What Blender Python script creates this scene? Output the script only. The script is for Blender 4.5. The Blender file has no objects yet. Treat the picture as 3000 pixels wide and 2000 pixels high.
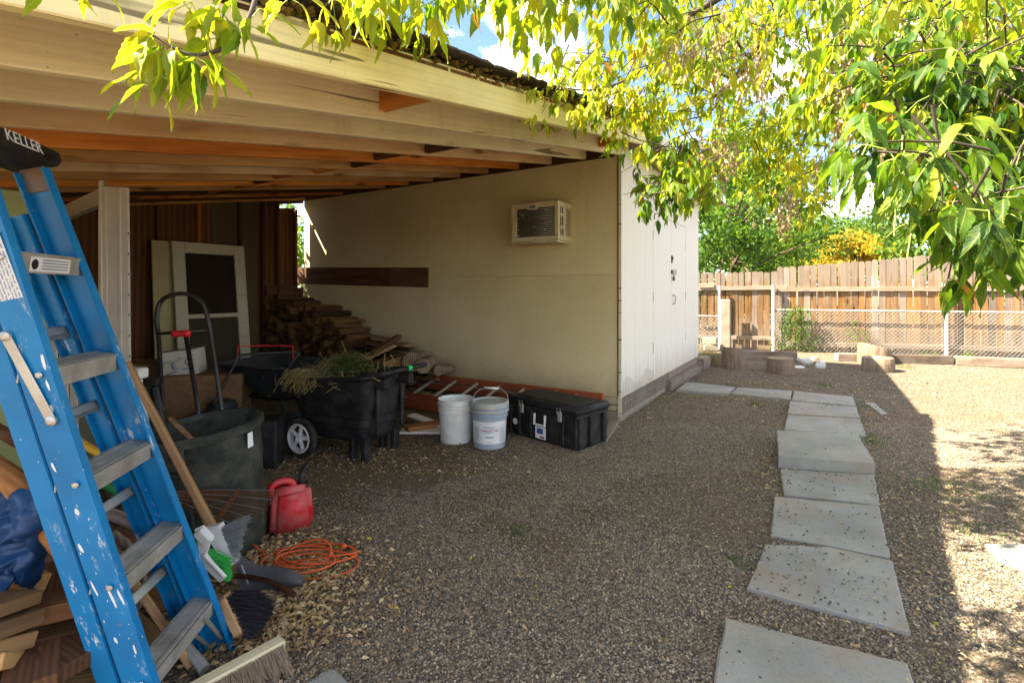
import bpy, bmesh, math, random
import numpy as np
from mathutils import Vector, Matrix, noise as mnoise

# ------------------------------------------------------------------ camera, sky, sun, exposure
scene = bpy.context.scene
col = scene.collection
FPX, HZ, CAMH = 1480.0, 850.0, 1.30          # focal length and horizon row of the 3000x2000 photograph, eye height
cam_d = bpy.data.cameras.new("camera")
cam_d.sensor_width = 36.0
cam_d.lens = 36.0 * FPX / 3000.0
cam_d.shift_y = -(1000.0 - HZ) / 3000.0
cam_d.clip_start = 0.05
cam_d.clip_end = 2000.0
cam = bpy.data.objects.new("camera", cam_d)
cam.location = (0, 0, CAMH)
cam.rotation_euler = (math.radians(90), 0, 0)
col.objects.link(cam)
scene.camera = cam

SUN_EL = math.radians(45.0)
SUN_AZ = Vector((-0.993, -0.12, 0)).normalized()      # horizontal direction towards the sun
sun_dir = Vector((SUN_AZ.x * math.cos(SUN_EL), SUN_AZ.y * math.cos(SUN_EL), math.sin(SUN_EL)))
sun_d = bpy.data.lights.new("sun", 'SUN')
sun_d.energy = 5.0
sun_d.angle = math.radians(0.55)
sun_d.color = (1.0, 0.90, 0.70)
sun = bpy.data.objects.new("sun", sun_d)
sun.rotation_euler = sun_dir.to_track_quat('Z', 'Y').to_euler()
sun.location = (-10, 0, 12)
col.objects.link(sun)

world = bpy.data.worlds.new("World")
scene.world = world
world.use_nodes = True
wt = world.node_tree
for n_ in list(wt.nodes):
    wt.nodes.remove(n_)
w_out = wt.nodes.new('ShaderNodeOutputWorld')
w_bg = wt.nodes.new('ShaderNodeBackground')
w_sky = wt.nodes.new('ShaderNodeTexSky')
w_sky.sky_type = 'NISHITA'
w_sky.sun_disc = False
w_sky.sun_elevation = SUN_EL
w_sky.sun_rotation = math.atan2(sun_dir.x, sun_dir.y)
w_sky.altitude = 1800
w_sky.air_density = 1.0
w_sky.dust_density = 0.6
w_sky.ozone_density = 1.2
# scattered white cumulus over the whole sky: noise on the view direction flattened to a cloud layer
w_tc = wt.nodes.new('ShaderNodeTexCoord')
w_sep = wt.nodes.new('ShaderNodeSeparateXYZ')
wt.links.new(w_tc.outputs['Generated'], w_sep.inputs[0])
w_add = wt.nodes.new('ShaderNodeMath'); w_add.operation = 'ADD'; w_add.inputs[1].default_value = 0.16
w_abs = wt.nodes.new('ShaderNodeMath'); w_abs.operation = 'ABSOLUTE'
wt.links.new(w_sep.outputs['Z'], w_abs.inputs[0]); wt.links.new(w_abs.outputs[0], w_add.inputs[0])
w_cmb = wt.nodes.new('ShaderNodeCombineXYZ')
for ax in ('X', 'Y'):
    dv = wt.nodes.new('ShaderNodeMath'); dv.operation = 'DIVIDE'
    wt.links.new(w_sep.outputs[ax], dv.inputs[0]); wt.links.new(w_add.outputs[0], dv.inputs[1])
    wt.links.new(dv.outputs[0], w_cmb.inputs[ax])
w_nz = wt.nodes.new('ShaderNodeTexNoise')
w_nz.inputs['Scale'].default_value = 1.15
w_nz.inputs['Detail'].default_value = 8.0
w_nz.inputs['Roughness'].default_value = 0.55
w_nz.inputs['Distortion'].default_value = 0.3
w_map = wt.nodes.new('ShaderNodeMapping')
w_map.inputs['Location'].default_value = (3.1, 1.7, 0.0)
wt.links.new(w_cmb.outputs[0], w_map.inputs['Vector'])
wt.links.new(w_map.outputs[0], w_nz.inputs['Vector'])
w_rp = wt.nodes.new('ShaderNodeValToRGB')
w_rp.color_ramp.elements[0].position = 0.50
w_rp.color_ramp.elements[1].position = 0.60
wt.links.new(w_nz.outputs['Fac'], w_rp.inputs[0])
w_mx = wt.nodes.new('ShaderNodeMix'); w_mx.data_type = 'RGBA'
wt.links.new(w_rp.outputs['Color'], w_mx.inputs[0])
wt.links.new(w_sky.outputs[0], w_mx.inputs[6])
w_mx.inputs[7].default_value = (9.8, 9.1, 8.1, 1)
wt.links.new(w_mx.outputs[2], w_bg.inputs['Color'])
w_bg.inputs['Strength'].default_value = 0.070
wt.links.new(w_bg.outputs[0], w_out.inputs[0])

vs = scene.view_settings
vs.view_transform = 'Standard'
vs.look = 'None'
vs.gamma = 1.0
vs.use_curve_mapping = False
vs.exposure = 2.7
scene.render.engine = 'CYCLES'
cy = scene.cycles
cy.use_denoising = True
cy.max_bounces = 8
cy.diffuse_bounces = 5
cy.transmission_bounces = 4
cy.transparent_max_bounces = 6
cy.caustics_reflective = False
cy.caustics_refractive = False
cy.sample_clamp_indirect = 6.0

# ------------------------------------------------------------------ helpers: coordinates
rng = random.Random(7)
nrng = np.random.default_rng(11)
Z = Vector((0, 0, 1))
CORNER = Vector((1.0636, 5.0, 0))
TD = Vector((-0.855, 0.519, 0)).normalized()   # along the shed's long wall, away from the corner
SD = Vector((-0.519, -0.855, 0)).normalized()  # out of that wall, along the rafters
WF = Matrix(((TD.x, SD.x, 0, CORNER.x), (TD.y, SD.y, 0, CORNER.y), (0, 0, 1, 0), (0, 0, 0, 1)))

def W(t, s, z=0.0):
    return CORNER + TD * t + SD * s + Z * z

def g(px, py, z=0.0):
    d = (CAMH - z) * FPX / (py - HZ)
    return Vector(((px - 1500) / FPX * d, d, z))

def at(px, py, d):
    return Vector(((px - 1500) / FPX * d, d, CAMH + (HZ - py) / FPX * d))

def frame(origin, x, up=Z):
    x = Vector(x).normalized()
    up = Vector(up)
    y = up.cross(x)
    if y.length < 1e-5:
        y = Vector((0, 1, 0)).cross(x)
    y.normalize()
    z = x.cross(y)
    return Matrix(((x.x, y.x, z.x, origin[0]), (x.y, y.y, z.y, origin[1]), (x.z, y.z, z.z, origin[2]), (0, 0, 0, 1)))

def T3(*p):
    return Matrix.Translation(Vector(p))

def RZ(a):
    return Matrix.Rotation(a, 4, 'Z')

def RX(a):
    return Matrix.Rotation(a, 4, 'X')

def RY(a):
    return Matrix.Rotation(a, 4, 'Y')

# ------------------------------------------------------------------ helpers: mesh and objects
WM = {}

class MB:
    def __init__(s):
        s.v = []; s.f = []
    def add(s, vs_, fs_, M=None):
        k = len(s.v)
        if M is not None:
            vs_ = [M @ Vector(p) for p in vs_]
        s.v += [tuple(p) for p in vs_]
        s.f += [tuple(i + k for i in q) for q in fs_]
        return s
    def box(s, c, sz, M=None):
        x, y, z = sz[0] / 2, sz[1] / 2, sz[2] / 2
        vv = [(c[0] + a * x, c[1] + b * y, c[2] + e * z) for e in (-1, 1) for b in (-1, 1) for a in (-1, 1)]
        return s.add(vv, [(0, 2, 3, 1), (4, 5, 7, 6), (0, 1, 5, 4), (2, 6, 7, 3), (0, 4, 6, 2), (1, 3, 7, 5)], M)
    def cbox(s, c, sz, ch=0.003, M=None):
        X, Y, H = sz[0] / 2, sz[1] / 2, sz[2] / 2
        ch = min(ch, X * .8, Y * .8, H * .8)
        idx = {}; vv = []; ff = []
        for a in (-1, 1):
            for b in (-1, 1):
                for e in (-1, 1):
                    for ax in range(3):
                        p = [a * (X - ch), b * (Y - ch), e * (H - ch)]
                        p[ax] = (a * X, b * Y, e * H)[ax]
                        idx[(a, b, e, ax)] = len(vv)
                        vv.append((c[0] + p[0], c[1] + p[1], c[2] + p[2]))
        for sg in (-1, 1):
            q = [idx[(sg, b, e, 0)] for b, e in ((-1, -1), (1, -1), (1, 1), (-1, 1))]
            ff.append(q if sg > 0 else q[::-1])
            q = [idx[(a, sg, e, 1)] for a, e in ((-1, -1), (-1, 1), (1, 1), (1, -1))]
            ff.append(q if sg > 0 else q[::-1])
            q = [idx[(a, b, sg, 2)] for a, b in ((-1, -1), (1, -1), (1, 1), (-1, 1))]
            ff.append(q if sg > 0 else q[::-1])
        for p in (-1, 1):
            for q in (-1, 1):
                e = [idx[(p, q, -1, 0)], idx[(p, q, 1, 0)], idx[(p, q, 1, 1)], idx[(p, q, -1, 1)]]
                ff.append(e if p * q < 0 else e[::-1])
                e = [idx[(p, -1, q, 0)], idx[(p, 1, q, 0)], idx[(p, 1, q, 2)], idx[(p, -1, q, 2)]]
                ff.append(e[::-1] if p * q < 0 else e)
                e = [idx[(-1, p, q, 1)], idx[(1, p, q, 1)], idx[(1, p, q, 2)], idx[(-1, p, q, 2)]]
                ff.append(e if p * q < 0 else e[::-1])
        for a in (-1, 1):
            for b in (-1, 1):
                for e in (-1, 1):
                    q = [idx[(a, b, e, k)] for k in range(3)]
                    ff.append(q if a * b * e > 0 else q[::-1])
        return s.add(vv, ff, M)
    def tube(s, pts, r, n=8, cap=True, M=None):
        pts = [Vector(p) for p in pts]
        rr = r if isinstance(r, (list, tuple)) else [r] * len(pts)
        vv = []; ff = []
        ref = None
        for i, p in enumerate(pts):
            d = (pts[min(i + 1, len(pts) - 1)] - pts[max(i - 1, 0)])
            d = d.normalized() if d.length > 1e-9 else Vector((0, 0, 1))
            if ref is None:
                ref = Vector((0, 0, 1)) if abs(d.z) < .9 else Vector((1, 0, 0))
            a = d.cross(ref).normalized(); b = a.cross(d).normalized(); ref = b
            for k in range(n):
                t = 2 * math.pi * k / n
                vv.append(p + (a * math.cos(t) + b * math.sin(t)) * rr[i])
        for i in range(len(pts) - 1):
            for k in range(n):
                ff.append((i * n + k, i * n + (k + 1) % n, (i + 1) * n + (k + 1) % n, (i + 1) * n + k))
        if cap:
            ff.append(tuple(range(n))[::-1]); ff.append(tuple((len(pts) - 1) * n + k for k in range(n)))
        return s.add(vv, ff, M)
    def lathe(s, prof, n=32, M=None, capb=True, capt=False, fn=None):
        vv = []; ff = []
        for i, (r, z) in enumerate(prof):
            for k in range(n):
                a = 2 * math.pi * k / n
                p = (r * math.cos(a), r * math.sin(a), z)
                vv.append(fn(p, a) if fn else p)
        for i in range(len(prof) - 1):
            for k in range(n):
                ff.append((i * n + k, i * n + (k + 1) % n, (i + 1) * n + (k + 1) % n, (i + 1) * n + k))
        if capb: ff.append(tuple(range(n))[::-1])
        if capt: ff.append(tuple((len(prof) - 1) * n + k for k in range(n)))
        return s.add(vv, ff, M)
    def prism(s, poly, z0, z1, M=None, ch=0.0):
        n = len(poly)
        rings = [[(p[0], p[1], z0) for p in poly], [(p[0], p[1], z1 - ch) for p in poly]]
        if ch > 0:
            cx = sum(p[0] for p in poly) / n; cy_ = sum(p[1] for p in poly) / n
            R = [math.hypot(p[0] - cx, p[1] - cy_) for p in poly]
            rings.append([(cx + (p[0] - cx) * (1 - ch * 1.3 / r), cy_ + (p[1] - cy_) * (1 - ch * 1.3 / r), z1) for p, r in zip(poly, R)])
        vv = [q for ring in rings for q in ring]
        ff = [tuple(range(n))[::-1], tuple((len(rings) - 1) * n + k for k in range(n))]
        for i in range(len(rings) - 1):
            for k in range(n):
                ff.append((i * n + k, i * n + (k + 1) % n, (i + 1) * n + (k + 1) % n, (i + 1) * n + k))
        return s.add(vv, ff, M)
    def mesh(s, name, smooth=False, fix=False):
        me = bpy.data.meshes.new(name)
        me.from_pydata(s.v, [], s.f)
        if fix:
            bm = bmesh.new(); bm.from_mesh(me)
            bmesh.ops.recalc_face_normals(bm, faces=bm.faces[:])
            bm.to_mesh(me); bm.free()
        if smooth:
            me.polygons.foreach_set('use_smooth', [True] * len(me.polygons))
            if smooth == 'auto':
                try:
                    me.set_sharp_from_angle(angle=math.radians(38))
                except Exception:
                    pass
        me.update()
        return me
    def build(s, name, mat, parent=None, M=None, smooth=False, fix=False):
        return obj(name, s.mesh(name, smooth, fix), mat, parent, M)

def obj(name, me, mat=None, parent=None, M=None):
    o = bpy.data.objects.new(name, me)
    col.objects.link(o)
    M = M if M is not None else Matrix()
    if mat is not None and not me.materials:
        me.materials.append(mat)
    if parent is not None:
        o.parent = parent
        o.matrix_parent_inverse = WM[parent.name].inverted()
    o.matrix_basis = M
    WM[o.name] = M.copy()
    return o

def tag(o, label=None, cat=None, group=None, kind=None):
    if label: o['label'] = label
    if cat: o['category'] = cat
    if group: o['group'] = group
    if kind: o['kind'] = kind
    return o

def thing(name, loc, label, cat, group=None, M=None):
    o = bpy.data.objects.new(name, None)
    o.empty_display_size = 0.1
    col.objects.link(o)
    M = M if M is not None else T3(*loc)
    o.matrix_basis = M
    WM[o.name] = M.copy()
    return tag(o, label, cat, group)

def bar(name, p0, p1, w, h, mat, parent=None, up=Z, ch=0.003):
    p0 = Vector(p0); p1 = Vector(p1)
    L = (p1 - p0).length
    return MB().cbox((0, 0, 0), (L, w, h), ch).build(name, mat, parent, frame((p0 + p1) / 2, p1 - p0, up))

def wbox(name, t0, t1, s0, s1, z0, z1, mat, parent=None, ch=0.002):
    M = WF @ T3((t0 + t1) / 2, (s0 + s1) / 2, (z0 + z1) / 2)
    return MB().cbox((0, 0, 0), (abs(t1 - t0), abs(s1 - s0), abs(z1 - z0)), ch).build(name, mat, parent, M)

def wtube(name, pts, r, mat, parent=None, n=10, smooth='auto'):
    # a tube whose own X axis follows its length, so wood grain runs along it
    P = [Vector(p) for p in pts]
    M = frame((P[0] + P[-1]) / 2, P[-1] - P[0]); I = M.inverted()
    return MB().tube([I @ p for p in P], r, n).build(name, mat, parent, M, smooth)

def smoothpath(pts, n=6):
    P = [Vector(p) for p in pts]
    out = []
    for i in range(len(P) - 1):
        a = P[max(i - 1, 0)]; b = P[i]; c = P[i + 1]; d = P[min(i + 2, len(P) - 1)]
        for k in range(n):
            t = k / n
            out.append(0.5 * ((2 * b) + (c - a) * t + (2 * a - 5 * b + 4 * c - d) * t * t + (3 * b - a - 3 * c + d) * t ** 3))
    out.append(P[-1])
    return out

def roughen(me, amp, scale, seed=0.0):
    for v in me.vertices:
        n = mnoise.noise_vector(v.co * scale + Vector((seed, seed * 1.7, seed * .3)))
        v.co += n * amp
    me.update()

def text_mesh(body, size, M, name='lettering', mat=None, parent=None, bend=None, extr=0.0006):
    cu = bpy.data.curves.new('txt', 'FONT')
    cu.body = body; cu.size = size; cu.align_x = 'CENTER'; cu.align_y = 'CENTER'; cu.extrude = extr
    cu.resolution_u = 3
    ob = bpy.data.objects.new('txt', cu); col.objects.link(ob)
    dg = bpy.context.evaluated_depsgraph_get()
    me = bpy.data.meshes.new_from_object(ob.evaluated_get(dg))
    bpy.data.objects.remove(ob); bpy.data.curves.remove(cu)
    me.materials.clear()
    if bend:
        for v in me.vertices:
            v.co = bend(v.co)
    me.name = name
    return obj(name, me, mat, parent, M)

def big_mesh(name, tv, tf, R, pos, rnd):
    """joined mesh of N copies of a template (tv Kx3, tf list of tris/quads of one size)."""
    tv = np.asarray(tv, np.float32); tf = np.asarray(tf, np.int32)
    N, K = len(pos), len(tv)
    V = np.einsum('nij,kj->nki', R.astype(np.float32), tv) + pos[:, None, :].astype(np.float32)
    F = (tf[None] + (np.arange(N, dtype=np.int32) * K)[:, None, None]).reshape(-1, tf.shape[1])
    me = bpy.data.meshes.new(name)
    me.vertices.add(N * K); me.vertices.foreach_set('co', V.reshape(-1))
    me.loops.add(F.size); me.loops.foreach_set('vertex_index', F.reshape(-1))
    me.polygons.add(len(F))
    me.polygons.foreach_set('loop_start', np.arange(0, F.size, tf.shape[1], dtype=np.int32))
    me.polygons.foreach_set('loop_total', np.full(len(F), tf.shape[1], np.int32))
    a = me.attributes.new('rnd', 'FLOAT', 'POINT')
    a.data.foreach_set('value', np.repeat(np.asarray(rnd, np.float32), K))
    me.update(calc_edges=True)
    return me

def basis(dirs, roll):
    """rotation matrices with local X along dirs, rolled about it."""
    x = dirs / np.linalg.norm(dirs, axis=1, keepdims=True)
    up = np.tile(np.array([0., 0, 1]), (len(x), 1)); m = np.abs(x[:, 2]) > .95; up[m] = [1, 0, 0]
    y = np.cross(up, x); y /= np.linalg.norm(y, axis=1, keepdims=True)
    z = np.cross(x, y)
    c, s_ = np.cos(roll)[:, None], np.sin(roll)[:, None]
    return np.stack([x, y * c + z * s_, -y * s_ + z * c], axis=2)

# ------------------------------------------------------------------ helpers: materials
class NT:
    def __init__(s, name, rough=0.7, spec=0.3):
        s.m = bpy.data.materials.new(name); s.m.use_nodes = True
        s.t = s.m.node_tree
        s.b = s.t.nodes['Principled BSDF']
        s.b.inputs['Roughness'].default_value = rough
        s.b.inputs['Specular IOR Level'].default_value = spec
    def n(s, typ, ins=None, **props):
        k = s.t.nodes.new(typ)
        for a, v in props.items(): setattr(k, a, v)
        for a, v in (ins or {}).items(): s.put(k.inputs[a], v)
        return k
    def put(s, sock, v):
        if isinstance(v, bpy.types.NodeSocket): s.t.links.new(v, sock)
        else:
            if isinstance(v, (tuple, list)) and len(v) == 3 and sock.type == 'RGBA': v = (*v, 1)
            sock.default_value = v
    def set(s, **kw):
        for k, v in kw.items(): s.put(s.b.inputs[k.replace('_', ' ')], v)
        return s
    def coord(s, kind='Object', scale=(1, 1, 1), rand=0.0, loc=(0, 0, 0)):
        v = s.n('ShaderNodeTexCoord').outputs[kind]
        if rand:
            r = s.n('ShaderNodeObjectInfo').outputs['Random']
            rv = s.n('ShaderNodeVectorMath', {0: r, 1: (rand, rand * 1.7, rand * .6)}, operation='MULTIPLY').outputs[0]
            v = s.n('ShaderNodeVectorMath', {0: v, 1: rv}, operation='ADD').outputs[0]
        return s.n('ShaderNodeMapping', {'Vector': v, 'Scale': scale, 'Location': loc}).outputs[0]
    def noise(s, vec, scale=5, detail=4, rough=.55, dist=0.0):
        return s.n('ShaderNodeTexNoise', {'Vector': vec, 'Scale': scale, 'Detail': detail, 'Roughness': rough, 'Distortion': dist}).outputs['Fac']
    def vor(s, vec, scale=5, feature='F1', out='Distance'):
        return s.n('ShaderNodeTexVoronoi', {'Vector': vec, 'Scale': scale}, feature=feature).outputs[out]
    def ramp(s, fac, stops, interp='LINEAR'):
        k = s.n('ShaderNodeValToRGB', {0: fac}); r = k.color_ramp; r.interpolation = interp
        while len(r.elements) < len(stops): r.elements.new(.5)
        for e, (p, c) in zip(r.elements, stops):
            e.position = p
            e.color = (c, c, c, 1) if isinstance(c, (int, float)) else (*c, 1)
        return k.outputs[0]
    def mix(s, fac, a, b, blend='MIX'):
        k = s.n('ShaderNodeMix', None, data_type='RGBA', blend_type=blend)
        s.put(k.inputs[0], fac); s.put(k.inputs[6], a); s.put(k.inputs[7], b)
        return k.outputs[2]
    def math(s, op, a, b=0.0, clamp=False):
        return s.n('ShaderNodeMath', {0: a, 1: b}, operation=op, use_clamp=clamp).outputs[0]
    def rand(s):
        return s.n('ShaderNodeObjectInfo').outputs['Random']
    def attr(s, name):
        return s.n('ShaderNodeAttribute', None, attribute_name=name).outputs['Fac']
    def bump(s, h, strength=.4, dist=.01):
        k = s.n('ShaderNodeBump', {'Height': h, 'Strength': strength, 'Distance': dist})
        s.put(s.b.inputs['Normal'], k.outputs[0])
        return s
    def thr(s, fac, a, b):
        return s.n('ShaderNodeMapRange', {'Value': fac, 'From Min': a, 'From Max': b}, clamp=True).outputs[0]

def plain(name, c, rough=.6, spec=.3, metal=0.0, dirt=.25, scale=9, bump=.08, dirtcol=None):
    m = NT(name, rough, spec)
    v = m.coord(rand=9)
    n1 = m.noise(v, scale, 6, .65)
    d = dirtcol or tuple(x * .45 for x in c)
    m.set(Base_Color=m.mix(m.math('MULTIPLY', m.thr(n1, .42, .75), dirt * 2, True), c, d), Metallic=metal)
    m.bump(m.noise(v, scale * 12, 4), bump, .004)
    m.set(Roughness=m.thr(n1, -.6 + (1 - rough) * .5, 1.6 - rough * .5))
    m.set(Roughness=m.math('ADD', m.math('MULTIPLY', n1, .25), rough - .1, True))
    return m.m

def wood(name, dark, mid, light, rough=.8, gs=1.0, var=.35, knots=.7, bump=.35, grey=None, cracks=.5):
    m = NT(name, rough, .2)
    v = m.coord(rand=31)
    vs1 = m.n('ShaderNodeMapping', {'Vector': v, 'Scale': (.9 * gs, 9 * gs, 9 * gs)}).outputs[0]
    vs2 = m.n('ShaderNodeMapping', {'Vector': v, 'Scale': (3.5 * gs, 75 * gs, 75 * gs)}).outputs[0]
    broad = m.noise(vs1, 1.6, 3, .5, .8)
    fine = m.noise(vs2, 1.0, 4, .6)
    rings = m.n('ShaderNodeTexWave', {'Vector': vs1, 'Scale': 1.9, 'Distortion': 5.0, 'Detail': 3.0, 'Detail Scale': .8}, wave_type='BANDS', bands_direction='Y').outputs['Fac']
    mixv = m.math('ADD', m.math('MULTIPLY', broad, .5), m.math('ADD', m.math('MULTIPLY', fine, .3), m.math('MULTIPLY', rings, .2)))
    c = m.ramp(mixv, [(.22, dark), (.5, mid), (.78, light)])
    if grey:
        gm = m.thr(m.noise(v, 2.2, 4, .6, .4), .42, .66)
        c = m.mix(m.math('MULTIPLY', gm, .85), c, grey)
    if knots:
        vk = m.n('ShaderNodeMapping', {'Vector': v, 'Scale': (1.7, 7, 7)}).outputs[0]
        k = m.vor(vk, 1.0)
        c = m.mix(m.math('MULTIPLY', m.thr(k, .17, .06), knots), c, tuple(x * .35 for x in dark))
    if cracks:
        vc = m.n('ShaderNodeMapping', {'Vector': v, 'Scale': (1.1, 26, 26)}).outputs[0]
        ck = m.thr(m.noise(vc, 1.0, 2, .5, .6), .33, .27)
        c = m.mix(m.math('MULTIPLY', ck, cracks), c, tuple(x * .25 for x in dark))
    r = m.rand()
    br = m.n('ShaderNodeMapRange', {'Value': r, 'To Min': 1 - var, 'To Max': 1 + var * .6}).outputs[0]
    c = m.mix(1.0, c, m.n('ShaderNodeCombineColor', {0: br, 1: br, 2: br}).outputs[0], 'MULTIPLY')
    m.set(Base_Color=c)
    m.bump(mixv, bump, .004)
    return m.m

def paintwood(name, c, stain=(.35, .25, .12), stain_amt=.35, grain=.5, crack=.8, rough=.65, chips=0.0, chipcol=(.25, .17, .1), spots=0.0):
    m = NT(name, rough, .3)
    v = m.coord(rand=17)
    vs2 = m.n('ShaderNodeMapping', {'Vector': v, 'Scale': (2.2, 42, 42)}).outputs[0]
    vsr = m.n('ShaderNodeMapping', {'Vector': v, 'Scale': (.8, 8, 8)}).outputs[0]
    gr = m.noise(vs2, 1.0, 3, .55)
    rings = m.n('ShaderNodeTexWave', {'Vector': vsr, 'Scale': 1.5, 'Distortion': 9.0, 'Detail': 3.0, 'Detail Scale': .9}, wave_type='BANDS', bands_direction='Z').outputs['Fac']
    cc = m.mix(m.math('MULTIPLY', m.thr(rings, .22, .0), .14 * grain), c, tuple(x * .5 for x in c))
    cc = m.mix(m.math('MULTIPLY', m.thr(m.noise(v, 1.3, 5, .6), .5, .72), stain_amt), cc, stain)
    vc = m.n('ShaderNodeMapping', {'Vector': v, 'Scale': (1.0, 20, 20)}).outputs[0]
    ck = m.thr(m.noise(vc, 1.0, 2, .5, .5), .335, .31)
    cc = m.mix(m.math('MULTIPLY', ck, crack), cc, (.07, .045, .025))
    vk = m.n('ShaderNodeMapping', {'Vector': v, 'Scale': (1.5, 6, 6)}).outputs[0]
    cc = m.mix(m.math('MULTIPLY', m.thr(m.vor(vk, 1.0), .13, .05), .55 * crack), cc, tuple(x * .5 for x in stain))
    drp = m.n('ShaderNodeMapping', {'Vector': v, 'Scale': (9, .6, .6)}).outputs[0]
    cc = m.mix(m.math('MULTIPLY', m.thr(m.noise(drp, 1.0, 4, .6), .60, .72), stain_amt * .8), cc, stain)
    cc = m.mix(m.math('MULTIPLY', m.thr(gr, .5, .25), .25), cc, tuple(x * .55 for x in c))
    h = m.math('ADD', m.math('MULTIPLY', gr, .75), m.math('MULTIPLY', rings, .25))
    if spots:
        sp = m.thr(m.vor(v, 26), .09, .05)
        sp = m.math('MULTIPLY', sp, m.thr(m.noise(v, 3.5, 3), .5, .62))
        cc = m.mix(m.math('MULTIPLY', sp, spots), cc, (.10, .07, .04))
    if chips:
        chn = m.thr(m.noise(v, 7, 8, .7), .66, .69)
        cc = m.mix(m.math('MULTIPLY', chn, chips), cc, chipcol)
        h = m.math('SUBTRACT', h, m.math('MULTIPLY', chn, .8))
    m.set(Base_Color=cc)
    m.bump(h, .25 * grain + .05, .004)
    return m.m

# ------------------------------------------------------------------ materials of the setting
def gravel_material():
    m = NT('gravel_ground', .95, .15)
    v = m.coord('Object')
    cell = m.n('ShaderNodeTexVoronoi', {'Vector': v, 'Scale': 95.0})
    cr = m.n('ShaderNodeSeparateColor', {0: cell.outputs['Color']}).outputs[0]
    stone = m.ramp(cr, [(0, (.07, .055, .04)), (.3, (.14, .11, .078)), (.55, (.20, .155, .105)), (.8, (.28, .215, .145)), (1, (.38, .31, .22))])
    edge = m.thr(cell.outputs['Distance'], .35, .75)
    stone = m.mix(m.math('MULTIPLY', edge, .75), stone, (.05, .04, .03))
    # trodden dirt under the lean-to: t coordinate along the shed wall
    tc = m.n('ShaderNodeVectorMath', {0: v, 1: tuple(TD)}, operation='DOT_PRODUCT').outputs['Value']
    t = m.math('SUBTRACT', tc, CORNER.dot(TD))
    wob = m.math('MULTIPLY', m.math('SUBTRACT', m.noise(v, 1.3, 4), .5), 1.6)
    mask = m.thr(m.math('ADD', t, wob), .35, .95)
    big = m.noise(v, 1.1, 5, .6)
    dirtmask = m.math('MAXIMUM', mask, m.math('MULTIPLY', m.thr(big, .44, .62), .8))
    dn = m.noise(v, 14, 8, .7)
    dirt = m.ramp(dn, [(.25, (.085, .058, .034)), (.55, (.17, .118, .07)), (.8, (.26, .19, .12))])
    c = m.mix(m.math('MULTIPLY', dirtmask, .82), stone, dirt)
    m.set(Base_Color=c)
    h = m.math('ADD', m.math('MULTIPLY', m.math('SUBTRACT', 1.0, cell.outputs['Distance']), .6), m.math('MULTIPLY', dn, .4))
    m.bump(h, .7, .012)
    return m.m

MATS = {}
MATS['gravel'] = gravel_material()
def pebble_material():
    m = NT('pebbles', .8, .3)
    r = m.rand()
    m.set(Base_Color=m.ramp(r, [(0, (.065, .058, .052)), (.25, (.115, .096, .078)), (.45, (.165, .128, .09)), (.68, (.22, .165, .11)), (.9, (.29, .225, .155)), (1, (.42, .355, .28))]))
    return m.m
MATS['pebble'] = pebble_material()
MATS['slab'] = None
def slab_material():
    m = NT('paving_concrete', .85, .2)
    v = m.coord(rand=5)
    n1 = m.noise(v, 2.6, 6, .6); n2 = m.noise(v, 90, 3)
    c = m.ramp(n1, [(.3, (.22, .21, .185)), (.55, (.30, .29, .26)), (.8, (.37, .35, .31))])
    c = m.mix(m.math('MULTIPLY', m.thr(m.noise(v, 1.7, 6, .65, .5), .5, .68), .8), c, (.30, .235, .17))
    c = m.mix(m.math('MULTIPLY', m.thr(n2, .52, .75), .5), c, (.16, .15, .13))
    wv = m.n('ShaderNodeTexWave', {'Vector': v, 'Scale': 22.0, 'Distortion': .6}, wave_type='BANDS').outputs['Fac']
    m.set(Base_Color=c)
    m.bump(m.math('ADD', m.math('MULTIPLY', wv, .25), m.math('ADD', n2, n1)), .35, .004)
    return m.m
MATS['slab'] = slab_material()

def wall_paint():
    m = NT('cream_wall_paint', .75, .25)
    v = m.coord(rand=3)
    n1 = m.noise(v, .9, 5, .6)
    c = m.ramp(n1, [(.3, (.58, .47, .27)), (.6, (.67, .565, .355)), (.85, (.71, .62, .43))])
    sp = m.math('MULTIPLY', m.thr(m.vor(v, 15), .085, .05), m.thr(m.noise(v, 2.6, 3), .46, .54))
    c = m.mix(sp, c, (.12, .08, .05))
    dr = m.n('ShaderNodeMapping', {'Vector': v, 'Scale': (14, 14, .8)}).outputs[0]
    c = m.mix(m.math('MULTIPLY', m.thr(m.noise(dr, 1.0, 4), .6, .8), .25), c, (.42, .34, .2))
    zz = m.n('ShaderNodeSeparateXYZ', {0: m.n('ShaderNodeNewGeometry').outputs['Position']}).outputs[2]
    spl = m.thr(m.math('ADD', zz, m.math('MULTIPLY', m.math('SUBTRACT', m.noise(v, 4, 6, .7), .5), .7)), .52, .26)
    c = m.mix(m.math('MULTIPLY', spl, .45), c, (.30, .22, .13))
    m.set(Base_Color=c)
    m.bump(m.math('ADD', m.noise(v, 120, 3), m.noise(dr, 3.0, 3)), .12, .003)
    return m.m
MATS['wall'] = wall_paint()
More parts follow.
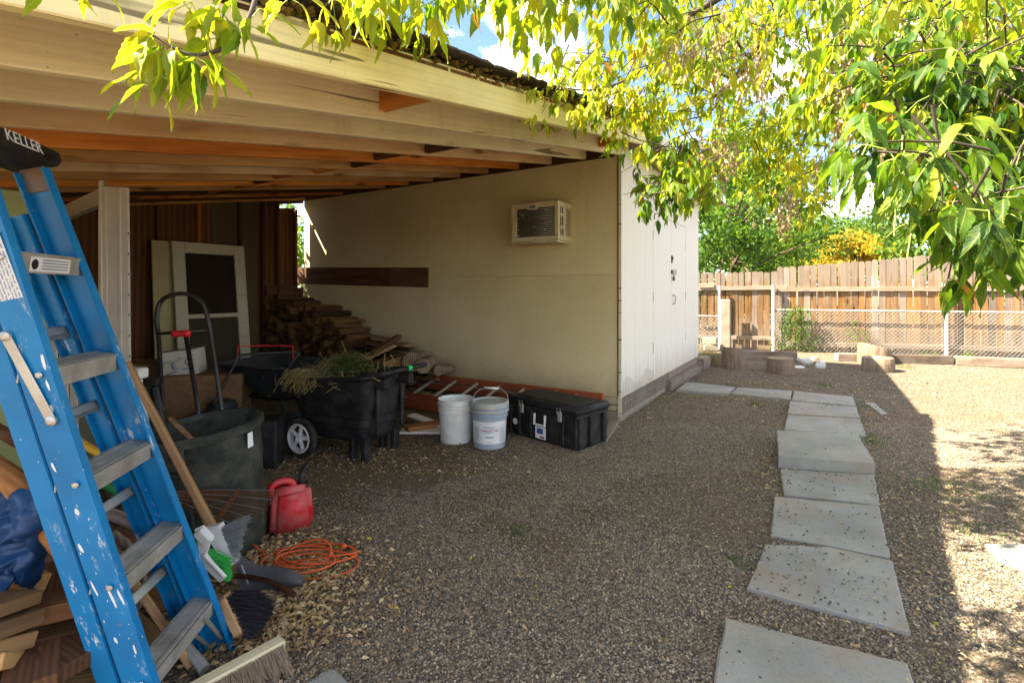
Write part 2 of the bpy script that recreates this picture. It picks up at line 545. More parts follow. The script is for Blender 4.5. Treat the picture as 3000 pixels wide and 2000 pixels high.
def door_paint():
    m = NT('white_door_paint', .7, .25)
    v = m.coord(rand=3)
    dr = m.n('ShaderNodeMapping', {'Vector': v, 'Scale': (26, 26, .7)}).outputs[0]
    g1 = m.noise(dr, 1.0, 5, .65)
    c = m.ramp(g1, [(.2, (.72, .67, .58)), (.5, (.77, .73, .65)), (.8, (.79, .76, .69))])
    chn = m.thr(m.noise(v, 8, 8, .72), .67, .70)
    c = m.mix(m.math('MULTIPLY', chn, .8), c, (.25, .17, .1))
    sp = m.math('MULTIPLY', m.thr(m.vor(v, 20), .08, .045), m.thr(m.noise(v, 3.6, 3), .46, .54))
    c = m.mix(sp, c, (.15, .1, .07))
    zz = m.n('ShaderNodeSeparateXYZ', {0: m.n('ShaderNodeNewGeometry').outputs['Position']}).outputs[2]
    spl = m.thr(m.math('ADD', zz, m.math('MULTIPLY', m.math('SUBTRACT', m.noise(dr, 1.0, 6, .7), .5), .9)), .55, .22)
    c = m.mix(m.math('MULTIPLY', spl, .5), c, (.40, .31, .21))
    m.set(Base_Color=c)
    m.bump(m.math('SUBTRACT', g1, m.math('MULTIPLY', chn, .5)), .04, .003)
    return m.m
MATS['door'] = door_paint()
MATS['fascia'] = paintwood('yellow_fascia_paint', (.83, .72, .38), stain=(.34, .21, .08), stain_amt=.4, grain=1.0, spots=.5)
MATS['cream'] = paintwood('cream_rafter_paint', (.80, .70, .46), stain=(.44, .30, .15), stain_amt=.35, grain=.8, spots=.8)
MATS['greywash'] = wood('greyed_rafter_wood', (.27, .15, .065), (.47, .29, .14), (.60, .42, .23), grey=(.52, .38, .24), knots=.8)
MATS['fir'] = wood('fir_rafter_wood', (.26, .075, .014), (.56, .19, .036), (.70, .30, .07), knots=.9, var=.3)
MATS['fir2'] = wood('pale_fir_wood', (.30, .145, .05), (.54, .30, .115), (.68, .43, .19), knots=.9, var=.3)
MATS['ply'] = wood('old_plywood', (.05, .019, .008), (.14, .058, .022), (.22, .105, .045), gs=.28, knots=.3, var=.3)
MATS['plygrey'] = wood('grey_particle_sheet', (.09, .066, .036), (.12, .092, .053), (.15, .12, .072), gs=.5, knots=0, var=.15, cracks=0)
MATS['stud'] = wood('dark_stud_wood', (.045, .019, .008), (.11, .05, .021), (.18, .09, .04), var=.45)
MATS['brownboard'] = wood('brown_patch_board', (.045, .018, .009), (.10, .045, .022), (.15, .075, .04), var=.2)
MATS['deck'] = wood('roof_deck_wood', (.12, .05, .018), (.24, .11, .042), (.34, .18, .075), gs=.6)
MATS['trim'] = paintwood('trim_paint', (.66, .60, .44), stain=(.20, .12, .05), stain_amt=.8, grain=.6)
MATS['weathered'] = wood('weathered_fence_wood', (.08, .052, .036), (.20, .142, .10), (.31, .245, .19), knots=.8, var=.4, grey=(.25, .21, .175))
def picketmat(name, dark, mid, light, grey):
    wood(name, dark, mid, light, knots=.9, var=.35, grey=None)
    m = NT.__new__(NT); m.m = bpy.data.materials[name]; m.t = m.m.node_tree; m.b = m.t.nodes['Principled BSDF']
    src = m.b.inputs['Base Color'].links[0].from_socket
    v = m.n('ShaderNodeTexCoord').outputs['Object']
    x = m.n('ShaderNodeSeparateXYZ', {0: v}).outputs[0]
    nz = m.math('MULTIPLY', m.math('SUBTRACT', m.noise(m.coord(rand=13, scale=(1, 6, 6)), 2.0, 4), .5), 1.3)
    xx = m.math('ADD', x, nz)
    top = m.thr(xx, 1.15, 1.5); low = m.math('MULTIPLY', m.thr(xx, .75, .35), .55)
    vg = m.coord(rand=13, scale=(2, 40, 40))
    gg = m.mix(m.noise(vg, 1, 4), tuple(c * .55 for c in grey), tuple(min(1, c * 1.3) for c in grey))
    m.set(Base_Color=m.mix(m.math('MULTIPLY', m.math('MAXIMUM', top, low), .85), src, gg))
    return m.m
MATS['picket'] = picketmat('picket_wood', (.055, .026, .011), (.19, .105, .047), (.33, .21, .105), (.235, .19, .145))
MATS['picket2'] = picketmat('orange_picket_wood', (.09, .034, .011), (.27, .125, .038), (.42, .24, .08), (.27, .215, .165))
MATS['rail'] = wood('fence_rail_wood', (.17, .12, .08), (.29, .225, .165), (.39, .32, .25), knots=.6, var=.2)
MATS['tie'] = wood('old_tie_wood', (.10, .07, .055), (.24, .18, .15), (.38, .31, .26), knots=.3, var=.3, cracks=.9, bump=.7)
MATS['concrete'] = plain('rough_concrete', (.31, .27, .21), .95, .15, dirt=.5, scale=6, bump=.5, dirtcol=(.22, .17, .12))
MATS['shingle'] = plain('asphalt_shingle', (.10, .085, .075), .95, .1, dirt=.5, scale=25, bump=.6, dirtcol=(.05, .035, .02))
MATS['moss'] = plain('dry_moss', (.20, .13, .035), 1.0, .05, dirt=.6, scale=30, bump=.8, dirtcol=(.07, .06, .015))
MATS['galv'] = plain('galvanised_steel', (.42, .41, .39), .5, .5, metal=.35, dirt=.25, scale=12)
MATS['whitepipe'] = plain('painted_pipe', (.50, .45, .40), .6, .3, dirt=.45, scale=8, dirtcol=(.34, .18, .10))
MATS['rust'] = plain('rusted_iron', (.14, .065, .03), .9, .2, metal=.3, dirt=.5, scale=20)
MATS['green'] = paintwood('olive_siding_paint', (.23, .25, .105), stain=(.12, .12, .05), stain_amt=.5, grain=.3, crack=.3)

# ------------------------------------------------------------------ ground
def axis(lo, hi, fine, step):
    a = list(np.arange(fine[0], fine[1] + 1e-6, step))
    x = fine[0]; s_ = step
    while x > lo: s_ *= 1.6; x -= s_; a.insert(0, max(x, lo))
    x = fine[1]; s_ = step
    while x < hi: s_ *= 1.6; x += s_; a.append(min(x, hi))
    return a
def ground_z(x, y):
    k = max(0.0, min(1.0, (14 - abs(y)) / 4)) * max(0.0, min(1.0, (11 - abs(x)) / 3))
    return k * (0.012 * mnoise.noise(Vector((x * .9, y * .9, 0))) + 0.006 * mnoise.noise(Vector((x * 3.1, y * 3.1, 4)))) - 0.004
gx = axis(-400, 400, (-6.0, 9.0), .12); gy = axis(-60, 700, (.0, 12.0), .12)
gv = [(x, y, ground_z(x, y)) for y in gy for x in gx]
nx = len(gx)
gf = [(j * nx + i, j * nx + i + 1, (j + 1) * nx + i + 1, (j + 1) * nx + i) for j in range(len(gy) - 1) for i in range(nx - 1)]
ground = MB().add(gv, gf).build('ground', MATS['gravel'], smooth=True)
tag(ground, kind='structure')

# ------------------------------------------------------------------ paving slabs
SLABS = [
    ([(2124, 1805), (2658, 1939), (2735, 2180), (2060, 2180)], .045, 'big grey paving slab set apart, lowest of the path beside the gravel gap'),
    ([(2240, 1592), (2430, 1600), (2616, 1640), (2668, 1848), (2489, 1800), (2189, 1716)], .030, 'grey paving slab with a cracked upper corner, next to the gravel gap'),
    ([(2269, 1452), (2575, 1480), (2608, 1629), (2257, 1563)], .030, 'grey paving slab with brown dirt over its left side, between two others'),
    ([(2285, 1372), (2562, 1390), (2577, 1475), (2296, 1445)], .028, 'grey paving slab lying directly below the raised tilted slab'),
    ([(2275, 1261), (2514, 1274), (2564, 1351), (2281, 1331)], .101, 'raised paving slab with a thick exposed front edge'),
    ([(2307, 1214), (2520, 1226), (2540, 1277), (2297, 1257)], .050, 'grey paving slab half tucked behind the raised slab'),
    ([(2315, 1174), (2509, 1191), (2519, 1223), (2307, 1209)], .045, 'pale pinkish grey paving slab, second from the turn of the path'),
    ([(2326, 1144), (2498, 1161), (2508, 1188), (2320, 1170)], .045, 'grey paving slab at the turn of the path'),
    ([(2160, 1134), (2320, 1144), (2316, 1168), (2142, 1151)], .045, 'paving slab split by a long crack, between the turn and the shed'),
    ([(2010, 1118), (2154, 1133), (2136, 1151), (1982, 1140)], .060, 'paving slab ending against the old timber by the shed door'),
    ([(2884, 1590), (3120, 1594), (3120, 1700), (2925, 1633)], .035, 'sunlit paving slab lying alone in the bright gravel'),
    ([(2533, 1178), (2559, 1179), (2600, 1209), (2581, 1211)], .020, 'small buried sliver of paving beside the path'),
    ([(905, 1992), (940, 1966), (982, 1955), (1022, 1997), (1010, 2040), (930, 2040)], .035, 'small tan broken paving piece near the tan push broom'),
]
slab_polys = []
for poly, zt, lab in SLABS:
    zt = zt if zt > .1 else zt * .55
    P = [g(x, y, zt) for x, y in poly]
    c = sum(P, Vector()) / len(P)
    Q = []
    for i, p in enumerate(P):                     # finer, slightly chipped outline
        q = P[(i + 1) % len(P)]
        L = (q - p).length
        nseg = max(2, int(L / .07))
        for k in range(nseg):
            r = p.lerp(q, k / nseg)
            j = .004 if k else .0
            Q.append((r.x - c.x + rng.uniform(-j, j), r.y - c.y + rng.uniform(-j, j)))
    slab_polys.append([(p.x, p.y) for p in P])
    thick = .095 if zt > .1 else zt + .03
    tilt = RX(math.radians(1.2)) if zt > .1 else Matrix()
    o = MB().prism(Q, -thick, 0, ch=.006).build('paving_slab', MATS['slab'], None, T3(c.x, c.y, zt) @ tilt)
    tag(o, lab, 'paving slab', 'paving slabs in the gravel')

# ------------------------------------------------------------------ shed
WB = .236                    # underside of the siding
EAVE = 2.80
SHL = 3.74
shed = thing('garden_shed', tuple(W(0, 0)), 'cream plywood shed with double doors and an air conditioner in its long wall', 'shed')
def panel(t0, t1, z0, z1, mat='wall'):
    return wbox('wall_panel', t0 + .0015, t1 - .0015, -.02, 0, z0, z1, MATS[mat], shed)
panel(.02, 2.44, WB, WB + 1.2195)
panel(.02, 2.44, WB + 1.221, EAVE + .1)
panel(2.44, 3.49, WB, EAVE + .2)
panel(3.49, 4.87, WB, EAVE + .3)
wbox('sill_board', .03, 4.86, -.025, -.004, .105, WB - .006, MATS['trim'], shed)
wbox('foundation', .1, 4.8, -.14, -.03, -.05, .11, MATS['concrete'], shed)
wbox('corner_pier', -.005, .24, -.20, -.006, -.05, .10, MATS['concrete'], shed, ch=.02)
wbox('corner_trim', -.022, .018, -.004, .006, .05, EAVE, MATS['trim'], shed)
wbox('corner_trim', .006, .018, .006, .012, .25, EAVE - .1, MATS['stud'], shed)
for t0, t1, dz in ((2.45, 3.06, 0), (3.085, 5.0, .03)):
    p0 = W(t0, .015, 1.457 + (t0 - 2.44) * .024); p1 = W(t1, .015, 1.457 + (t1 - 2.44) * .024)
    bar('patch_board', p0, p1, .03, .245, MATS['brownboard'], shed)
# door side: plane t = 0, q runs away from the corner
def side(name, q0, q1, z0, z1, mat, parent=shed, t0=-.02, t1=0.0, ch=.002):
    return wbox(name, t0, t1, -q0, -q1, z0, z1, mat, parent, ch)
side('wall_panel', .005, 1.115, WB, EAVE, MATS['door'])
side('wall_panel', 2.815, SHL, WB, EAVE, MATS['door'])
side('wall_panel', 1.12, 2.81, 2.22, EAVE, MATS['door'])
doorL = side('door', 1.126, 1.983, WB, 2.214, MATS['door'])
doorR = side('door', 1.992, 2.804, WB, 2.214, MATS['door'])
for z in (.62, 1.22, 1.95):
    side('hinge', 1.108, 1.132, z - .06, z + .06, MATS['trim'], doorL, -.024, -.019, .001)
    side('hinge', 2.798, 2.822, z - .06, z + .06, MATS['trim'], doorR, -.024, -.019, .001)
def sp(q, z, off=0.02):
    return W(-off, -q, z)
hz = CAMH - .03
MB().tube(smoothpath([sp(2.04, 1.12, .018), sp(2.04, 1.125, .05), sp(2.04, 1.22, .055), sp(2.04, 1.235, .018)], 5), .008, 8).build('handle', MATS['galv'], doorR, smooth=True)
side('hasp', 1.99, 2.24, 1.51, 1.575, MATS['galv'], doorR, -.028, -.019, .001)
side('hasp', 1.95, 2.03, 1.525, 1.56, MATS['rust'], doorL, -.034, -.0205, .001)
side('bolt_plate', 1.965, 2.05, 1.70, 1.745, MATS['rust'], doorR, -.03, -.0195, .001)
MB().tube([sp(1.98, 1.76, .028), sp(1.98, 1.66, .028)], .009, 8).build('bolt', MATS['rust'], doorL, smooth=True)
side('skirt_board', .01, 1.9, .06, WB - .006, MATS['weathered'], shed, -.012, .01)
side('skirt_board', 1.905, SHL - .02, .05, WB - .006, MATS['tie'], shed, -.006, .012)
side('foundation', .02, SHL - .04, -.05, .062, MATS['concrete'], shed, .004, .12)
wires = MB()
q = .05
while q < 1.12:
    zt = .36 + .05 * math.sin(q * 9) + .02 * rng.random()
    wires.tube([sp(q, .0, .03), sp(q + .004, .15, .026), sp(q, zt, .0225)], .0014, 4)
    q += .05
for z in (.06, .17, .28):
    wires.tube([sp(.05, z, .026), sp(.6, z + .01, .027), sp(1.1, z, .025)], .0012, 4)
tag(wires.build('wire_guard', MATS['galv'], shed), kind='stuff')
# other two walls, out of sight
wbox('wall_panel', .02, 4.87, -SHL, -SHL + .02, WB, EAVE + .1, MATS['door'], shed)
wbox('wall_panel', 4.85, 4.87, -SHL + .02, -.02, WB, EAVE + .1, MATS['door'], shed)
# roof: eave level along the door side, rising gently away from it
def roofz(t): return 2.80 + .07 * (t + .34)
roof_pts = []
for t_, s_ in ((-.34, .05), (5.2, .05), (5.2, -SHL - .45), (-.34, -SHL - .45)):
    roof_pts.append((t_, s_))
m_ = MB()
vb = [W(t_, s_, roofz(t_)) for t_, s_ in roof_pts]; vt = [p + Z * .045 for p in vb]
m_.add(vb + vt, [(0, 3, 2, 1), (4, 5, 6, 7), (0, 1, 5, 4), (1, 2, 6, 5), (2, 3, 7, 6), (3, 0, 4, 7)])
roof = m_.build('roof', MATS['shingle'], shed, fix=True)
bar('eave_board', W(-.355, .04, 2.79), W(-.355, -SHL - .46, 2.79), .02, .12, MATS['door'], roof)
bar('barge_board', W(-.34, -SHL - .46, 2.775), W(5.2, -SHL - .46, 3.16), .02, .12, MATS['door'], roof)
wbox('soffit', -.343, -.022, .03, -SHL - .445, 2.735, 2.745, MATS['weathered'], roof)
# padlock hanging in the hasp
pl = thing('padlock', tuple(sp(2.0, 1.5)), 'small rusty brown padlock hanging from the shed door hasp', 'padlock')
MB().cbox((0, 0, 0), (.05, .02, .058), .006).build('body', MATS['rust'], pl, frame(sp(2.01, 1.455, .045), SD) @ RY(.35))
MB().tube(smoothpath([sp(1.995, 1.48, .045), sp(1.985, 1.535, .042), sp(2.0, 1.55, .04), sp(2.02, 1.53, .042), sp(2.025, 1.475, .045)], 4), .004, 6).build('shackle', MATS['galv'], pl, smooth=True)

# ------------------------------------------------------------------ lean-to roof on rafters
SL = .181
def rz(s_): return 2.64 - SL * s_          # underside of the rafters
lean = thing('lean_to', tuple(W(2, 2)), 'open timber lean-to with bare rafters and mossy shingles against the cream shed', 'lean-to')
SEND = 5.4
RT = [(-.34, 'fascia', .30), (0.0, 'cream', .02), (.36, 'cream', .01), (.75, 'greywash', .01), (1.15, 'fir', .01), (1.555, 'fir2', .01), (1.96, 'greywash', .01),
      (2.37, 'fir2', .01), (2.775, 'fir', .01), (3.18, 'fir2', .01), (3.59, 'stud', .01), (3.99, 'fir', .01), (4.4, 'stud', .01), (4.8, 'fir2', .01)]
for t_, mk, s0 in RT:
    hgt = .15 if mk == 'fascia' else .14
    z_off = hgt / 2 + (.0 if mk != 'fascia' else .022)
    bar('barge_board' if mk == 'fascia' else 'rafter', W(t_, s0, rz(s0) + z_off), W(t_, SEND, rz(SEND) + z_off), .04, hgt, MATS[mk], lean, ch=.004)
for i in range(2, len(RT) - 1):
    a, b = RT[i][0] + .021, RT[i + 1][0] - .021
    s_ = 2.1 + rng.uniform(-.1, .1)
    bar('blocking', W(a, s_, rz(s_) + .075), W(b, s_, rz(s_) + .075), .038, .125, MATS[rng.choice(['fir', 'stud', 'fir'])], lean)
a = RT[0][0] + .021; b = RT[1][0] - .021
for s_ in (.6, 3.2):
    bar('blocking', W(a, s_, rz(s_) + .085), W(b, s_, rz(s_) + .085), .038, .1, MATS['fir'], lean)
# deck boards run along the wall direction, over the rafters
nb = 26
for i in range(nb):
    s0 = -.02 + i * (SEND + .1) / nb; s1 = s0 + (SEND + .1) / nb - .006
    sm = (s0 + s1) / 2
    z = rz(sm) + .142 + .012
    M = WF @ T3(2.27, sm, z) @ RX(-math.atan(SL))
    MB().cbox((0, 0, 0), (5.26, s1 - s0, .02), .002).build('deck_board', MATS['deck'], lean, M)
m_ = MB()
vb = [W(t_, s_, rz(s_) + .168) for t_, s_ in ((-.36, -.04), (4.93, -.04), (4.93, SEND + .14), (-.36, SEND + .14))]; vt = [p + Z * .008 for p in vb]
m_.add(vb + vt, [(0, 3, 2, 1), (4, 5, 6, 7), (0, 1, 5, 4), (1, 2, 6, 5), (2, 3, 7, 6), (3, 0, 4, 7)])
m_.build('roofing_felt', MATS['shingle'], lean, fix=True)
# shingle courses whose ends show along the rake
s_ = SEND
k = 0
while s_ > .02:
    L = .34
    poly = []
    n = 7
    over = -.405 + rng.uniform(-.02, .012)
    for i in range(n + 1): poly.append((over + rng.uniform(-.008, .008), -L * i / n))
    poly += [(-.02, -L), (-.02, 0)]
    zb = rz(s_ - L / 2) + .18 + rng.uniform(0, .008)
    M = WF @ T3(0, s_, zb + .016) @ RX(-math.atan(SL) + .035)
    me = MB().prism([(p[0], p[1]) for p in poly], -.005, .004).mesh('shingle', fix=True)
    roughen(me, .006, 9, k * 3.3)
    obj('shingle', me, MATS['shingle'], lean, M)
    s_ -= .135; k += 1
moss = MB()
for i in range(1500):
    s_ = rng.uniform(.3, 4.8)
    dens = .5 + .5 * mnoise.noise(Vector((s_ * 2.3, 3, 0)))
    if rng.random() > dens: continue
    r = rng.uniform(.004, .012)
    c = W(-.385 + rng.uniform(-.012, .05), s_, rz(s_) + .165 + rng.uniform(-.008, .035))
    pts = [(r * 1.6 * a, r * b, r * .8 * e) for a, b, e in ((1, 0, 0), (-1, 0, 0), (0, 1, 0), (0, -1, 0), (0, 0, 1), (0, 0, -1), (.6, .6, .5), (-.6, .6, .5), (.6, -.6, .5), (-.6, -.6, .5))]
    R_ = RZ(rng.random() * 6) @ RX(rng.uniform(-.5, .5))
    pts = [c + (R_ @ Vector(p)) * rng.uniform(.7, 1.3) for p in pts]
    moss.add(pts, [(0, 6, 8), (1, 9, 7), (2, 7, 6), (3, 8, 9), (4, 6, 7), (4, 7, 9), (4, 9, 8), (4, 8, 6), (5, 2, 0), (5, 1, 2), (5, 3, 1), (5, 0, 3), (0, 2, 6), (2, 1, 7), (1, 3, 9), (3, 0, 8)])
tag(moss.build('moss', MATS['moss'], lean), kind='stuff')
# back wall of the lean-to: plywood behind studs, a gap left beside the shed
BT = 4.87
sheets = [(.13, .72, 'ply'), (.725, 1.32, 'plygrey'), (1.325, 2.5, 'ply'), (2.505, 3.7, 'ply'), (3.705, 5.3, 'ply')]
for s0, s1, mk in sheets[1:]:
    # local x up the sheet, top edge cut to the roof slope
    hh = s1 - s0
    M = WF @ T3(BT + .03, (s0 + s1) / 2, 0) @ Matrix(((0, 0, 1, 0), (0, 1, 0, 0), (1, 0, 0, 0), (0, 0, 0, 1)))
    MB().prism([(0, -hh / 2), (rz(s0) + .138, -hh / 2), (rz(s1) + .138, hh / 2), (0, hh / 2)], -.008, .008).build('plywood_sheet', MATS[mk], lean, M, fix=True)
hh = .59
M = WF @ T3(BT + .03, .425, 0) @ Matrix(((0, 0, 1, 0), (0, 1, 0, 0), (1, 0, 0, 0), (0, 0, 0, 1)))
MB().prism([(0, -hh / 2), (rz(.13) - .11, -hh / 2), (rz(.42) - .10, -.005), (rz(.42) + .138, -.005), (rz(.72) + .138, hh / 2), (0, hh / 2)], -.008, .008).build('plywood_sheet', MATS['ply'], lean, M, fix=True)
bar('header', W(BT + .03, .0, rz(0) + .045), W(BT + .03, .42, rz(.42) + .045), .016, .18, MATS['stud'], lean)
for s_ in (.15, .44, .66, .98, 1.5, 1.95, 2.35, 2.8, 3.3):
    bar('stud', W(BT - .005, s_, 0), W(BT - .005, s_, rz(s_) - (.14 if s_ < .3 else 0)), .038, .06, MATS['fir'] if s_ in (1.5,) else MATS['stud'], lean, up=TD)
bar('girt', W(BT - .02, .13, 1.30), W(BT - .02, .62, 1.30), .02, .14, MATS['stud'], lean)
wbox('gap_block', BT + .005, BT + .03, .0, .14, .2, 1.34, MATS['stud'], lean)
bar('ledger', W(4.93, .02, 2.57 + .1), W(.05, .02, 2.57 + .1), .036, .09, MATS['stud'], lean)

# olive building at the low side of the lean-to
gb = thing('olive_outbuilding', tuple(W(1.35, 4.6)), 'olive green painted outbuilding wall behind the blue stepladder', 'building')
for i in range(8):
    s0 = 3.98 + i * .26
    MB().cbox((0, 0, 0), (1.74, .256, .02), .003).build('siding_board', MATS['green'], gb, WF @ T3(1.36, s0 + .13, .87) @ RY(math.pi / 2))
MB().cbox((0, 0, 0), (1.74, .09, .03), .003).build('corner_board', MATS['green'], gb, WF @ T3(1.375, 3.955, .87) @ RY(math.pi / 2) @ RX(math.pi / 2))
for i in range(10):
    t0 = 1.41 + i * .34
    MB().cbox((0, 0, 0), (1.74, .336, .02), .003).build('siding_board', MATS['green'], gb, WF @ T3(t0 + .17, 3.99, .87) @ RY(math.pi / 2) @ RX(math.pi / 2))

# ------------------------------------------------------------------ board fence and chain link in front of it
FD = Vector((.966, -.26, 0)).normalized()      # along the fence to the right
FN = Vector((-.26, -.966, 0)).normalized()     # towards the camera
F0 = Vector((8.6, 10.0, 0))                    # foot of the rusty chain link post
def F(r, off, z): return F0 + FD * r + FN * off + Z * z
def r_at(px, off=0.0):
    u = (px - 1500) / FPX; b = F0 + FN * off
    return (u * b.y - b.x) / (FD.x - u * FD.y)
fence = thing('board_fence', tuple(F(-1, -.12, 0)), 'weathered dog-eared board fence behind the chain link, orange stained between grey rails', 'fence')
def picket_mesh(w, h, v):
    n = 5
    top = []
    for i in range(n + 1):
        a = i / n * math.pi
        top.append((w / 2 * math.cos(a) * (1 if 0 < i < n else 1), h - .035 + .035 * math.sin(a)))
    poly = [(-w / 2, 0), (w / 2, 0)] + top
    b = MB().prism([(p[1], p[0]) for p in poly], -.009, .009)
    return b.mesh('picket', fix=True)
r = r_at(2030, -.12) - .1
Rend = 5.2
while r < Rend:
    w = rng.choice([.112, .12, .122, .128])
    p = F(r, -.12, 0)
    px = 1500 + FPX * p.x / p.y
    h = 1.70 + max(0, (px - 2255)) * .00065 if px < 2262 else 1.79 + (px - 2262) * .00047
    h = min(h, 2.05)
    h += rng.uniform(-.012, .012)
    me = picket_mesh(w - .008 + rng.uniform(-.004, .0), h - .02, 0)
    M = frame(F(r + w / 2, -.12 + rng.uniform(-.006, .006), .02), Z, FN) @ RZ(rng.uniform(-.008, .008))
    obj('picket', me, MATS[rng.choice(['picket', 'picket', 'picket2', 'weathered'])], fence, M)
    r += w + rng.choice([0, .003, .006, .012])
rA = r_at(2030); rB = r_at(2308); rC = r_at(2268)
bar('rail', F(r_at(2030), -.085, 1.335), F(rB, -.085, 1.36), .04, .09, MATS['rail'], fence)
bar('rail', F(r_at(2275), -.086, 1.315), F(-.35, -.086, 1.33), .04, .09, MATS['rail'], fence)
bar('rail', F(-.345, -.086, 1.325), F(Rend, -.086, 1.33), .04, .09, MATS['rail'], fence)
bar('rail', F(r_at(2030), -.086, .27), F(rC + .05, -.086, .26), .04, .085, MATS['rail'], fence)
bar('rail', F(rC + .06, -.088, .15), F(r_at(2510), -.088, .16), .04, .09, MATS['rail'], fence)
bar('rail', F(r_at(2510) + .01, -.087, .17), F(Rend, -.087, .13), .04, .09, MATS['rail'], fence)
bar('rail', F(r_at(2050), -.06, 1.40), F(r_at(2092), -.06, 1.41), .04, .10, MATS['rail'], fence)
bar('fence_post', F(r_at(2275), -.2, 0), F(r_at(2275), -.2, 1.6), .09, .09, MATS['weathered'], fence, up=FN)
bar('fence_post', F(.1, -.2, 0), F(.1, -.2, 1.8), .09, .09, MATS['weathered'], fence, up=FN)

cl = thing('chain_link_fence', tuple(F(0, 0, 0)), 'low galvanised chain link fence with white and rusty pipe posts', 'fence')
def post(r, z1, rad=.03, lean=0.0):
    return MB().tube([F(r, 0, -.05), F(r - lean, 0, z1)], rad, 12).build('post', MATS['whitepipe'], cl, smooth='auto')
pA, pB, pC = r_at(2108), r_at(2266), 0.0
post(pA, 1.40, .03, .0); post(pB, 1.41, .036); post(pC, 1.43, .036); post(3.1, 1.43, .036)
for a, b, z in ((r_at(2030), pA, .73), (pB, pC, .88), (pC, 3.1, .875), (3.1, 5.2, .875)):
    MB().tube([F(a, .0, z), F(b, .0, z - .005)], .017, 8).build('top_rail', MATS['whitepipe'], cl, smooth='auto')
for r_, z in ((pB, .70), (pB, .10), (pC, .80), (pC, .72)):
    MB().tube([F(r_, 0, z - .015), F(r_, 0, z + .015)], .043, 12).build('clamp', MATS['galv'], cl, smooth='auto')
def linkmesh(r0, r1, z0, z1):
    m = MB(); h = z1 - z0; st = .075
    k = r0 - h
    while k < r1:
        for sg in (1, -1):
            a = (k, z0) if sg > 0 else (k, z1)
            b = (k + h, z1) if sg > 0 else (k + h, z0)
            ra, za, rb, zb = a[0], a[1], b[0], b[1]
            if ra < r0:
                za += (zb - za) * (r0 - ra) / (rb - ra); ra = r0
            if rb > r1:
                zb = za + (zb - za) * (r1 - ra) / (rb - ra); rb = r1
            if rb - ra > .02:
                seg = max(1, int((rb - ra) / .0375)); pts = []
                for i in range(seg + 1):
                    t = i / seg
                    pts.append(F(ra + (rb - ra) * t, .032 + .004 * sg * (1 if i % 2 else -1), za + (zb - za) * t))
                m.tube(pts, .0024, 3, cap=False)
        k += st
    return m
for a, b in ((pB + .03, pC), (pC, 3.1), (3.1, 5.2)):
    tag(linkmesh(a, b, .02, .86).build('wire_mesh', MATS['galv'], cl), kind='stuff')
tag(linkmesh(r_at(2030), pA, .02, .70).build('wire_mesh', MATS['galv'], cl), kind='stuff')

# slab of rough stone leaning behind the gate post
me = MB().cbox((0, 0, .5), (.22, .06, 1.2), .03).mesh('s', fix=True)
o = obj('stone_post', me, MATS['concrete'], None, frame(F(pA + .10, .10, .0), FD))
tag(o, 'rough sandy concrete post standing behind the white gate pipe', 'post')

# stumps, timbers, rocks
def stump(px, py, wpx, hpx, lab, tilt=0.0, slant=0.0, mat='tie', flat=1.0):
    c = g(px, py); d = c.y
    R = wpx / FPX * d / 2; h = hpx / FPX * d
    st = thing('tree_stump', tuple(c), lab, 'stump', 'cut log stumps in the gravel')
    n = 22; seed = rng.random() * 50
    def fn(p, a):
        q = Vector(p)
        k = 1 + .06 * mnoise.noise(Vector((math.cos(a) * 1.3, math.sin(a) * 1.3, seed))) + .03 * mnoise.noise(Vector((math.cos(a) * 5, math.sin(a) * 5, seed)))
        zz = q.z + (slant * q.x / R * h if q.z > h * .5 else 0)
        return (q.x * k, q.y * k * flat, zz)
    M = T3(*c) @ RX(tilt)
    b = MB().lathe([(R * 1.0, -.03), (R * 1.02, h * .1), (R, h * .5), (R * .97, h * .93), (R * .93, h)], n, fn=fn)
    bark = b.build('bark', MATS['bark'], st, M, smooth='auto')
    tp = MB(); tp.lathe([(R * .93, h), (R * .5, h + .004), (.02, h + .005)], n, capb=False, capt=True, fn=fn)
    tp.build('cut_top', MATS['endgrain'], st, M)
    return st
def endgrain():
    m = NT('log_end_grain', .9, .15)
    v = m.coord(rand=2)
    w = m.n('ShaderNodeTexWave', {'Vector': v, 'Scale': 14.0, 'Distortion': 2.2, 'Detail': 3.0}, wave_type='RINGS', rings_direction='Z').outputs['Fac']
    n1 = m.noise(v, 7, 5)
    m.set(Base_Color=m.ramp(m.math('ADD', m.math('MULTIPLY', w, .35), m.math('MULTIPLY', n1, .65)), [(.3, (.16, .105, .06)), (.55, (.32, .235, .15)), (.8, (.44, .35, .245))]))
    m.bump(w, .3, .004)
    return m.m
MATS['endgrain'] = endgrain()
def bark():
    m = NT('stripped_log_side', .9, .15)
    v = m.coord(rand=4)
    vg = m.n('ShaderNodeMapping', {'Vector': v, 'Scale': (22, 22, 2.2)}).outputs[0]
    n1 = m.noise(vg, 1, 5, .6); n2 = m.noise(v, 5, 4)
    c = m.ramp(m.math('ADD', m.math('MULTIPLY', n1, .6), m.math('MULTIPLY', n2, .4)), [(.3, (.08, .055, .036)), (.5, (.20, .145, .10)), (.75, (.33, .26, .19))])
    m.set(Base_Color=c); m.bump(n1, .6, .01)
    return m.m
MATS['bark'] = bark()
def barkx():
    m = NT('log_bark_lengthwise', .9, .15)
    v = m.coord(rand=4)
    n1 = m.noise(m.n('ShaderNodeMapping', {'Vector': v, 'Scale': (2.2, 24, 24)}).outputs[0], 1, 5, .6); n2 = m.noise(v, 5, 4)
    m.set(Base_Color=m.ramp(m.math('ADD', m.math('MULTIPLY', n1, .6), m.math('MULTIPLY', n2, .4)), [(.3, (.10, .065, .04)), (.5, (.24, .17, .11)), (.75, (.38, .29, .2))]))
    m.bump(n1, .6, .01)
    return m.m
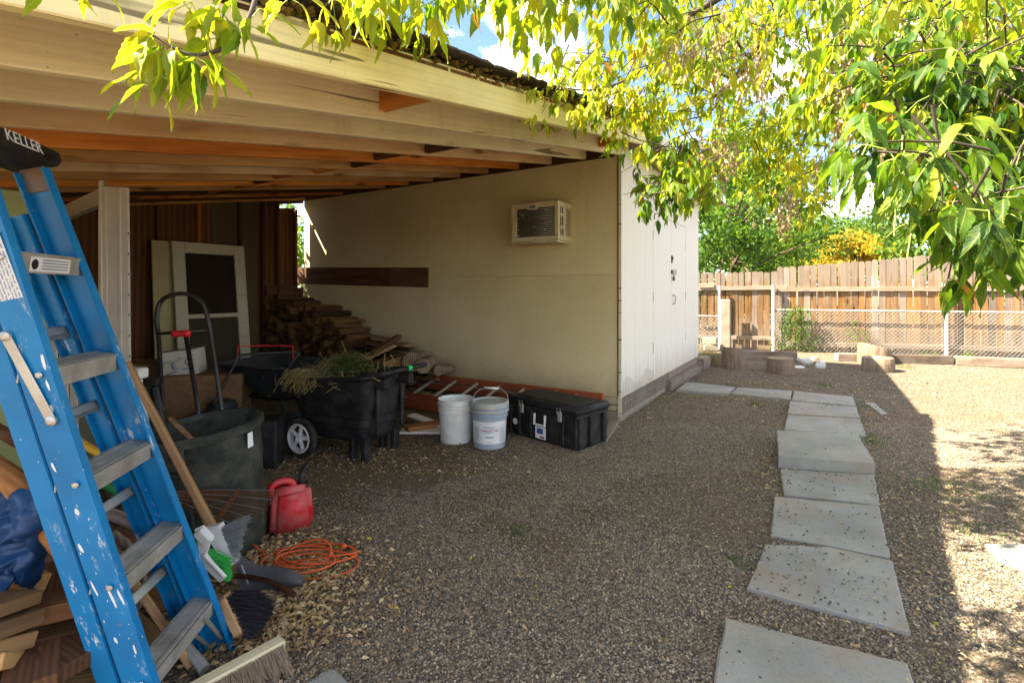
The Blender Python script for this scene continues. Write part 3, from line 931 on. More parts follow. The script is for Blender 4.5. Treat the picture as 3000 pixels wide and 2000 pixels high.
MATS['barkx'] = barkx()
stump(2147, 1078, 62, 58, 'tall leaning log stump beside the gate post', tilt=-.12, slant=-.06)
stump(2286, 1092, 74, 44, 'low log stump standing in front of the timber below the gate', slant=.02)
stump(2562, 1062, 84, 48, 'tall slant-cut stump half hidden behind a short round', slant=-.25)
stump(2572, 1084, 80, 38, 'short wide log round in front of the slant-cut stump', slant=.0)
def timber(a, b, h, w, lab, mat='weathered'):
    L = (b - a).length; n = max(3, int(L / .12))
    m = MB()
    for i in range(n):
        m.box((-L / 2 + L * (i + .5) / n, 0, 0), (L / n, w, h))
    me = m.mesh('timber')
    bm = bmesh.new(); bm.from_mesh(me); bmesh.ops.remove_doubles(bm, verts=bm.verts, dist=.0005)
    seen = [f for f in bm.faces if abs(f.normal.x) > .9 and abs(f.calc_center_median().x) < L / 2 - .001]
    bmesh.ops.delete(bm, geom=seen, context='FACES_ONLY')
    bmesh.ops.bevel(bm, geom=[e for e in bm.edges if abs((e.verts[0].co - e.verts[1].co).normalized().x) > .9], offset=.014, segments=2, affect='EDGES')
    bm.to_mesh(me); bm.free()
    roughen(me, .008, 6, rng.random() * 30)
    return tag(obj('landscape_timber', me, MATS[mat], None, frame((a + b) / 2 + Z * (h / 2 - .01), b - a)), lab, 'timber', 'timbers laid on the gravel')
timber(g(2178, 1050), g(2334, 1057), .17, .15, 'brown landscape timber under the gate, ending near white rocks', 'weathered')
timber(g(2450, 1055), g(2530, 1056), .14, .14, 'short dark timber in shade beside the slant-cut stump', 'tie')
timber(g(2606, 1062), g(2786, 1066), .16, .16, 'sunlit tan timber below the rusty pipe post', 'weathered')
timber(g(2797, 1067), g(3080, 1080), .16, .16, 'long sunlit timber under the chain link past the rusty post', 'weathered')
timber(g(1948, 1145), g(2040, 1086), .15, .17, 'old cracked railway tie along the foot of the shed doors', 'tie')
timber(g(2046, 1082), g(2068, 1074), .2, .17, 'sawn timber block at the far end of the shed wall', 'tie')
timber(g(2066, 1070), g(2110, 1054), .14, .12, 'twisted old timber between the shed corner and the tall stump', 'tie')
def rock(px, py, wpx, hpx, lab, mat):
    c = g(px, py); d = c.y; R = wpx / FPX * d / 2; h = hpx / FPX * d
    bm = bmesh.new(); bmesh.ops.create_icosphere(bm, subdivisions=2, radius=1)
    me = bpy.data.meshes.new('rock'); 
    sd = rng.random() * 40
    for v in bm.verts:
        k = 1 + .35 * mnoise.noise(v.co * 1.4 + Vector((sd, 0, 0))) + .12 * mnoise.noise(v.co * 4 + Vector((sd, 3, 0)))
        v.co = Vector((v.co.x * R * k, v.co.y * R * .8 * k, v.co.z * h * .6 * k + h * .3))
    bm.to_mesh(me); bm.free()
    tag(obj('rock', me, mat, None, T3(*c)), lab, 'rock', 'loose rocks by the fence')
MATS['whiterock'] = plain('white_limestone', (.62, .60, .56), .9, .2, dirt=.4, scale=9, bump=.5, dirtcol=(.36, .32, .27))
MATS['tanrock'] = plain('tan_sandstone', (.46, .32, .19), .9, .2, dirt=.3, scale=9, bump=.5)
rock(2341, 1058, 20, 13, 'small white rock touching the end of the brown timber', MATS['whiterock'])
rock(2366, 1066, 32, 20, 'rounded white rock beside the tan one', MATS['whiterock'])
rock(2388, 1054, 26, 14, 'flat tan rock among the white ones', MATS['tanrock'])
rock(2404, 1078, 28, 26, 'upright white rock set forward in the gravel', MATS['whiterock'])
rock(2340, 1078, 34, 8, 'low flat white rock beside the low stump', MATS['whiterock'])
rock(2090, 1062, 22, 7, 'thin flat reddish stone beside the twisted timber', MATS['tanrock'])

# concrete blocks stacked in the corner behind the shed
for i, (px, z0, rr) in enumerate(((2082, .0, .1), (2078, .145, -.1))):
    p = F(r_at(px, .25), .25, z0)
    o = MB().cbox((0, 0, .07), (.28, .16, .14), .008).build('concrete_block', MATS['concrete'], None, frame(p, FD) @ RZ(rr))
    tag(o, ['lower', 'upper'][i] + ' grey concrete block of the stack between shed and white gate pipe', 'block', 'stacked concrete blocks')

# ------------------------------------------------------------------ object materials
MATS['acwhite'] = plain('yellowed_ac_housing', (.62, .56, .42), .55, .35, dirt=.35, scale=5, dirtcol=(.36, .22, .08))
MATS['black'] = plain('black_plastic', (.009, .009, .010), .5, .3, dirt=.35, scale=16, dirtcol=(.065, .055, .045))
MATS['blacksteel'] = plain('black_enamel_tube', (.012, .012, .013), .35, .5, dirt=.2, scale=25, dirtcol=(.09, .07, .06))
MATS['brkt'] = plain('dull_rusted_bracket', (.16, .15, .14), .6, .4, metal=.4, dirt=.5, scale=9, dirtcol=(.20, .09, .03))
MATS['darkcoil'] = plain('dark_coil_fins', (.05, .045, .032), .6, .4, dirt=.3, scale=20)
MATS['alu'] = plain('dull_aluminium', (.55, .54, .52), .42, .5, metal=.75, dirt=.45, scale=7, dirtcol=(.40, .36, .30))
MATS['white'] = plain('white_plastic', (.74, .73, .72), .5, .35, dirt=.3, scale=6, dirtcol=(.42, .38, .33))
MATS['whitemetal'] = plain('white_enamel_metal', (.80, .72, .64), .5, .4, dirt=.15, scale=7, dirtcol=(.45, .37, .30))
MATS['greybucket'] = plain('grey_bucket_plastic', (.30, .35, .43), .5, .35, dirt=.25, scale=8, dirtcol=(.55, .50, .42))
MATS['lidgrey'] = plain('grey_lid_plastic', (.33, .36, .38), .5, .35, dirt=.45, scale=7, dirtcol=(.52, .47, .34))
MATS['label'] = plain('paper_label', (.72, .72, .74), .6, .3, dirt=.15)
MATS['maroon'] = plain('maroon_print', (.30, .015, .04), .6, .2, dirt=.05)
MATS['greyprint'] = plain('grey_print', (.18, .19, .22), .6, .2, dirt=.05)
MATS['orangeprint'] = plain('orange_print', (.52, .14, .03), .6, .2, dirt=.05)
MATS['blueprint'] = plain('blue_print', (.03, .08, .25), .6, .2, dirt=.05)
MATS['red'] = plain('red_fuel_plastic', (.50, .012, .022), .45, .4, dirt=.45, scale=10, dirtcol=(.42, .16, .14), bump=.25)
MATS['redtube'] = plain('red_enamel', (.62, .015, .03), .4, .4, dirt=.1)
MATS['orange'] = plain('orange_cord', (.62, .11, .03), .55, .35, dirt=.3, scale=18)
MATS['bin'] = plain('dark_bin_plastic', (.014, .018, .015), .6, .25, dirt=.5, scale=9, dirtcol=(.075, .072, .058), bump=.2)
MATS['cartgrey'] = plain('charcoal_plastic', (.009, .009, .011), .55, .25, dirt=.35, scale=11, dirtcol=(.055, .048, .045), bump=.2)
MATS['wbgrey'] = plain('grey_poly_tray', (.05, .057, .07), .55, .3, dirt=.4, scale=6, dirtcol=(.028, .028, .03))
MATS['wheelgrey'] = plain('pale_wheel_plastic', (.74, .72, .74), .5, .35, dirt=.15, scale=9, dirtcol=(.35, .32, .3))
MATS['rubber'] = plain('worn_rubber', (.022, .02, .02), .8, .2, dirt=.4, scale=14, dirtcol=(.09, .075, .06))
MATS['fluo'] = plain('green_tape', (.02, .62, .12), .5, .3, dirt=.1)
MATS['card'] = plain('cardboard', (.30, .19, .10), .85, .15, dirt=.25, scale=5)
MATS['boxwhite'] = plain('white_carton', (.62, .58, .52), .8, .2, dirt=.2, scale=5)
MATS['particle'] = plain('particle_board', (.27, .16, .085), .85, .15, dirt=.35, scale=12, bump=.3)
MATS['handle'] = wood('tool_handle_wood', (.20, .10, .045), (.38, .22, .11), (.50, .32, .17), knots=.2, var=.25, cracks=.4)
MATS['handle2'] = wood('dark_orange_wood', (.16, .055, .018), (.33, .14, .045), (.44, .22, .09), knots=.3, var=.2)
MATS['lumber'] = wood('lumber_offcut', (.17, .09, .04), (.33, .205, .10), (.45, .30, .155), knots=.7, var=.3)
MATS['oldlumber'] = wood('old_lumber_offcut', (.09, .045, .02), (.21, .12, .056), (.33, .205, .10), knots=.7, var=.4)
MATS['fire'] = wood('firewood', (.055, .024, .010), (.15, .076, .032), (.26, .15, .066), knots=.4, var=.6)
MATS['fiberred'] = plain('orange_fibreglass', (.36, .085, .035), .5, .35, dirt=.35, scale=6, dirtcol=(.16, .06, .03))
MATS['yellow'] = plain('yellow_handle', (.66, .36, .02), .45, .4, dirt=.2)
MATS['greenh'] = plain('green_handle', (.012, .20, .045), .4, .45, dirt=.25)
MATS['tarp'] = plain('blue_tarp', (.006, .045, .14), .45, .4, dirt=.3, scale=6, bump=.3)
MATS['bristlegreen'] = plain('green_bristle', (.03, .38, .06), .6, .3, dirt=.2)
MATS['bristlegrey'] = plain('grey_bristle', (.34, .34, .36), .6, .3, dirt=.25)
MATS['bristleblack'] = plain('black_bristle', (.018, .015, .022), .6, .3, dirt=.2)
MATS['bristletan'] = plain('tan_bristle', (.30, .225, .16), .8, .2, dirt=.3, scale=20)
MATS['creamwood'] = wood('pale_broom_block', (.48, .40, .25), (.62, .54, .36), (.70, .62, .44), knots=.2, var=.1, cracks=.15)
MATS['darkgrey'] = plain('charcoal_scoop', (.045, .045, .055), .6, .3, dirt=.35, scale=5, dirtcol=(.13, .12, .12))
MATS['canvasbark'] = wood('pale_bark', (.24, .15, .085), (.42, .29, .18), (.66, .58, .50), knots=.4, var=.1)

def ladder_blue():
    m = NT('scuffed_blue_fibreglass', .38, .45)
    v = m.coord(rand=3)
    n1 = m.noise(v, 5, 5, .6)
    c = m.ramp(n1, [(.3, (.0008, .125, .32)), (.6, (.001, .17, .41)), (.85, (.002, .215, .48))])
    vs_ = m.n('ShaderNodeMapping', {'Vector': v, 'Scale': (1.0, 3.2, 3.2)}).outputs[0]
    fl = m.math('MULTIPLY', m.thr(m.vor(vs_, 19), .10, .06), m.thr(m.noise(v, 3.2, 3), .56, .62))
    patch = m.math('MULTIPLY', m.thr(m.noise(vs_, 12, 9, .8), .56, .64), m.thr(m.noise(v, 2.6, 2), .52, .62))
    spk = m.math('MULTIPLY', m.thr(m.vor(v, 70), .12, .08), m.thr(m.noise(v, 6, 2), .60, .66))
    c = m.mix(m.math('MAXIMUM', m.math('MAXIMUM', fl, patch), spk), c, (.66, .66, .64))
    dn = m.thr(m.noise(v, 6, 7, .7), .64, .70)
    c = m.mix(m.math('MULTIPLY', dn, .6), c, (.24, .15, .09))
    m.set(Base_Color=c); m.bump(m.noise(v, 60, 3), .06, .003)
    return m.m
MATS['blue'] = ladder_blue()
def step_alu():
    m = NT('ribbed_step_aluminium', .5, .5)
    v = m.coord(rand=3)
    n1 = m.noise(v, 9, 6, .65)
    c = m.ramp(n1, [(.3, (.27, .25, .22)), (.55, (.42, .40, .37)), (.8, (.55, .53, .50))])
    c = m.mix(m.math('MULTIPLY', m.thr(m.noise(v, 14, 6, .7), .62, .67), .7), c, (.66, .60, .48))
    w = m.n('ShaderNodeTexWave', {'Vector': v, 'Scale': 52.0}, wave_type='BANDS', bands_direction='Y').outputs['Fac']
    m.set(Base_Color=c, Metallic=.45); m.bump(w, .6, .003)
    return m.m
MATS['step'] = step_alu()
def printed(name, base, ink, sx, sy):
    m = NT(name, .6, .25)
    v = m.coord()
    w = m.n('ShaderNodeTexWave', {'Vector': v, 'Scale': sy}, wave_type='BANDS', bands_direction='Y').outputs['Fac']
    n = m.noise(m.n('ShaderNodeMapping', {'Vector': v, 'Scale': (sx, sy * 3, 1)}).outputs[0], 1, 3)
    m.set(Base_Color=m.mix(m.math('MULTIPLY', m.thr(w, .5, .6), m.thr(n, .42, .5)), base, ink))
    return m.m
MATS['fineprint'] = printed('fine_print_label', (.66, .65, .62), (.20, .24, .36), 160, 40)

# ------------------------------------------------------------------ window air conditioner
ac = thing('air_conditioner', tuple(W(.79, .15, 1.8)), 'yellowed window air conditioner jutting through the cream shed wall', 'air conditioner')
A0, A1, AS, AZ0, AZ1 = .517, 1.055, .31, 1.80, 2.19
M_ = WF @ T3((A0 + A1) / 2, AS / 2, (AZ0 + AZ1) / 2)
w_, d_, h_ = A1 - A0, AS, AZ1 - AZ0
b = MB()
b.cbox((0, 0, h_ / 2 - .004), (w_, d_, .008), .002); b.cbox((0, 0, -h_ / 2 + .004), (w_, d_, .008), .002)
b.cbox((w_ / 2 - .004, 0, 0), (.008, d_, h_ - .018), .002)
# side facing the shed corner, with louvre slots cut through it
x0 = -w_ / 2 + .004
cells = [(-d_ / 2, -d_ / 2 + .015), (.045, .072), (.082, d_ / 2)]
b.box((x0, -d_ / 2 + .0075, 0), (.008, .015, h_ - .018))
b.box((x0, .01, 0), (.008, .06, h_ - .018)); b.box((x0, d_ / 2 - .02, 0), (.008, .04, h_ - .018)); b.box((x0, .081, 0), (.008, .010, h_ - .018))
for z in (-h_ / 2 + .03, -.062, .062, h_ / 2 - .03):
    b.box((x0, .073, z), (.008, .074, .028 if abs(z) < .1 else .042))
b.box((x0, -.08, h_ / 2 - .03), (.008, .12, .042)); b.box((x0, -.08, -h_ / 2 + .03), (.008, .12, .042))
b.build('housing', MATS['acwhite'], ac, M_)
for i in range(22):
    z = -h_ / 2 + .058 + i * (h_ - .116) / 21
    MB().box((x0, -.08, z), (.006, .12, .006)).build('louvre', MATS['acwhite'], ac, M_)
MB().cbox((0, -.03, 0), (w_ - .02, d_ - .1, h_ - .02), .004).build('inner_case', MATS['darkcoil'], ac, M_)
fb = MB()
fy = d_ / 2 + .004
fb.cbox((0, fy, h_ / 2 - .028), (w_, .012, .056), .003); fb.cbox((0, fy, -h_ / 2 + .022), (w_, .012, .044), .003)
fb.cbox((-w_ / 2 + .02, fy, 0), (.04, .012, h_ - .1), .002); fb.cbox((w_ / 2 - .03, fy, 0), (.06, .012, h_ - .1), .002)
fb.cbox((.02, fy + .001, h_ / 2 - .062), (.12, .012, .02), .002)
fb.build('front_frame', MATS['acwhite'], ac, M_)
MB().cbox((-.005, d_ / 2 - .012, -.006), (w_ - .09, .006, h_ - .10), .001).build('fin_panel', MATS['darkcoil'], ac, M_)
for i in range(15):
    z = -h_ / 2 + .06 + i * (h_ - .13) / 14
    MB().tube([(-w_ / 2 + .04, d_ / 2 - .004, z), (w_ / 2 - .06, d_ / 2 - .004, z)], .0035, 6).build('coil_tube', MATS['alu'], ac, M_, smooth=True)
for x, z in ((.17, .10), (.13, .085), (.14, .07), (.19, .045), (-.13, .115), (.0, -.05), (.185, -.07), (-.12, -.08), (.19, -.13)):
    MB().tube([(x, fy - .003, z), (x + .008, fy + .002, z + .006), (x + rng.uniform(-.012, .012), fy - .002, z - .012)], .0028, 5).build('paint_chip', MATS['white'], ac, M_)
MB().lathe([(.033, 0), (.036, .002), (.03, .004)], 24, T3(.02, fy + .006, h_ / 2 - .042) @ Matrix.Diagonal((1, 1, .42, 1)) @ RX(-math.pi / 2), capt=True).build('badge', MATS['blueprint'], ac, M_)
MB().tube([(-.005, fy + .0105, h_ / 2 - .044), (.02, fy + .0108, h_ / 2 - .038), (.045, fy + .0105, h_ / 2 - .044)], .0025, 5).build('badge_mark', MATS['label'], ac, M_)
wbox('surround', A0 - .012, A1 + .012, .0005, .004, AZ1 + .002, AZ1 + .03, MATS['trim'], ac)
wbox('tray', A0 + .01, A1 + .005, .005, AS + .01, AZ0 - .018, AZ0 - .003, MATS['trim'], ac)

# ------------------------------------------------------------------ blue stepladder, folded, leaning by the outbuilding
Nf, Nt = Vector((-.982, 1.462, 0)), Vector((-1.283, 1.209, 1.665))
Ff, Ft = Vector((-1.010, 1.850, 0)), Vector((-1.375, 1.505, 1.665))
ladder = thing('stepladder', tuple((Nf + Ff) / 2), 'paint-spattered blue fibreglass stepladder with aluminium steps, folded and leaning', 'ladder')
LD = (Ff - Nf).normalized()
RD = ((Nt + Ft) / 2 - (Nf + Ff) / 2).normalized()
LND = LD.cross(RD).normalized()
if LND.x < 0: LND = -LND
def cchan(name, p0, p1, inward, w, dep, th, mat, parent):
    x = (p1 - p0).normalized(); y = (LND - x * LND.dot(x)).normalized(); z = x.cross(y)
    sg = 1 if z.dot(inward) > 0 else -1
    L = (p1 - p0).length
    pr = [(0, 0), (0, dep), (-th, dep), (-th, th), (-w + th, th), (-w + th, dep), (-w, dep), (-w, 0)]
    vv = [(0, a, b_ * sg) for a, b_ in pr] + [(L, a, b_ * sg) for a, b_ in pr]
    n = 8
    ff = [(i, (i + 1) % n, n + (i + 1) % n, n + i) for i in range(n)] + [(0, 1, 2, 3), (0, 3, 4, 7), (4, 5, 6, 7), (8, 11, 10, 9), (8, 15, 12, 11), (12, 15, 14, 13)]
    M = Matrix(((x.x, y.x, z.x, p0.x), (x.y, y.y, z.y, p0.y), (x.z, y.z, z.z, p0.z), (0, 0, 0, 1)))
    me = MB().add(vv, ff).mesh(name, fix=True)
    bm = bmesh.new(); bm.from_mesh(me)
    bmesh.ops.bevel(bm, geom=[e for e in bm.edges if abs((e.verts[0].co - e.verts[1].co).normalized().x) > .9], offset=.0022, segments=2, affect='EDGES')
    bm.to_mesh(me); bm.free()
    return obj(name, me, mat, parent, M)
RW = .084
railN = cchan('front_rail', Nf, Nt, LD, RW, .024, .006, MATS['blue'], ladder)
railF = cchan('front_rail', Ff, Ft, -LD, RW, .032, .006, MATS['blue'], ladder)
bo = -LND * (RW + .012)
rearN = cchan('rear_rail', Nf + bo + LD * .006 + RD * .02, Nt + bo + LD * .006 - RD * .12, LD, .058, .028, .005, MATS['blue'], ladder)
rearF = cchan('rear_rail', Ff + bo - LD * .006 + RD * .02, Ft + bo - LD * .006 - RD * .12, -LD, .058, .028, .005, MATS['blue'], ladder)
def on(a, b, z): return a.lerp(b, z / 1.665)
for i in range(5):
    z = .215 + i * .298
    a = on(Nf, Nt, z) + LD * .008; c = on(Ff, Ft, z) - LD * .008
    L = (c - a).length
    M = frame((a + c) / 2 - LND * .04 + Z * 0.0, c - a, (Z * .99 + LND * .12).normalized())
    sg = 1 if (M.to_3x3() @ Vector((0, 1, 0))).dot(LND) > 0 else -1
    b = MB().box((0, 0, .0), (L, .076, .004)).box((0, sg * .038, -.024), (L, .004, .052)).box((0, -sg * .038, -.02), (L, .004, .044))
    b.box((0, sg * .025, .0025), (L, .010, .003)).box((0, -sg * .025, .0025), (L, .010, .003))
    st = b.build('step', MATS['step'], ladder, M)
    if i == 4:
        lb = MB().add([(-.07, 0, -.045), (.11, 0, -.045), (.11, 0, -.006), (-.07, 0, -.006)], [(0, 1, 2, 3)]).build('sticker', MATS['label'], st, M @ T3(-.03, sg * .0406, 0))
        MB().lathe([(.014, 0), (.014, .0006)], 14, T3(-.05, 0, -.026) @ RX(-sg * math.pi / 2)).build('sticker_mark', MATS['black'], st, M @ T3(-.03, sg * .0408, 0))
        for k in range(4):
            MB().box((.04, sg * .0006, -.013 - k * .008), (.12, .0006, .003)).build('sticker_line', MATS['greyprint'], st, M @ T3(-.03, sg * .0406, 0))
    for e, sgn in ((a, 1), (c, -1)):
        MB().lathe([(.009, 0), (.007, .003), (.0, .004)], 10).build('rivet', MATS['alu'], ladder, frame(e - LND * .03 - LD * sgn * .0145 - RD * .02, RD, -LD * sgn))
for i, z in enumerate((.36, .66, .96, 1.2)):
    a = on(Nf, Nt, z) + bo + LD * .012 - LND * .02; c = on(Ff, Ft, z) + bo - LD * .012 - LND * .02
    MB().box((0, 0, 0), ((c - a).length, .03, .004)).box((0, .013, -.012), ((c - a).length, .004, .028)).box((0, -.013, -.012), ((c - a).length, .004, .028)).build('rear_brace', MATS['alu'], ladder, frame((a + c) / 2, c - a, (LND + Z * .5).normalized()))
MB().tube([on(Nf, Nt, .21) + LD * .03 - LND * .05, on(Nf, Nt, .03) + LD * .012 - LND * .05], .007, 6).build('diagonal_brace', MATS['alu'], ladder)
MB().tube([on(Ff, Ft, .20) - LD * .10 - LND * .0, on(Ff, Ft, .05) - LD * .012 - LND * .03], .007, 6).build('diagonal_brace', MATS['alu'], ladder)
MB().tube([on(Ff, Ft, .20) - LD * .10 - LND * .08, on(Ff, Ft, .03) - LD * .012 - LND * .08], .007, 6).build('diagonal_brace', MATS['alu'], ladder)
# folded spreader bar and warning sticker on the outer face of the near rail
sa = on(Nf, Nt, 1.20) - LND * .075 - LD * .006; sb_ = on(Nf, Nt, .97) - LND * .035 - LD * .006
bar('spreader_bar', sa, sb_, .004, .024, MATS['alu'], ladder, up=LND, ch=.001)
for p in (sa, sb_):
    MB().lathe([(.013, -.004), (.013, .004), (.006, .008)], 12, capt=True).build('rivet', MATS['alu'], ladder, frame(p, RD, -LD))
x_ = RD; y_ = LND
P_ = on(Nf, Nt, 1.34) - LND * .046 - LD * .0014
Mst = frame(P_, RD, -LD)
MB().add([(-.11, -.034, 0), (.11, -.034, 0), (.11, .034, 0), (-.11, .034, 0)], [(0, 1, 2, 3)]).build('warning_sticker', MATS['fineprint'], railN, Mst)
rn_ = random.Random(4)
for zz_, off_, ln_, wd_ in ((.47, .035, .075, .007), (.50, .07, .045, .005), (.46, .012, .05, .006), (.72, .05, .02, .010), (.62, .07, .03, .008), (.34, .06, .02, .006), (.85, .07, .03, .006), (1.06, .02, .03, .006), (1.0, .03, .02, .009), (1.12, .012, .04, .008), (.30, .02, .03, .005)):
    c_ = on(Nf, Nt, zz_) - LND * off_ - LD * .0012
    pl_ = []
    for k in range(14):
        a_ = 2 * math.pi * k / 14
        q_ = .55 + .6 * rn_.random() if wd_ > .015 else .85 + .3 * rn_.random()
        pl_.append((ln_ / 2 * math.cos(a_) * q_, wd_ / 2 * math.sin(a_) * q_))
    MB().prism(pl_, -.0004, .0006).build('paint_splash', MATS['label'], railN, frame(c_, RD + LND * rn_.uniform(-.12, .12), -LD), fix=True)
# black top cap
ca = Nt + RD * .02 - LD * .035; cb_ = Ft + RD * .02 + LD * .035
Mc = frame((ca + cb_) / 2 - LND * .055, cb_ - ca, RD)
cap = MB().cbox((0, 0, .015), ((cb_ - ca).length, .135, .052), .014).build('top_cap', MATS['black'], ladder, Mc)
sgy = 1 if (Mc.to_3x3() @ Vector((0, 1, 0))).dot(LND) > 0 else -1
Mtx = Mc @ T3(.012, sgy * .0685, .015) @ (RX(math.pi / 2) if sgy < 0 else RZ(math.pi) @ RX(math.pi / 2))
text_mesh('KELLER', .046, Mtx if sgy < 0 else Mc @ T3(.012, .0685, .015) @ RX(-math.pi / 2) @ RZ(0), 'lettering', MATS['label'], cap)
for rail, p in ((railN, Nt), (railF, Ft)):
    e = p - LND * .045 - RD * .03 + (LD if rail is railN else -LD) * .008
    MB().cbox((0, 0, 0), (.07, .07, .003), .001).build('cap_bracket', MATS['brkt'], rail, frame(e, RD, -LD))

# ------------------------------------------------------------------ rubbish bin
bc = Vector((-1.487, 2.56, 0))
MBn = T3(*bc) @ RY(math.radians(-6.0)) @ RX(math.radians(3.0))
tb = thing('rubbish_bin', tuple(bc), 'dark green round rubbish bin without a lid, tilting slightly', 'bin', M=T3(*bc))
H_ = .635; R0, R1 = .222, .262
prof = [(R0 * .3, 0.03), (R0 * .93, .0), (R0, .02)] + [(R0 + (R1 - R0) * k / 8 + (.004 if k % 3 == 0 else 0), .02 + (H_ - .05) * k / 8) for k in range(1, 9)]
prof += [(R1 + .003, H_ - .03), (R1 - .012, H_ - .028), (R0 - .012, .04), (.01, .035)]
MB().lathe(prof, 48).build('body', MATS['bin'], tb, MBn, smooth='auto')
MB().lathe([(R1 + .0, H_ - .045), (R1 + .018, H_ - .04), (R1 + .02, H_ - .01), (R1 + .012, H_), (R1 - .006, H_), (R1 - .010, H_ - .03)], 48, capb=False).build('rim', MATS['bin'], tb, MBn, smooth='auto')
for ang in (math.radians(-95), math.radians(85)):
    Mh = MBn @ RZ(ang)
    rr = R1 - .004
    MB().cbox((rr + .010, 0, H_ - .155), (.03, .17, .028), .008).build('handle', MATS['bin'], tb, Mh)
    MB().cbox((rr + .004, .088, H_ - .10), (.028, .012, .12), .004).build('handle_side', MATS['bin'], tb, Mh)
    MB().cbox((rr + .004, -.088, H_ - .10), (.028, .012, .12), .004).build('handle_side', MATS['bin'], tb, Mh)
    MB().cbox((rr - .012, 0, H_ - .34), (.02, .18, .34), .004).build('handle_channel', MATS['bin'], tb, Mh)
MB().add([(R1 + .012, -.018, H_ - .12), (R1 + .012, .018, H_ - .12), (R1 + .014, .022, H_ - .05), (R1 + .014, -.01, H_ - .05)], [(0, 1, 2, 3)]).build('torn_sticker', MATS['label'], tb, MBn @ RZ(math.radians(-14)))
tag(MB().tube([at(500, 1225, 2.5), at(585, 1310, 2.42)], .012, 10).build('wooden_rod', MATS['handle'], smooth=True), 'thin wooden rod sticking up inside the rubbish bin', 'rod')

# ------------------------------------------------------------------ red fuel can
fc = g(850, 1548)
Mf = T3(*fc) @ RZ(math.radians(38)) @ Matrix.Scale(.9, 4)
can = thing('fuel_can', tuple(fc), 'dusty red plastic fuel can with a black spout', 'fuel can', M=T3(*fc))
bm = bmesh.new(); bmesh.ops.create_cube(bm, size=1)
for v in bm.verts:
    k = 1.0 if v.co.z < 0 else .86
    v.co = Vector((v.co.x * .25 * k, v.co.y * .185 * k, (v.co.z + .5) * .265))
bmesh.ops.bevel(bm, geom=bm.edges[:], offset=.032, segments=4, affect='EDGES')
me = bpy.data.meshes.new('body'); bm.to_mesh(me); bm.free()
me.polygons.foreach_set('use_smooth', [True] * len(me.polygons))
obj('body', me, MATS['red'], can, Mf)
MB().tube(smoothpath([(-.10, 0, .21), (-.105, 0, .275), (-.05, 0, .30), (.01, 0, .28), (.02, 0, .235)], 6), .02, 10).build('grip', MATS['red'], can, Mf, smooth=True)
MB().lathe([(.036, .235), (.036, .262), (.028, .268)], 20, T3(.07, 0, 0), capt=True).build('collar', MATS['black'], can, Mf, smooth='auto')
MB().tube(smoothpath([(.07, 0, .262), (.068, 0, .31), (.085, 0, .345), (.12, .0, .385)], 5), [.020] * 6 + [.015] * 10, 12).build('spout', MATS['black'], can, Mf, smooth=True)

# ------------------------------------------------------------------ orange extension cord
pts = []
cc = g(900, 1650)
for i in range(170):
    a = i * .21
    R_ = .17 + .075 * math.sin(a * .37) + .04 * math.sin(a * 1.3 + 2)
    pts.append(cc + Vector((R_ * math.cos(a) * 1.0 + .05 * math.sin(a * .21), R_ * .55 * math.sin(a) + .03 * math.cos(a * .33), .014 + .02 * (.5 + .5 * math.sin(a * .77 + 1)) + (.06 if 60 < i < 72 else 0) * math.sin((i - 60) / 12 * math.pi))))
pts = [g(735, 1590, .05), g(775, 1620, .02), g(800, 1650, .02)] + pts + [g(985, 1640, .02), g(1000, 1610, .03), g(1008, 1598, .04)]
cord = thing('extension_cord', tuple(cc), 'orange extension cord coiled on the leaf litter', 'cord')
MB().tube(smoothpath(pts, 2), .005, 6).build('cable', MATS['orange'], cord, smooth=True)
MB().tube([g(1003, 1604, .035), g(1012, 1592, .05)], [.013, .015], 10).build('plug', MATS['orange'], cord, smooth=True)
MB().tube([g(1012, 1592, .05), g(1017, 1585, .055)], .012, 10).build('plug_end', MATS['black'], cord, smooth=True)

# ------------------------------------------------------------------ buckets
def bucket(c, name, lab, mat, lid=False):
    bk = thing(name, tuple(c), lab, 'bucket')
    R0, R1, h = .132, .150, .37
    prof = [(.02, .004), (R0 - .006, .004), (R0, .010)]
    def rr(z): return R0 + (R1 - R0) * z / h
    prof += [(rr(.1), .1), (rr(.25), .25)]
    for z in (.262, .295, .328):
        prof += [(rr(z), z), (rr(z) + .010, z + .002), (rr(z) + .010, z + .008), (rr(z), z + .010)]
    prof += [(rr(.36), .36), (R1 + .006, .362), (R1 + .006, .37), (R1 - .003, .37), (R1 - .006, .36), (R0 - .004, .02), (.01, .015)]
    MB().lathe(prof, 40).build('body', MATS[mat], bk, T3(*c), smooth='auto')
    if lid:
        MB().lathe([(R1 + .008, .335), (R1 + .012, .34), (R1 + .012, .375), (R1 + .004, .382), (R1 - .012, .382), (R1 - .018, .372), (.05, .374), (.0, .374)], 40, capb=False).build('lid', MATS['lidgrey'], bk, T3(*c), smooth='auto')
        MB().lathe([(R1 + .009, .300), (R1 + .013, .303), (R1 + .013, .32), (R1 + .008, .325)], 40, capb=False).build('lid_skirt', MATS['lidgrey'], bk, T3(*c), smooth='auto')
    return bk
wc = g(1336, 1291)
wbk = bucket(wc, 'white_bucket', 'open white plastic bucket standing next to the paint bucket', 'white')
hp = [wc + Vector((.152 * math.cos(a), .152 * math.sin(a), .30 - .11 * abs(math.sin((a + .45 + 1.57) * 1.0)) if False else .30)) for a in np.linspace(-1.0, -.5, 3)]
MB().tube(smoothpath([wc + Vector((.12, -.10, .30)), wc + Vector((.148, -.085, .25)), wc + Vector((.165, -.03, .21)), wc + Vector((.168, .04, .19))], 5), .0025, 6).build('bail', MATS['galv'], wbk, smooth=True)
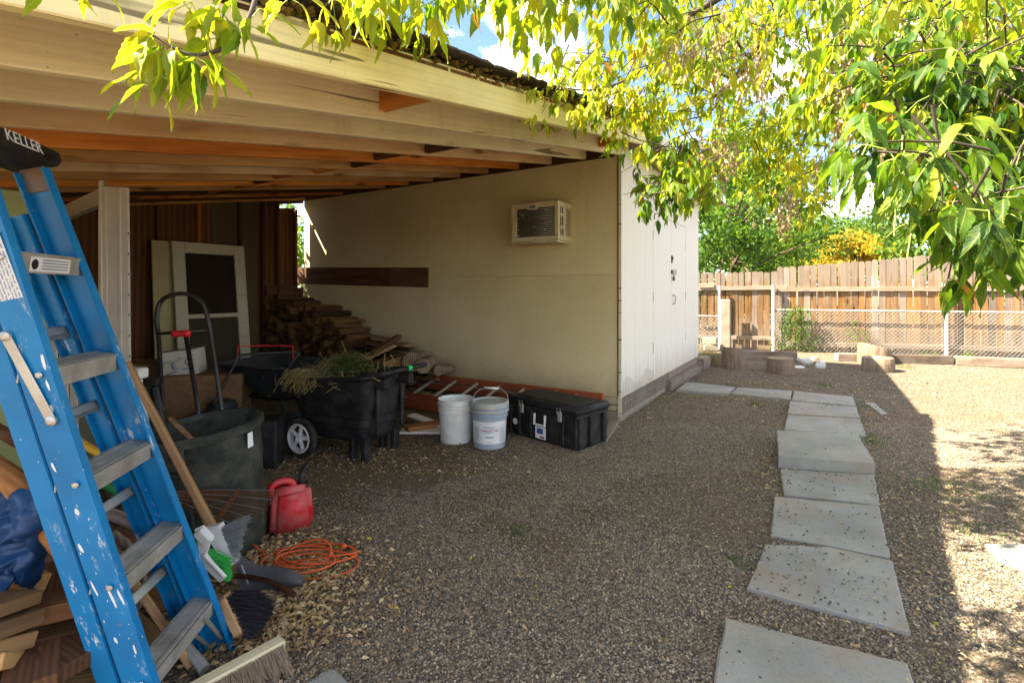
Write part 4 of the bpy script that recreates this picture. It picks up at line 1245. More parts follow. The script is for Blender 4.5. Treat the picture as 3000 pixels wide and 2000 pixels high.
MB().cbox((0, 0, 0), (.04, .02, .03), .006).build('bail_boss', MATS['white'], wbk, frame(wc + Vector((.118, -.098, .30)), Vector((.64, .77, 0))))
pc = g(1434, 1306)
pbk = bucket(pc, 'paint_bucket', 'closed grey paint bucket with a white printed label beside the black chest', 'greybucket', True)
R_l = .1445
def bend_on(R, z0, ang0):
    def f(co):
        a = ang0 + co.x / R
        return Vector(((R + co.z) * math.cos(a), (R + co.z) * math.sin(a), z0 + co.y))
    return f
face = math.atan2(-pc.y, -pc.x)
lv = []; lf = []
for i in range(25):
    a = face - 1.25 + 2.5 * i / 24
    for j, z in enumerate((.055, .235)):
        R = .132 + .018 * z / .37 + .0012
        lv.append((R * math.cos(a), R * math.sin(a), z))
for i in range(24): lf.append((2 * i, 2 * i + 2, 2 * i + 3, 2 * i + 1))
plabel = MB().add(lv, lf).build('label', MATS['label'], pbk, T3(*pc), smooth=True)
Rt = .1412
for txt, size, z, mk, dx in (('valspar', .040, .196, 'greyprint', 0), ('ExpressCoat', .0285, .166, 'maroon', 0)):
    text_mesh(txt, size, T3(*pc), 'lettering', MATS[mk], plabel, bend=bend_on(Rt + (.001 if z > .15 else -.0005), z, face - dx), extr=.0004)
m_ = MB()
vv = []
for i in range(9):
    a = face - .16 + .36 * i / 8
    for z in (.222, .232): vv.append(((Rt + .0028) * math.cos(a), (Rt + .0028) * math.sin(a), z))
m_.add(vv, [(2 * i, 2 * i + 2, 2 * i + 3, 2 * i + 1) for i in range(8)]).build('label_band', MATS['orangeprint'], plabel, T3(*pc))
for z_, wd in ((.149, .22), (.112, .24), (.107, .24), (.068, .16)):
    vv = []
    for i in range(5):
        a = face - wd + 2 * wd * i / 4
        for z in (z_, z_ + .0035): vv.append(((Rt + .0006) * math.cos(a), (Rt + .0006) * math.sin(a), z))
    MB().add(vv, [(2 * i, 2 * i + 2, 2 * i + 3, 2 * i + 1) for i in range(4)]).build('small_print', MATS['greyprint'], plabel, T3(*pc))
for side_ in (-1, 1):
    for k in range(9):
        vv = []
        for i in range(5):
            a = face + side_ * (.62 + .42 * i / 4)
            for z in (.075 + k * .016, .079 + k * .016): vv.append(((Rt + .0012) * math.cos(a), (Rt + .0012) * math.sin(a), z))
        MB().add(vv, [(2 * i, 2 * i + 2, 2 * i + 3, 2 * i + 1) for i in range(4)]).build('small_print', MATS['greyprint'], plabel, T3(*pc))
MB().tube(smoothpath([pc + Vector((.155, -.03, .315)), pc + Vector((.15, .01, .42)), pc + Vector((.09, .03, .47)), pc + Vector((-.03, .05, .475)), pc + Vector((-.12, .06, .43)), pc + Vector((-.152, .03, .32))], 6), .0025, 6).build('bail', MATS['galv'], pbk, smooth=True)
MB().tube([pc + Vector((.075, .034, .473)), pc + Vector((-.045, .052, .478))], .009, 10).build('bail_grip', MATS['white'], pbk, smooth=True)

# ------------------------------------------------------------------ black storage chest
k0 = g(1692, 1328)
xd = Vector((-.70, .714, 0)).normalized()
chest = thing('storage_chest', tuple(k0), 'black plastic storage chest with metal latches and a grey pull handle', 'chest')
MC = frame(k0, xd)             # local x runs left along the front, y points away from the camera or towards it
yb = MC.to_3x3() @ Vector((0, 1, 0))
sgn = 1 if yb.y > 0 else -1
CL, CD, CH = .80, .43, .36
b = MB()
n_ = 10
pr = [(0, 0), (CL, 0)]
b.cbox((CL / 2, sgn * CD / 2, .145), (CL - .05, CD - .04, .29), .02)
for x in (.03, .16, .52, .66, .77):
    b.cbox((x, sgn * .012, .15), (.035, .03, .27), .008)
for y in (.05, .2, .38):
    b.cbox((.012, sgn * y, .15), (.03, .05, .27), .008)
    b.cbox((CL - .012, sgn * y, .15), (.03, .05, .27), .008)
b.cbox((CL / 2, sgn * CD / 2, .278), (CL + .0, CD + .0, .03), .008)
b.build('body', MATS['black'], chest, MC)
ld = MB().cbox((CL / 2, sgn * CD / 2, .322), (CL + .03, CD + .03, .062), .022)
ld.cbox((CL / 2, sgn * CD / 2, .356), (CL - .14, CD - .10, .012), .005)
lid = ld.build('lid', MATS['cartgrey'], chest, MC, smooth='auto')
for x in (.18, .615):
    MB().cbox((x, -sgn * .008, .262), (.042, .014, .085), .004).build('latch', MATS['alu'], chest, MC)
    MB().tube([(x - .018, -sgn * .02, .285), (x - .018, -sgn * .022, .33), (x + .018, -sgn * .022, .33), (x + .018, -sgn * .02, .285)], .003, 6).build('latch_loop', MATS['alu'], chest, MC)
MB().tube([(.335, -sgn * .014, .245), (.335, -sgn * .018, .155), (.455, -sgn * .018, .155), (.455, -sgn * .014, .245)], .011, 8).build('pull_handle', MATS['wheelgrey'], chest, MC)
MB().cbox((.395, -sgn * .004, .085), (.12, .004, .10), .001).build('torn_label', MATS['label'], chest, MC)
MB().cbox((.40, -sgn * .0068, .10), (.07, .002, .045), .0005).build('label_print', MATS['blueprint'], chest, MC)
MB().cbox((.375, -sgn * .0068, .052), (.05, .002, .014), .0005).build('label_print', MATS['maroon'], chest, MC)
MB().lathe([(.028, 0), (.028, .003)], 16, T3(.70, -sgn * .004, .13) @ RX(sgn * math.pi / 2), capt=True).build('round_sticker', MATS['label'], chest, MC)

# ------------------------------------------------------------------ black yard cart
cp = Vector((-1.09, 3.76, 0))
sdir = Vector((-.91, .415, 0)).normalized(); edir = Vector((.415, .91, 0)).normalized()
MK = Matrix(((sdir.x, edir.x, 0, cp.x), (sdir.y, edir.y, 0, cp.y), (0, 0, 1, 0), (0, 0, 0, 1)))
if MK.to_3x3().determinant() < 0:
    pass
cart = thing('yard_cart', tuple(cp), 'black plastic two-wheeled yard cart heaped with pulled weeds', 'cart')
CLn, CWd = .72, .50
def tubring(z, o, nose=0.0):
    # outline in (x along the side, y across) grown by o
    x0, x1, y0, y1 = -o, CLn + o + nose, -o, CWd + o
    r = .07
    out = []
    for cx_, cy_, a0 in ((x1 - r, y1 - r, 0), (x0 + r, y1 - r, 90), (x0 + r, y0 + r, 180), (x1 - r, y0 + r, 270)):
        for k in range(5):
            a = math.radians(a0 + 90 * k / 4)
            out.append((cx_ + r * math.cos(a), cy_ + r * math.sin(a), z))
    return out
rings = [tubring(.14, -.05), tubring(.17, -.03), tubring(.25, -.028), tubring(.26, -.014), tubring(.32, -.012), tubring(.33, .0), tubring(.46, .012, .02), tubring(.56, .03, .05), tubring(.58, .055, .07), tubring(.60, .055, .07), tubring(.60, .03, .05), tubring(.50, .005, .02), tubring(.2, -.05)]
n = len(rings[0]); vv = [p for rg in rings for p in rg]
ff = [(i * n + k, i * n + (k + 1) % n, (i + 1) * n + (k + 1) % n, (i + 1) * n + k) for i in range(len(rings) - 1) for k in range(n)]
ff += [tuple(range(n))[::-1], tuple((len(rings) - 1) * n + k for k in range(n))]
vv = [(x, y, z + (.06 * (1 - x / CLn) if z > .5 else 0)) for x, y, z in vv]
MB().add(vv, ff).build('tub', MATS['cartgrey'], cart, MK, smooth='auto', fix=True)
for x, y in ((.04, .05), (.04, .40), (.16, .05), (.16, .40)):
    MB().cbox((x, y, .085), (.05, .07, .17), .008).build('leg', MATS['cartgrey'], cart, MK)
for y in (.10, .40):
    MB().cbox((-.03, y, .40), (.025, .035, .40), .006).build('rib', MATS['black'], cart, MK)
    MB().cbox((-.07, y, .595), (.12, .06, .09), .012).build('handle_bracket', MATS['cartgrey'], cart, MK)
MB().tube(smoothpath([(.05, .0, .66), (-.10, .02, .675), (-.13, .05, .68), (-.135, .25, .68), (-.135, .58, .68)], 6), .019, 12).build('handle_bar', MATS['cartgrey'], cart, MK, smooth=True)
MB().tube([(-.135, .33, .68), (-.135, .38, .68)], .0205, 12).build('green_tape', MATS['fluo'], cart, MK, smooth=True)
for y, nm in ((-.09, 1), (CWd + .09, -1)):
    Mw = MK @ T3(CLn - .16, y, .158) @ RX(math.pi / 2)
    whl = MB().lathe([(.112, -.022), (.150, -.024), (.158, -.012), (.158, .012), (.150, .024), (.112, .022)], 36, capb=False).build('wheel', MATS['rubber'], cart, Mw, smooth='auto')
    MB().lathe([(.098, -.02), (.114, -.02), (.114, .026), (.104, .028), (.098, .02)], 36, capb=False).build('rim', MATS['wheelgrey'], whl, Mw, smooth='auto')
    for k in range(5):
        a = math.radians(90 + 72 * k + 12)
        MB().cbox((.06, 0, .008), (.085, .030, .024), .006).build('spoke', MATS['wheelgrey'], whl, Mw @ RZ(a))
    MB().lathe([(.028, -.02), (.028, .026), (.020, .030), (.012, .020)], 16, capt=True).build('hub', MATS['wheelgrey'], whl, Mw, smooth='auto')
MB().tube([(CLn - .16, -.1, .158), (CLn - .16, CWd + .1, .158)], .01, 8).build('axle', MATS['galv'], cart, MK)

# ------------------------------------------------------------------ wheelbarrow behind the cart
wb0 = Vector((-2.15, 4.75, 0))
MWb = T3(*wb0) @ RZ(math.radians(158))
wbar = thing('wheelbarrow', tuple(wb0), 'grey wheelbarrow with a deep plastic tray in the shade', 'wheelbarrow')
def ring(z, lx0, lx1, hw, r=.12):
    out = []
    for cx_, cy_, a0 in ((lx1 - r, hw - r, 0), (lx0 + r, hw - r, 90), (lx0 + r, -hw + r, 180), (lx1 - r, -hw + r, 270)):
        for k in range(6):
            a = math.radians(a0 + 90 * k / 5); out.append((cx_ + r * math.cos(a), cy_ + r * math.sin(a), z))
    return out
rings = [ring(.36, -.25, .20, .20), ring(.44, -.34, .30, .25), ring(.62, -.50, .50, .335), ring(.635, -.53, .53, .36), ring(.625, -.53, .53, .36), ring(.615, -.49, .49, .325), ring(.45, -.32, .28, .24), ring(.375, -.24, .18, .19)]
n = len(rings[0]); vv = [p for rg in rings for p in rg]
ff = [(i * n + k, i * n + (k + 1) % n, (i + 1) * n + (k + 1) % n, (i + 1) * n + k) for i in range(len(rings) - 1) for k in range(n)] + [tuple(range(n))[::-1], tuple((len(rings) - 1) * n + k for k in range(n))]
MB().add(vv, ff).build('tray', MATS['wbgrey'], wbar, MWb, smooth='auto', fix=True)
for y in (-.22, .22):
    MB().tube(smoothpath([(-.75, y * 1.3, .55), (-.3, y, .35), (.35, y * .5, .30), (.62, y * .25, .22)], 4), .017, 8).build('handle_tube', MATS['blacksteel'], wbar, MWb, smooth=True)
    bar('leg', MWb @ Vector((-.22, y, .34)), MWb @ Vector((-.30, y * 1.12, 0.0)), .035, .018, MATS['wbgrey'], wbar)
bar('leg_brace', MWb @ Vector((-.26, -.24, .15)), MWb @ Vector((-.26, .24, .15)), .01, .11, MATS['wbgrey'], wbar)
Mw = MWb @ T3(.64, 0, .2) @ RX(math.pi / 2)
whl = MB().lathe([(.10, -.03), (.17, -.045), (.2, -.02), (.2, .02), (.17, .045), (.10, .03)], 28, capb=False).build('wheel', MATS['rubber'], wbar, Mw, smooth='auto')
MB().lathe([(.02, -.04), (.1, -.02), (.1, .02), (.02, .04)], 20, capt=True).build('hub', MATS['galv'], whl, Mw)

# ------------------------------------------------------------------ lawn mower whose handle rises beside the wheelbarrow
mw = thing('lawn_mower', tuple(Vector((-2.55, 4.15, 0))), 'black lawn mower with a folding handle and thin red bail bar', 'lawn mower')
h0, h1 = at(700, 1042, 4.45), at(872, 1036, 4.75)
b0, b1 = at(622, 1190, 4.25), at(785, 1165, 4.55)
MB().tube(smoothpath([b0, b0.lerp(h0, .85), h0 + (h1 - h0) * .06 + Z * .004, h1 - (h1 - h0) * .03 + Z * .01, b1.lerp(h1, .85), b1], 8), .0125, 8).build('handle', MATS['blacksteel'], mw, smooth=True)
r0, r1 = at(697, 1050, 4.44), at(858, 1060, 4.72)
MB().tube(smoothpath([r0, r0 + Z * .09, r0 + Z * .115 + (r1 - r0) * .1, r1 + Z * .145 - (r1 - r0) * .08, r1 + Z * .12, r1], 6), .005, 6).build('bail_bar', MATS['redtube'], mw, smooth=True)
dk = (b0 + b1) / 2; dk.z = 0
MD = frame(Vector((dk.x - .15, dk.y - .02, 0)), (b1 - b0).normalized() * 1.0 - Z * (b1 - b0).normalized().z)
MB().lathe([(.26, .10), (.27, .16), (.22, .22), (.12, .24)], 28, capt=True).build('deck', MATS['black'], mw, MD, smooth='auto')
MB().lathe([(.11, .24), (.12, .30), (.10, .34), (.04, .36)], 20, capt=True).build('engine', MATS['darkgrey'], mw, MD, smooth='auto')
for x in (-.25, .25):
    for y in (-.24, .24):
        MB().lathe([(.03, -.02), (.09, -.02), (.095, 0), (.09, .02), (.03, .02)], 20, T3(x, y, .095) @ RY(math.pi / 2), capt=True).build('wheel', MATS['rubber'], mw, MD, smooth='auto')

# ------------------------------------------------------------------ hand truck
hd = 3.35
ht = thing('hand_truck', tuple(g(560, 1440)), 'black tubular hand truck with red grips behind the bin', 'hand truck')
La, Lb = at(478, 1215, hd - .15), at(652, 1215, hd - .0)
arch = [La, at(465, 1000, hd + .02), at(459, 930, hd + .05), at(470, 885, hd + .07), at(505, 863, hd + .08), at(550, 862, hd + .1), at(590, 885, hd + .12), at(608, 930, hd + .12), at(622, 1010, hd + .1), Lb]
MB().tube(smoothpath(arch, 6), .0145, 10).build('frame', MATS['blacksteel'], ht, smooth=True)
MB().tube([La, Vector((La.x + .02, La.y - .25, .03))], .0145, 10).build('frame_leg', MATS['blacksteel'], ht, smooth=True)
MB().tube([Lb, Vector((Lb.x + .02, Lb.y - .25, .03))], .0145, 10).build('frame_leg', MATS['blacksteel'], ht, smooth=True)
MB().tube([at(463, 978, hd + .03), at(535, 972, hd - .0), at(612, 968, hd + .1)], .011, 10).build('cross_bar', MATS['blacksteel'], ht, smooth=True)
MB().tube([at(545, 985, hd + .0), at(582, 1205, hd - .12), Vector((-2.0, hd - .38, .05))], .0145, 10).build('centre_bar', MATS['blacksteel'], ht, smooth=True)
MB().lathe([(.004, -.055), (.022, -.05), (.026, -.03), (.018, -.008), (.018, .008), (.026, .03), (.022, .05), (.004, .055)], 16, capt=True).build('grip', MATS['redtube'], ht, frame(at(531, 977, hd - .04), Vector((0, 0, 1)), Vector((1, .15, .28))), smooth=True)
bar('toe_plate', Vector((La.x, La.y - .28, .01)), Vector((Lb.x, Lb.y - .28, .01)), .2, .008, MATS['blacksteel'], ht)

# ------------------------------------------------------------------ screen door and panel against the back wall
def BW(s_, off, z): return W(BT - off, s_, z)
sd_ = thing('screen_door', tuple(BW(1.44, .3, 0)), 'white screen door with two dark mesh panes leaning on the plywood wall', 'door')
MS = frame(BW(1.87, .34, 0.02), -SD) @ RX(math.radians(0))
bvec = MS.to_3x3() @ Vector((0, 1, 0)); ss = 1 if bvec.dot(TD) > 0 else -1
MS = frame(BW(1.87, .34, 0.02), -SD, (Z + (-TD) * -.11).normalized())
DW, DH = .86, 1.86
def dpart(nm, x0, x1, z0, z1, mat, th=.035):
    return MB().cbox(((x0 + x1) / 2, 0, (z0 + z1) / 2), (x1 - x0, th, z1 - z0), .004).build(nm, MATS[mat], sd_, MS)
MATS['olddoor'] = paintwood('old_door_paint', (.58, .53, .42), stain=(.30, .22, .12), stain_amt=.3, grain=.2, crack=.2)
MATS['screen'] = plain('dark_insect_screen', (.030, .022, .015), .8, .1, dirt=.2)
MATS['screen2'] = plain('dusty_insect_screen', (.065, .055, .035), .8, .1, dirt=.2)
dpart('stile', 0, .135, 0, DH, 'olddoor'); dpart('stile', DW - .135, DW, 0, DH, 'olddoor')
dpart('rail', .136, DW - .136, DH - .13, DH, 'olddoor'); dpart('rail', .136, DW - .136, .95, 1.0, 'olddoor'); dpart('rail', .136, DW - .136, 0, .28, 'olddoor')
dpart('pane', .137, DW - .137, 1.001, DH - .131, 'screen', .006); dpart('pane', .137, DW - .137, .281, .949, 'screen2', .006)
pn = MB().cbox((0, 0, .93), (.75, .03, 1.86), .004).build('flush_panel', paintwood('yellowed_panel', (.50, .43, .22), grain=.1, crack=.1), None, frame(BW(1.68, .20, .01), -SD, (Z + TD * .06).normalized()))
tag(pn, 'yellowed flat door panel standing behind the screen door', 'panel')

# ------------------------------------------------------------------ tall white metal jamb, leaning, and a second channel
wp = thing('metal_door_panel', tuple(g(340, 1400)), 'tall white ribbed metal door section standing upright behind the stepladder', 'panel')
ptop = at(335, 548, 3.5); pbot = Vector((ptop.x + .06, ptop.y - .05, 0))
fx = frame(pbot, (ptop - pbot), Vector((.35, -.93, 0)))
L = (ptop - pbot).length
b = MB()
b.cbox((L / 2, 0, 0), (L, .165, .03), .003)
for y in (-.03, .05): b.cbox((L / 2, y, .0155), (L - .01, .02, .006), .003)
b.build('face', MATS['whitemetal'], wp, fx)
MB().cbox((L / 2 + .03, -.074 if (fx.to_3x3() @ Vector((0, 1, 0))).x > 0 else .074, .0), (L + .06, .014, .06), .002).build('edge_channel', MATS['whitemetal'], wp, fx)
for k in range(8):
    x = L * (.35 + .07 * k)
    MB().cbox((x, .085 if (fx.to_3x3() @ Vector((0, 1, 0))).x > 0 else -.085, .01), (.016, .012, .02), .002).build('clip', MATS['galv'], wp, fx)
a_, b_ = at(300, 572, 3.52), at(150, 640, 4.1)
ch_ = thing('metal_channel', tuple(b_), 'white metal channel slanting back from the top of the tall door section', 'channel')
MB().box((0, 0, 0), ((a_ - b_).length, .004, .11)).box((0, .02, .053), ((a_ - b_).length, .04, .004)).box((0, .02, -.053), ((a_ - b_).length, .04, .004)).build('channel_body', MATS['whitemetal'], ch_, frame((a_ + b_) / 2, a_ - b_))
# perforated shelf uprights and white slats by the outbuilding
for i, (px, d) in enumerate(((96, 2.25), (112, 2.28))):
    u = thing('shelf_upright', tuple(at(px, 850 + 1.28 * FPX / d, d)), 'olive perforated metal shelf upright propped by the outbuilding, ' + ('plain face outward' if i == 0 else 'slots facing the ladder'), 'shelf upright', 'perforated uprights by the outbuilding')
    p0 = at(px + 8, 850 + 1.28 * FPX / d, d); p1 = at(px, 720, d + .04)
    fu = frame(p0, p1 - p0, Vector((.4, -.9, 0))); L = (p1 - p0).length
    MB().box((L / 2, -.012, 0), (L, .008, .003)).box((L / 2, .012, 0), (L, .008, .003)).box((L / 2, -.016, -.01), (L, .003, .02)).build('flange', MATS['green'], u, fu)
    lad = MB()
    k = .03
    while k < L: lad.box((k, 0, 0), (.012, .016, .003)); k += .032
    lad.build('slotted_web', MATS['green'], u, fu)
for i, px in enumerate((128, 150, 178, 205)):
    d = 2.75 + .05 * i
    p0 = at(px + 22, 850 + 1.28 * FPX / d, d); p1 = at(px, 800, d + .05)
    o = MB().cbox((0, 0, 0), ((p1 - p0).length, .036, .01), .002).build('metal_strip', MATS['whitemetal'], None, frame((p0 + p1) / 2, p1 - p0, Vector((.3, -.9, 0))))
    tag(o, 'white metal strip leaning in a row behind the stepladder', 'metal strip', 'white slats behind the ladder')

# ------------------------------------------------------------------ boxes, boards and clutter along the back
c0 = at(548, 1060, 4.45)
bx = thing('printed_carton', (c0.x, c0.y, .5), 'white printed carton sitting on a brown board behind the hand truck', 'carton')
Mb = frame(Vector((c0.x, c0.y, 0)), Vector((1, .28, 0))) @ RY(math.radians(-6))
MB().cbox((0, .12, .66), (.30, .24, .22), .003).build('carton_body', MATS['boxwhite'], bx, Mb)
MB().cbox((-.154, .12, .66), (.006, .235, .215), .001).build('carton_side', MATS['card'], bx, Mb)
text_mesh('E', .085, Mb @ T3(-.035, -.002, .635) @ RX(math.pi / 2) @ RZ(.2), 'lettering', MATS['blueprint'], bx)
text_mesh('0', .085, Mb @ T3(.075, -.002, .66) @ RX(math.pi / 2) @ RZ(.2), 'lettering', MATS['blueprint'], bx)
scr = [Mb @ Vector((-.11 + .018 * k, -.0025, .665 + .0042 * k + (.006 if k % 2 else -.004) + (.014 if k in (1, 7) else 0))) for k in range(14)]
MB().tube(smoothpath(scr, 4), .0022, 4).build('script_mark', MATS['greyprint'], bx)
for k in range(2):
    MB().cbox((0, 0, 0), (.085, .0012, .011), .0004).build('print_line', MATS['greyprint'], bx, Mb @ T3(-.06 + .13 * k, -.0025, .585 + .025 * k) @ RY(-.2))
o = MB().cbox((0, 0, .28), (.64, .36, .56), .01).build('brown_crate', MATS['particle'], None, frame(Vector((c0.x + .12, c0.y + .1, 0)), Vector((1, .28, 0))))
tag(o, 'large brown particle board box under the white printed carton', 'box')
o = MB().cbox((0, 0, .32), (.42, .34, .64), .01).build('cardboard_box', MATS['card'], None, frame(at(415, 1000, 4.6) * Vector((1, 1, 0)) if False else Vector((at(425, 1000, 4.7).x, 4.7, 0)), Vector((1, .2, 0))))
tag(o, 'plain brown cardboard box beside the tall white door section', 'box')
o = MB().cbox((0, 0, .33), (.30, .2, .66), .012).build('grey_case', MATS['boxwhite'], None, frame(Vector((at(270, 1000, 3.9).x, 3.9, 0)), Vector((1, .1, 0))))
tag(o, 'beige storage case on the floor behind the blue ladder', 'case')
tr = thing('folded_tripod', tuple(at(455, 1250, 3.0) * Vector((1, 1, 0))), 'folded black metal stand with silver feet, between hand truck and ladder', 'tripod')
for i, dx in enumerate((-22, 0, 24)):
    a0 = at(430 + dx, 1120 + 8 * i, 3.05); a1 = at(462 + dx * 1.2, 1330, 2.98)
    MB().tube([a0, a0.lerp(a1, .75)], .022, 8).build('leg', MATS['black'], tr, smooth='auto')
    MB().tube([a0.lerp(a1, .75), a1, Vector((a1.x, a1.y, .0))], .013, 8).build('foot', MATS['alu'], tr, smooth='auto')
MB().cbox((0, 0, 0), (.15, .06, .06), .01).build('head', MATS['black'], tr, frame(at(430, 1112, 3.05), Vector((1, .2, -.2))))
pc2 = at(400, 1092, 2.9)
o = MB().cbox((0, 0, 0), (.10, .07, .06), .008).cbox((.0, 0, -.40), (.05, .05, .74), .01).build('power_outlet_post', MATS['white'], None, frame(pc2, Vector((1, -.1, 0))))
tag(o, 'white plastic box on a short post beside the folded stand', 'post')
o = MB().tube([at(415, 1140, 2.6), at(425, 1230, 2.6)], .018, 14, cap=False).tube([at(425, 1230, 2.6), Vector((at(450, 1230, 2.6).x, 2.6, 0))], .017, 14).build('steel_pipe', MATS['galv'], None, smooth='auto')
tag(o, 'open ended steel pipe standing behind the long wooden shovel handle', 'pipe')
for i, (px, py, d) in enumerate(((600, 1160, 3.9), (730, 1205, 3.75))):
    o = MB().cbox((0, 0, .17), (.34, .2, .36), .012).build('storage_tub', MATS['cartgrey'], None, frame(Vector((at(px + 20, py, d).x, d, 0)), Vector((1, .15, 0))))
    tag(o, ['black box on the ground behind the hand truck', 'dark grey box in front of the wheelbarrow leg'][i], 'box')

# ------------------------------------------------------------------ fibreglass extension ladder lying along the shed wall
el = thing('extension_ladder', tuple(W(2, .4)), 'orange fibreglass extension ladder with aluminium rungs lying along the shed wall', 'ladder')
E0, E1 = .12, 4.1
up0 = lambda t: W(t, .13, .245); lo0 = lambda t: W(t, .60, .115)
for fnc in (up0, lo0):
    bar('rail', fnc(E0), fnc(E1), .035, .085, MATS['fiberred'], el, ch=.006)
up1 = lambda t: W(t, .16, .155); lo1 = lambda t: W(t, .66, .02 + .03)
bar('rail', up1(E0 + .35), up1(E1), .03, .07, MATS['fiberred'], el, ch=.006)
bar('rail', lo1(E0 + .95), lo1(E1), .03, .09, MATS['fiberred'], el, ch=.006)
t = E0 + .28
while t < E1:
    MB().tube([up0(t), lo0(t)], .019, 10).build('rung', MATS['alu'], el, smooth='auto')
    t += .305
for t in (1.35, 2.25):
    MB().tube([lo0(t) + SD * .02, lo0(t) + SD * .035], .012, 10).build('bolt', MATS['galv'], el)
MB().tube(smoothpath([lo0(.62) - SD * .22 + Z * .02, lo0(.56) - SD * .2 + Z * .14, lo0(.5) - SD * .21 + Z * .2], 5), [.02, .02, .02, .02, .02, .02, .02, .02, .018, .016, .012], 10).build('rung_hook', MATS['alu'], el, smooth=True)
# offcuts in front of it
for (pa, pb, w, h, mk, lab) in (
        (g(1190, 1255, .05), g(1290, 1240, .05), .12, .045, 'handle2', 'short brown plank offcut beside the white bucket'),
        (g(1175, 1262, .02), g(1300, 1262, .02), .14, .02, 'whitemetal', 'flat white board offcut under the brown plank'),
        (g(1205, 1215, .07), g(1330, 1260, .03), .10, .02, 'whitemetal', 'pale board wedged between extension ladder and white bucket'),
        (g(1762, 1290, .02), g(1800, 1235, .02), .09, .03, 'weathered', 'short pale board on the gravel behind the black chest')):
    tag(bar('board_offcut', pa, pb, w, h, MATS[mk]), lab, 'board')

# ------------------------------------------------------------------ firewood and kindling along the shed wall
def stick_mesh(i, L):
    r_ = random.Random(100 + i)
    w = r_.uniform(.05, .105); h = r_.uniform(.035, .075)
    n = r_.choice([3, 4, 4, 5])
    poly = []
    for k in range(n):
        a = 2 * math.pi * k / n + r_.uniform(-.25, .25)
        poly.append((w * .7 * math.cos(a), h * .7 * math.sin(a)))
    vv = []; seg = 3
    for j in range(seg + 1):
        for p in poly:
            q = 1 + r_.uniform(-.12, .12)
            vv.append((-L / 2 + L * j / seg, p[0] * q + r_.uniform(-.004, .004), p[1] * q + r_.uniform(-.004, .004)))
    ff = [(j * n + k, j * n + (k + 1) % n, (j + 1) * n + (k + 1) % n, (j + 1) * n + k) for j in range(seg) for k in range(n)]
    ff += [tuple(range(n))[::-1], tuple(seg * n + k for k in range(n))]
    me = MB().add(vv, ff).mesh('firewood_stick', fix=True)
    me.materials.append(MATS['fire'])
    return me
sticks = [stick_mesh(i, .44 + .05 * (i % 4)) for i in range(16)]
planks = []
for i in range(6):
    me = MB().cbox((0, 0, 0), (.52 + .06 * i, .07 + .012 * i, .022 + .004 * (i % 3)), .003).mesh('firewood_stick'); me.materials.append(MATS['lumber'] if i % 2 else MATS['fire']); planks.append(me)
def pile_top(t):          # stack height along the wall
    return float(np.interp(t, [1.9, 2.3, 2.8, 3.3, 3.9, 4.4, 4.75], [.12, .34, .60, .86, 1.06, 1.18, 1.2]))
nst = 0
z = .05
while z < 1.22:
    t = 4.78
    while t > 2.55:
        if z < pile_top(t) - .03 + rng.uniform(-.03, .02) and nst < 290:
            if t > 3.25:
                M = frame(W(t + rng.uniform(-.01, .01), .36 + rng.uniform(-.06, .06), z + rng.uniform(-.012, .012)), SD + TD * rng.uniform(-.12, .12) + Z * rng.uniform(-.05, .05))
                o = obj('firewood_stick', rng.choice(sticks), None, None, M @ RX(rng.random() * 6.28))
                tag(o, 'split stick of firewood, cut end outward, in the dark stack against the shed wall', 'firewood', 'sticks in the firewood stack')
                nst += 1; t -= rng.uniform(.085, .125)
            else:
                M = frame(W(t - .15, .30 + rng.uniform(-.12, .12), z + rng.uniform(-.008, .008)), TD + SD * rng.uniform(-.3, .15) + Z * rng.uniform(-.06, .02))
                o = obj('firewood_stick', rng.choice(planks), None, None, M @ RX(rng.uniform(-.15, .15)))
                tag(o, 'flat lath laid lengthwise at the sloping end of the firewood stack', 'firewood', 'laths at the end of the firewood stack')
                nst += 1; t -= rng.uniform(.16, .26)
        else:
            t -= .09
    z += .066
def heavy(name, a, b, w, h, mk, lab, cat='plank'):
    return tag(bar(name, a, b, w, h, MATS[mk]), lab, cat)
heavy('wide_plank', at(1060, 1052, 5.75), at(1150, 1010, 6.05), .16, .035, 'lumber', 'wide pale plank tilted on the near end of the firewood')
heavy('wide_plank', at(1090, 1035, 5.6), at(1170, 985, 6.1), .06, .05, 'fire', 'dark batten resting against the tilted wide plank')
heavy('wide_plank', at(1110, 1075, 5.5), at(1185, 1050, 5.75), .18, .12, 'fire', 'squared wood chunk lying below the tilted plank')
def log(a, b, r, lab):
    lg = thing('log_round', tuple((a + b) / 2), lab, 'log')
    M = frame((a + b) / 2, b - a); L = (b - a).length; sd = rng.random() * 30
    def fn(p, an):
        k = 1 + .12 * mnoise.noise(Vector((math.cos(an), math.sin(an), sd)))
        return (p[2], p[0] * k, p[1] * k)
    MB().lathe([(r * .97, -L / 2), (r, -L / 4), (r * .98, L / 4), (r * .95, L / 2)], 14, fn=fn).build('bark', MATS['barkx'], lg, M, smooth='auto', fix=True)
    for e in (-1, 1):
        MB().lathe([(r * .94, e * (L / 2 + .001)), (.01, e * (L / 2 + .003))], 14, fn=fn, capb=False).build('cut_end', MATS['endgrain'], lg, M, fix=True)
log(at(1205, 1060, 5.55), at(1232, 1052, 5.85), .11, 'fat log round next to the squared chunk behind the yard cart')
log(at(1238, 1072, 5.45), at(1260, 1060, 5.8), .085, 'striped log round beside the fat one behind the yard cart')
log(at(1285, 1085, 5.5), at(1320, 1080, 5.9), .06, 'thin dark log at the foot of the cream wall')
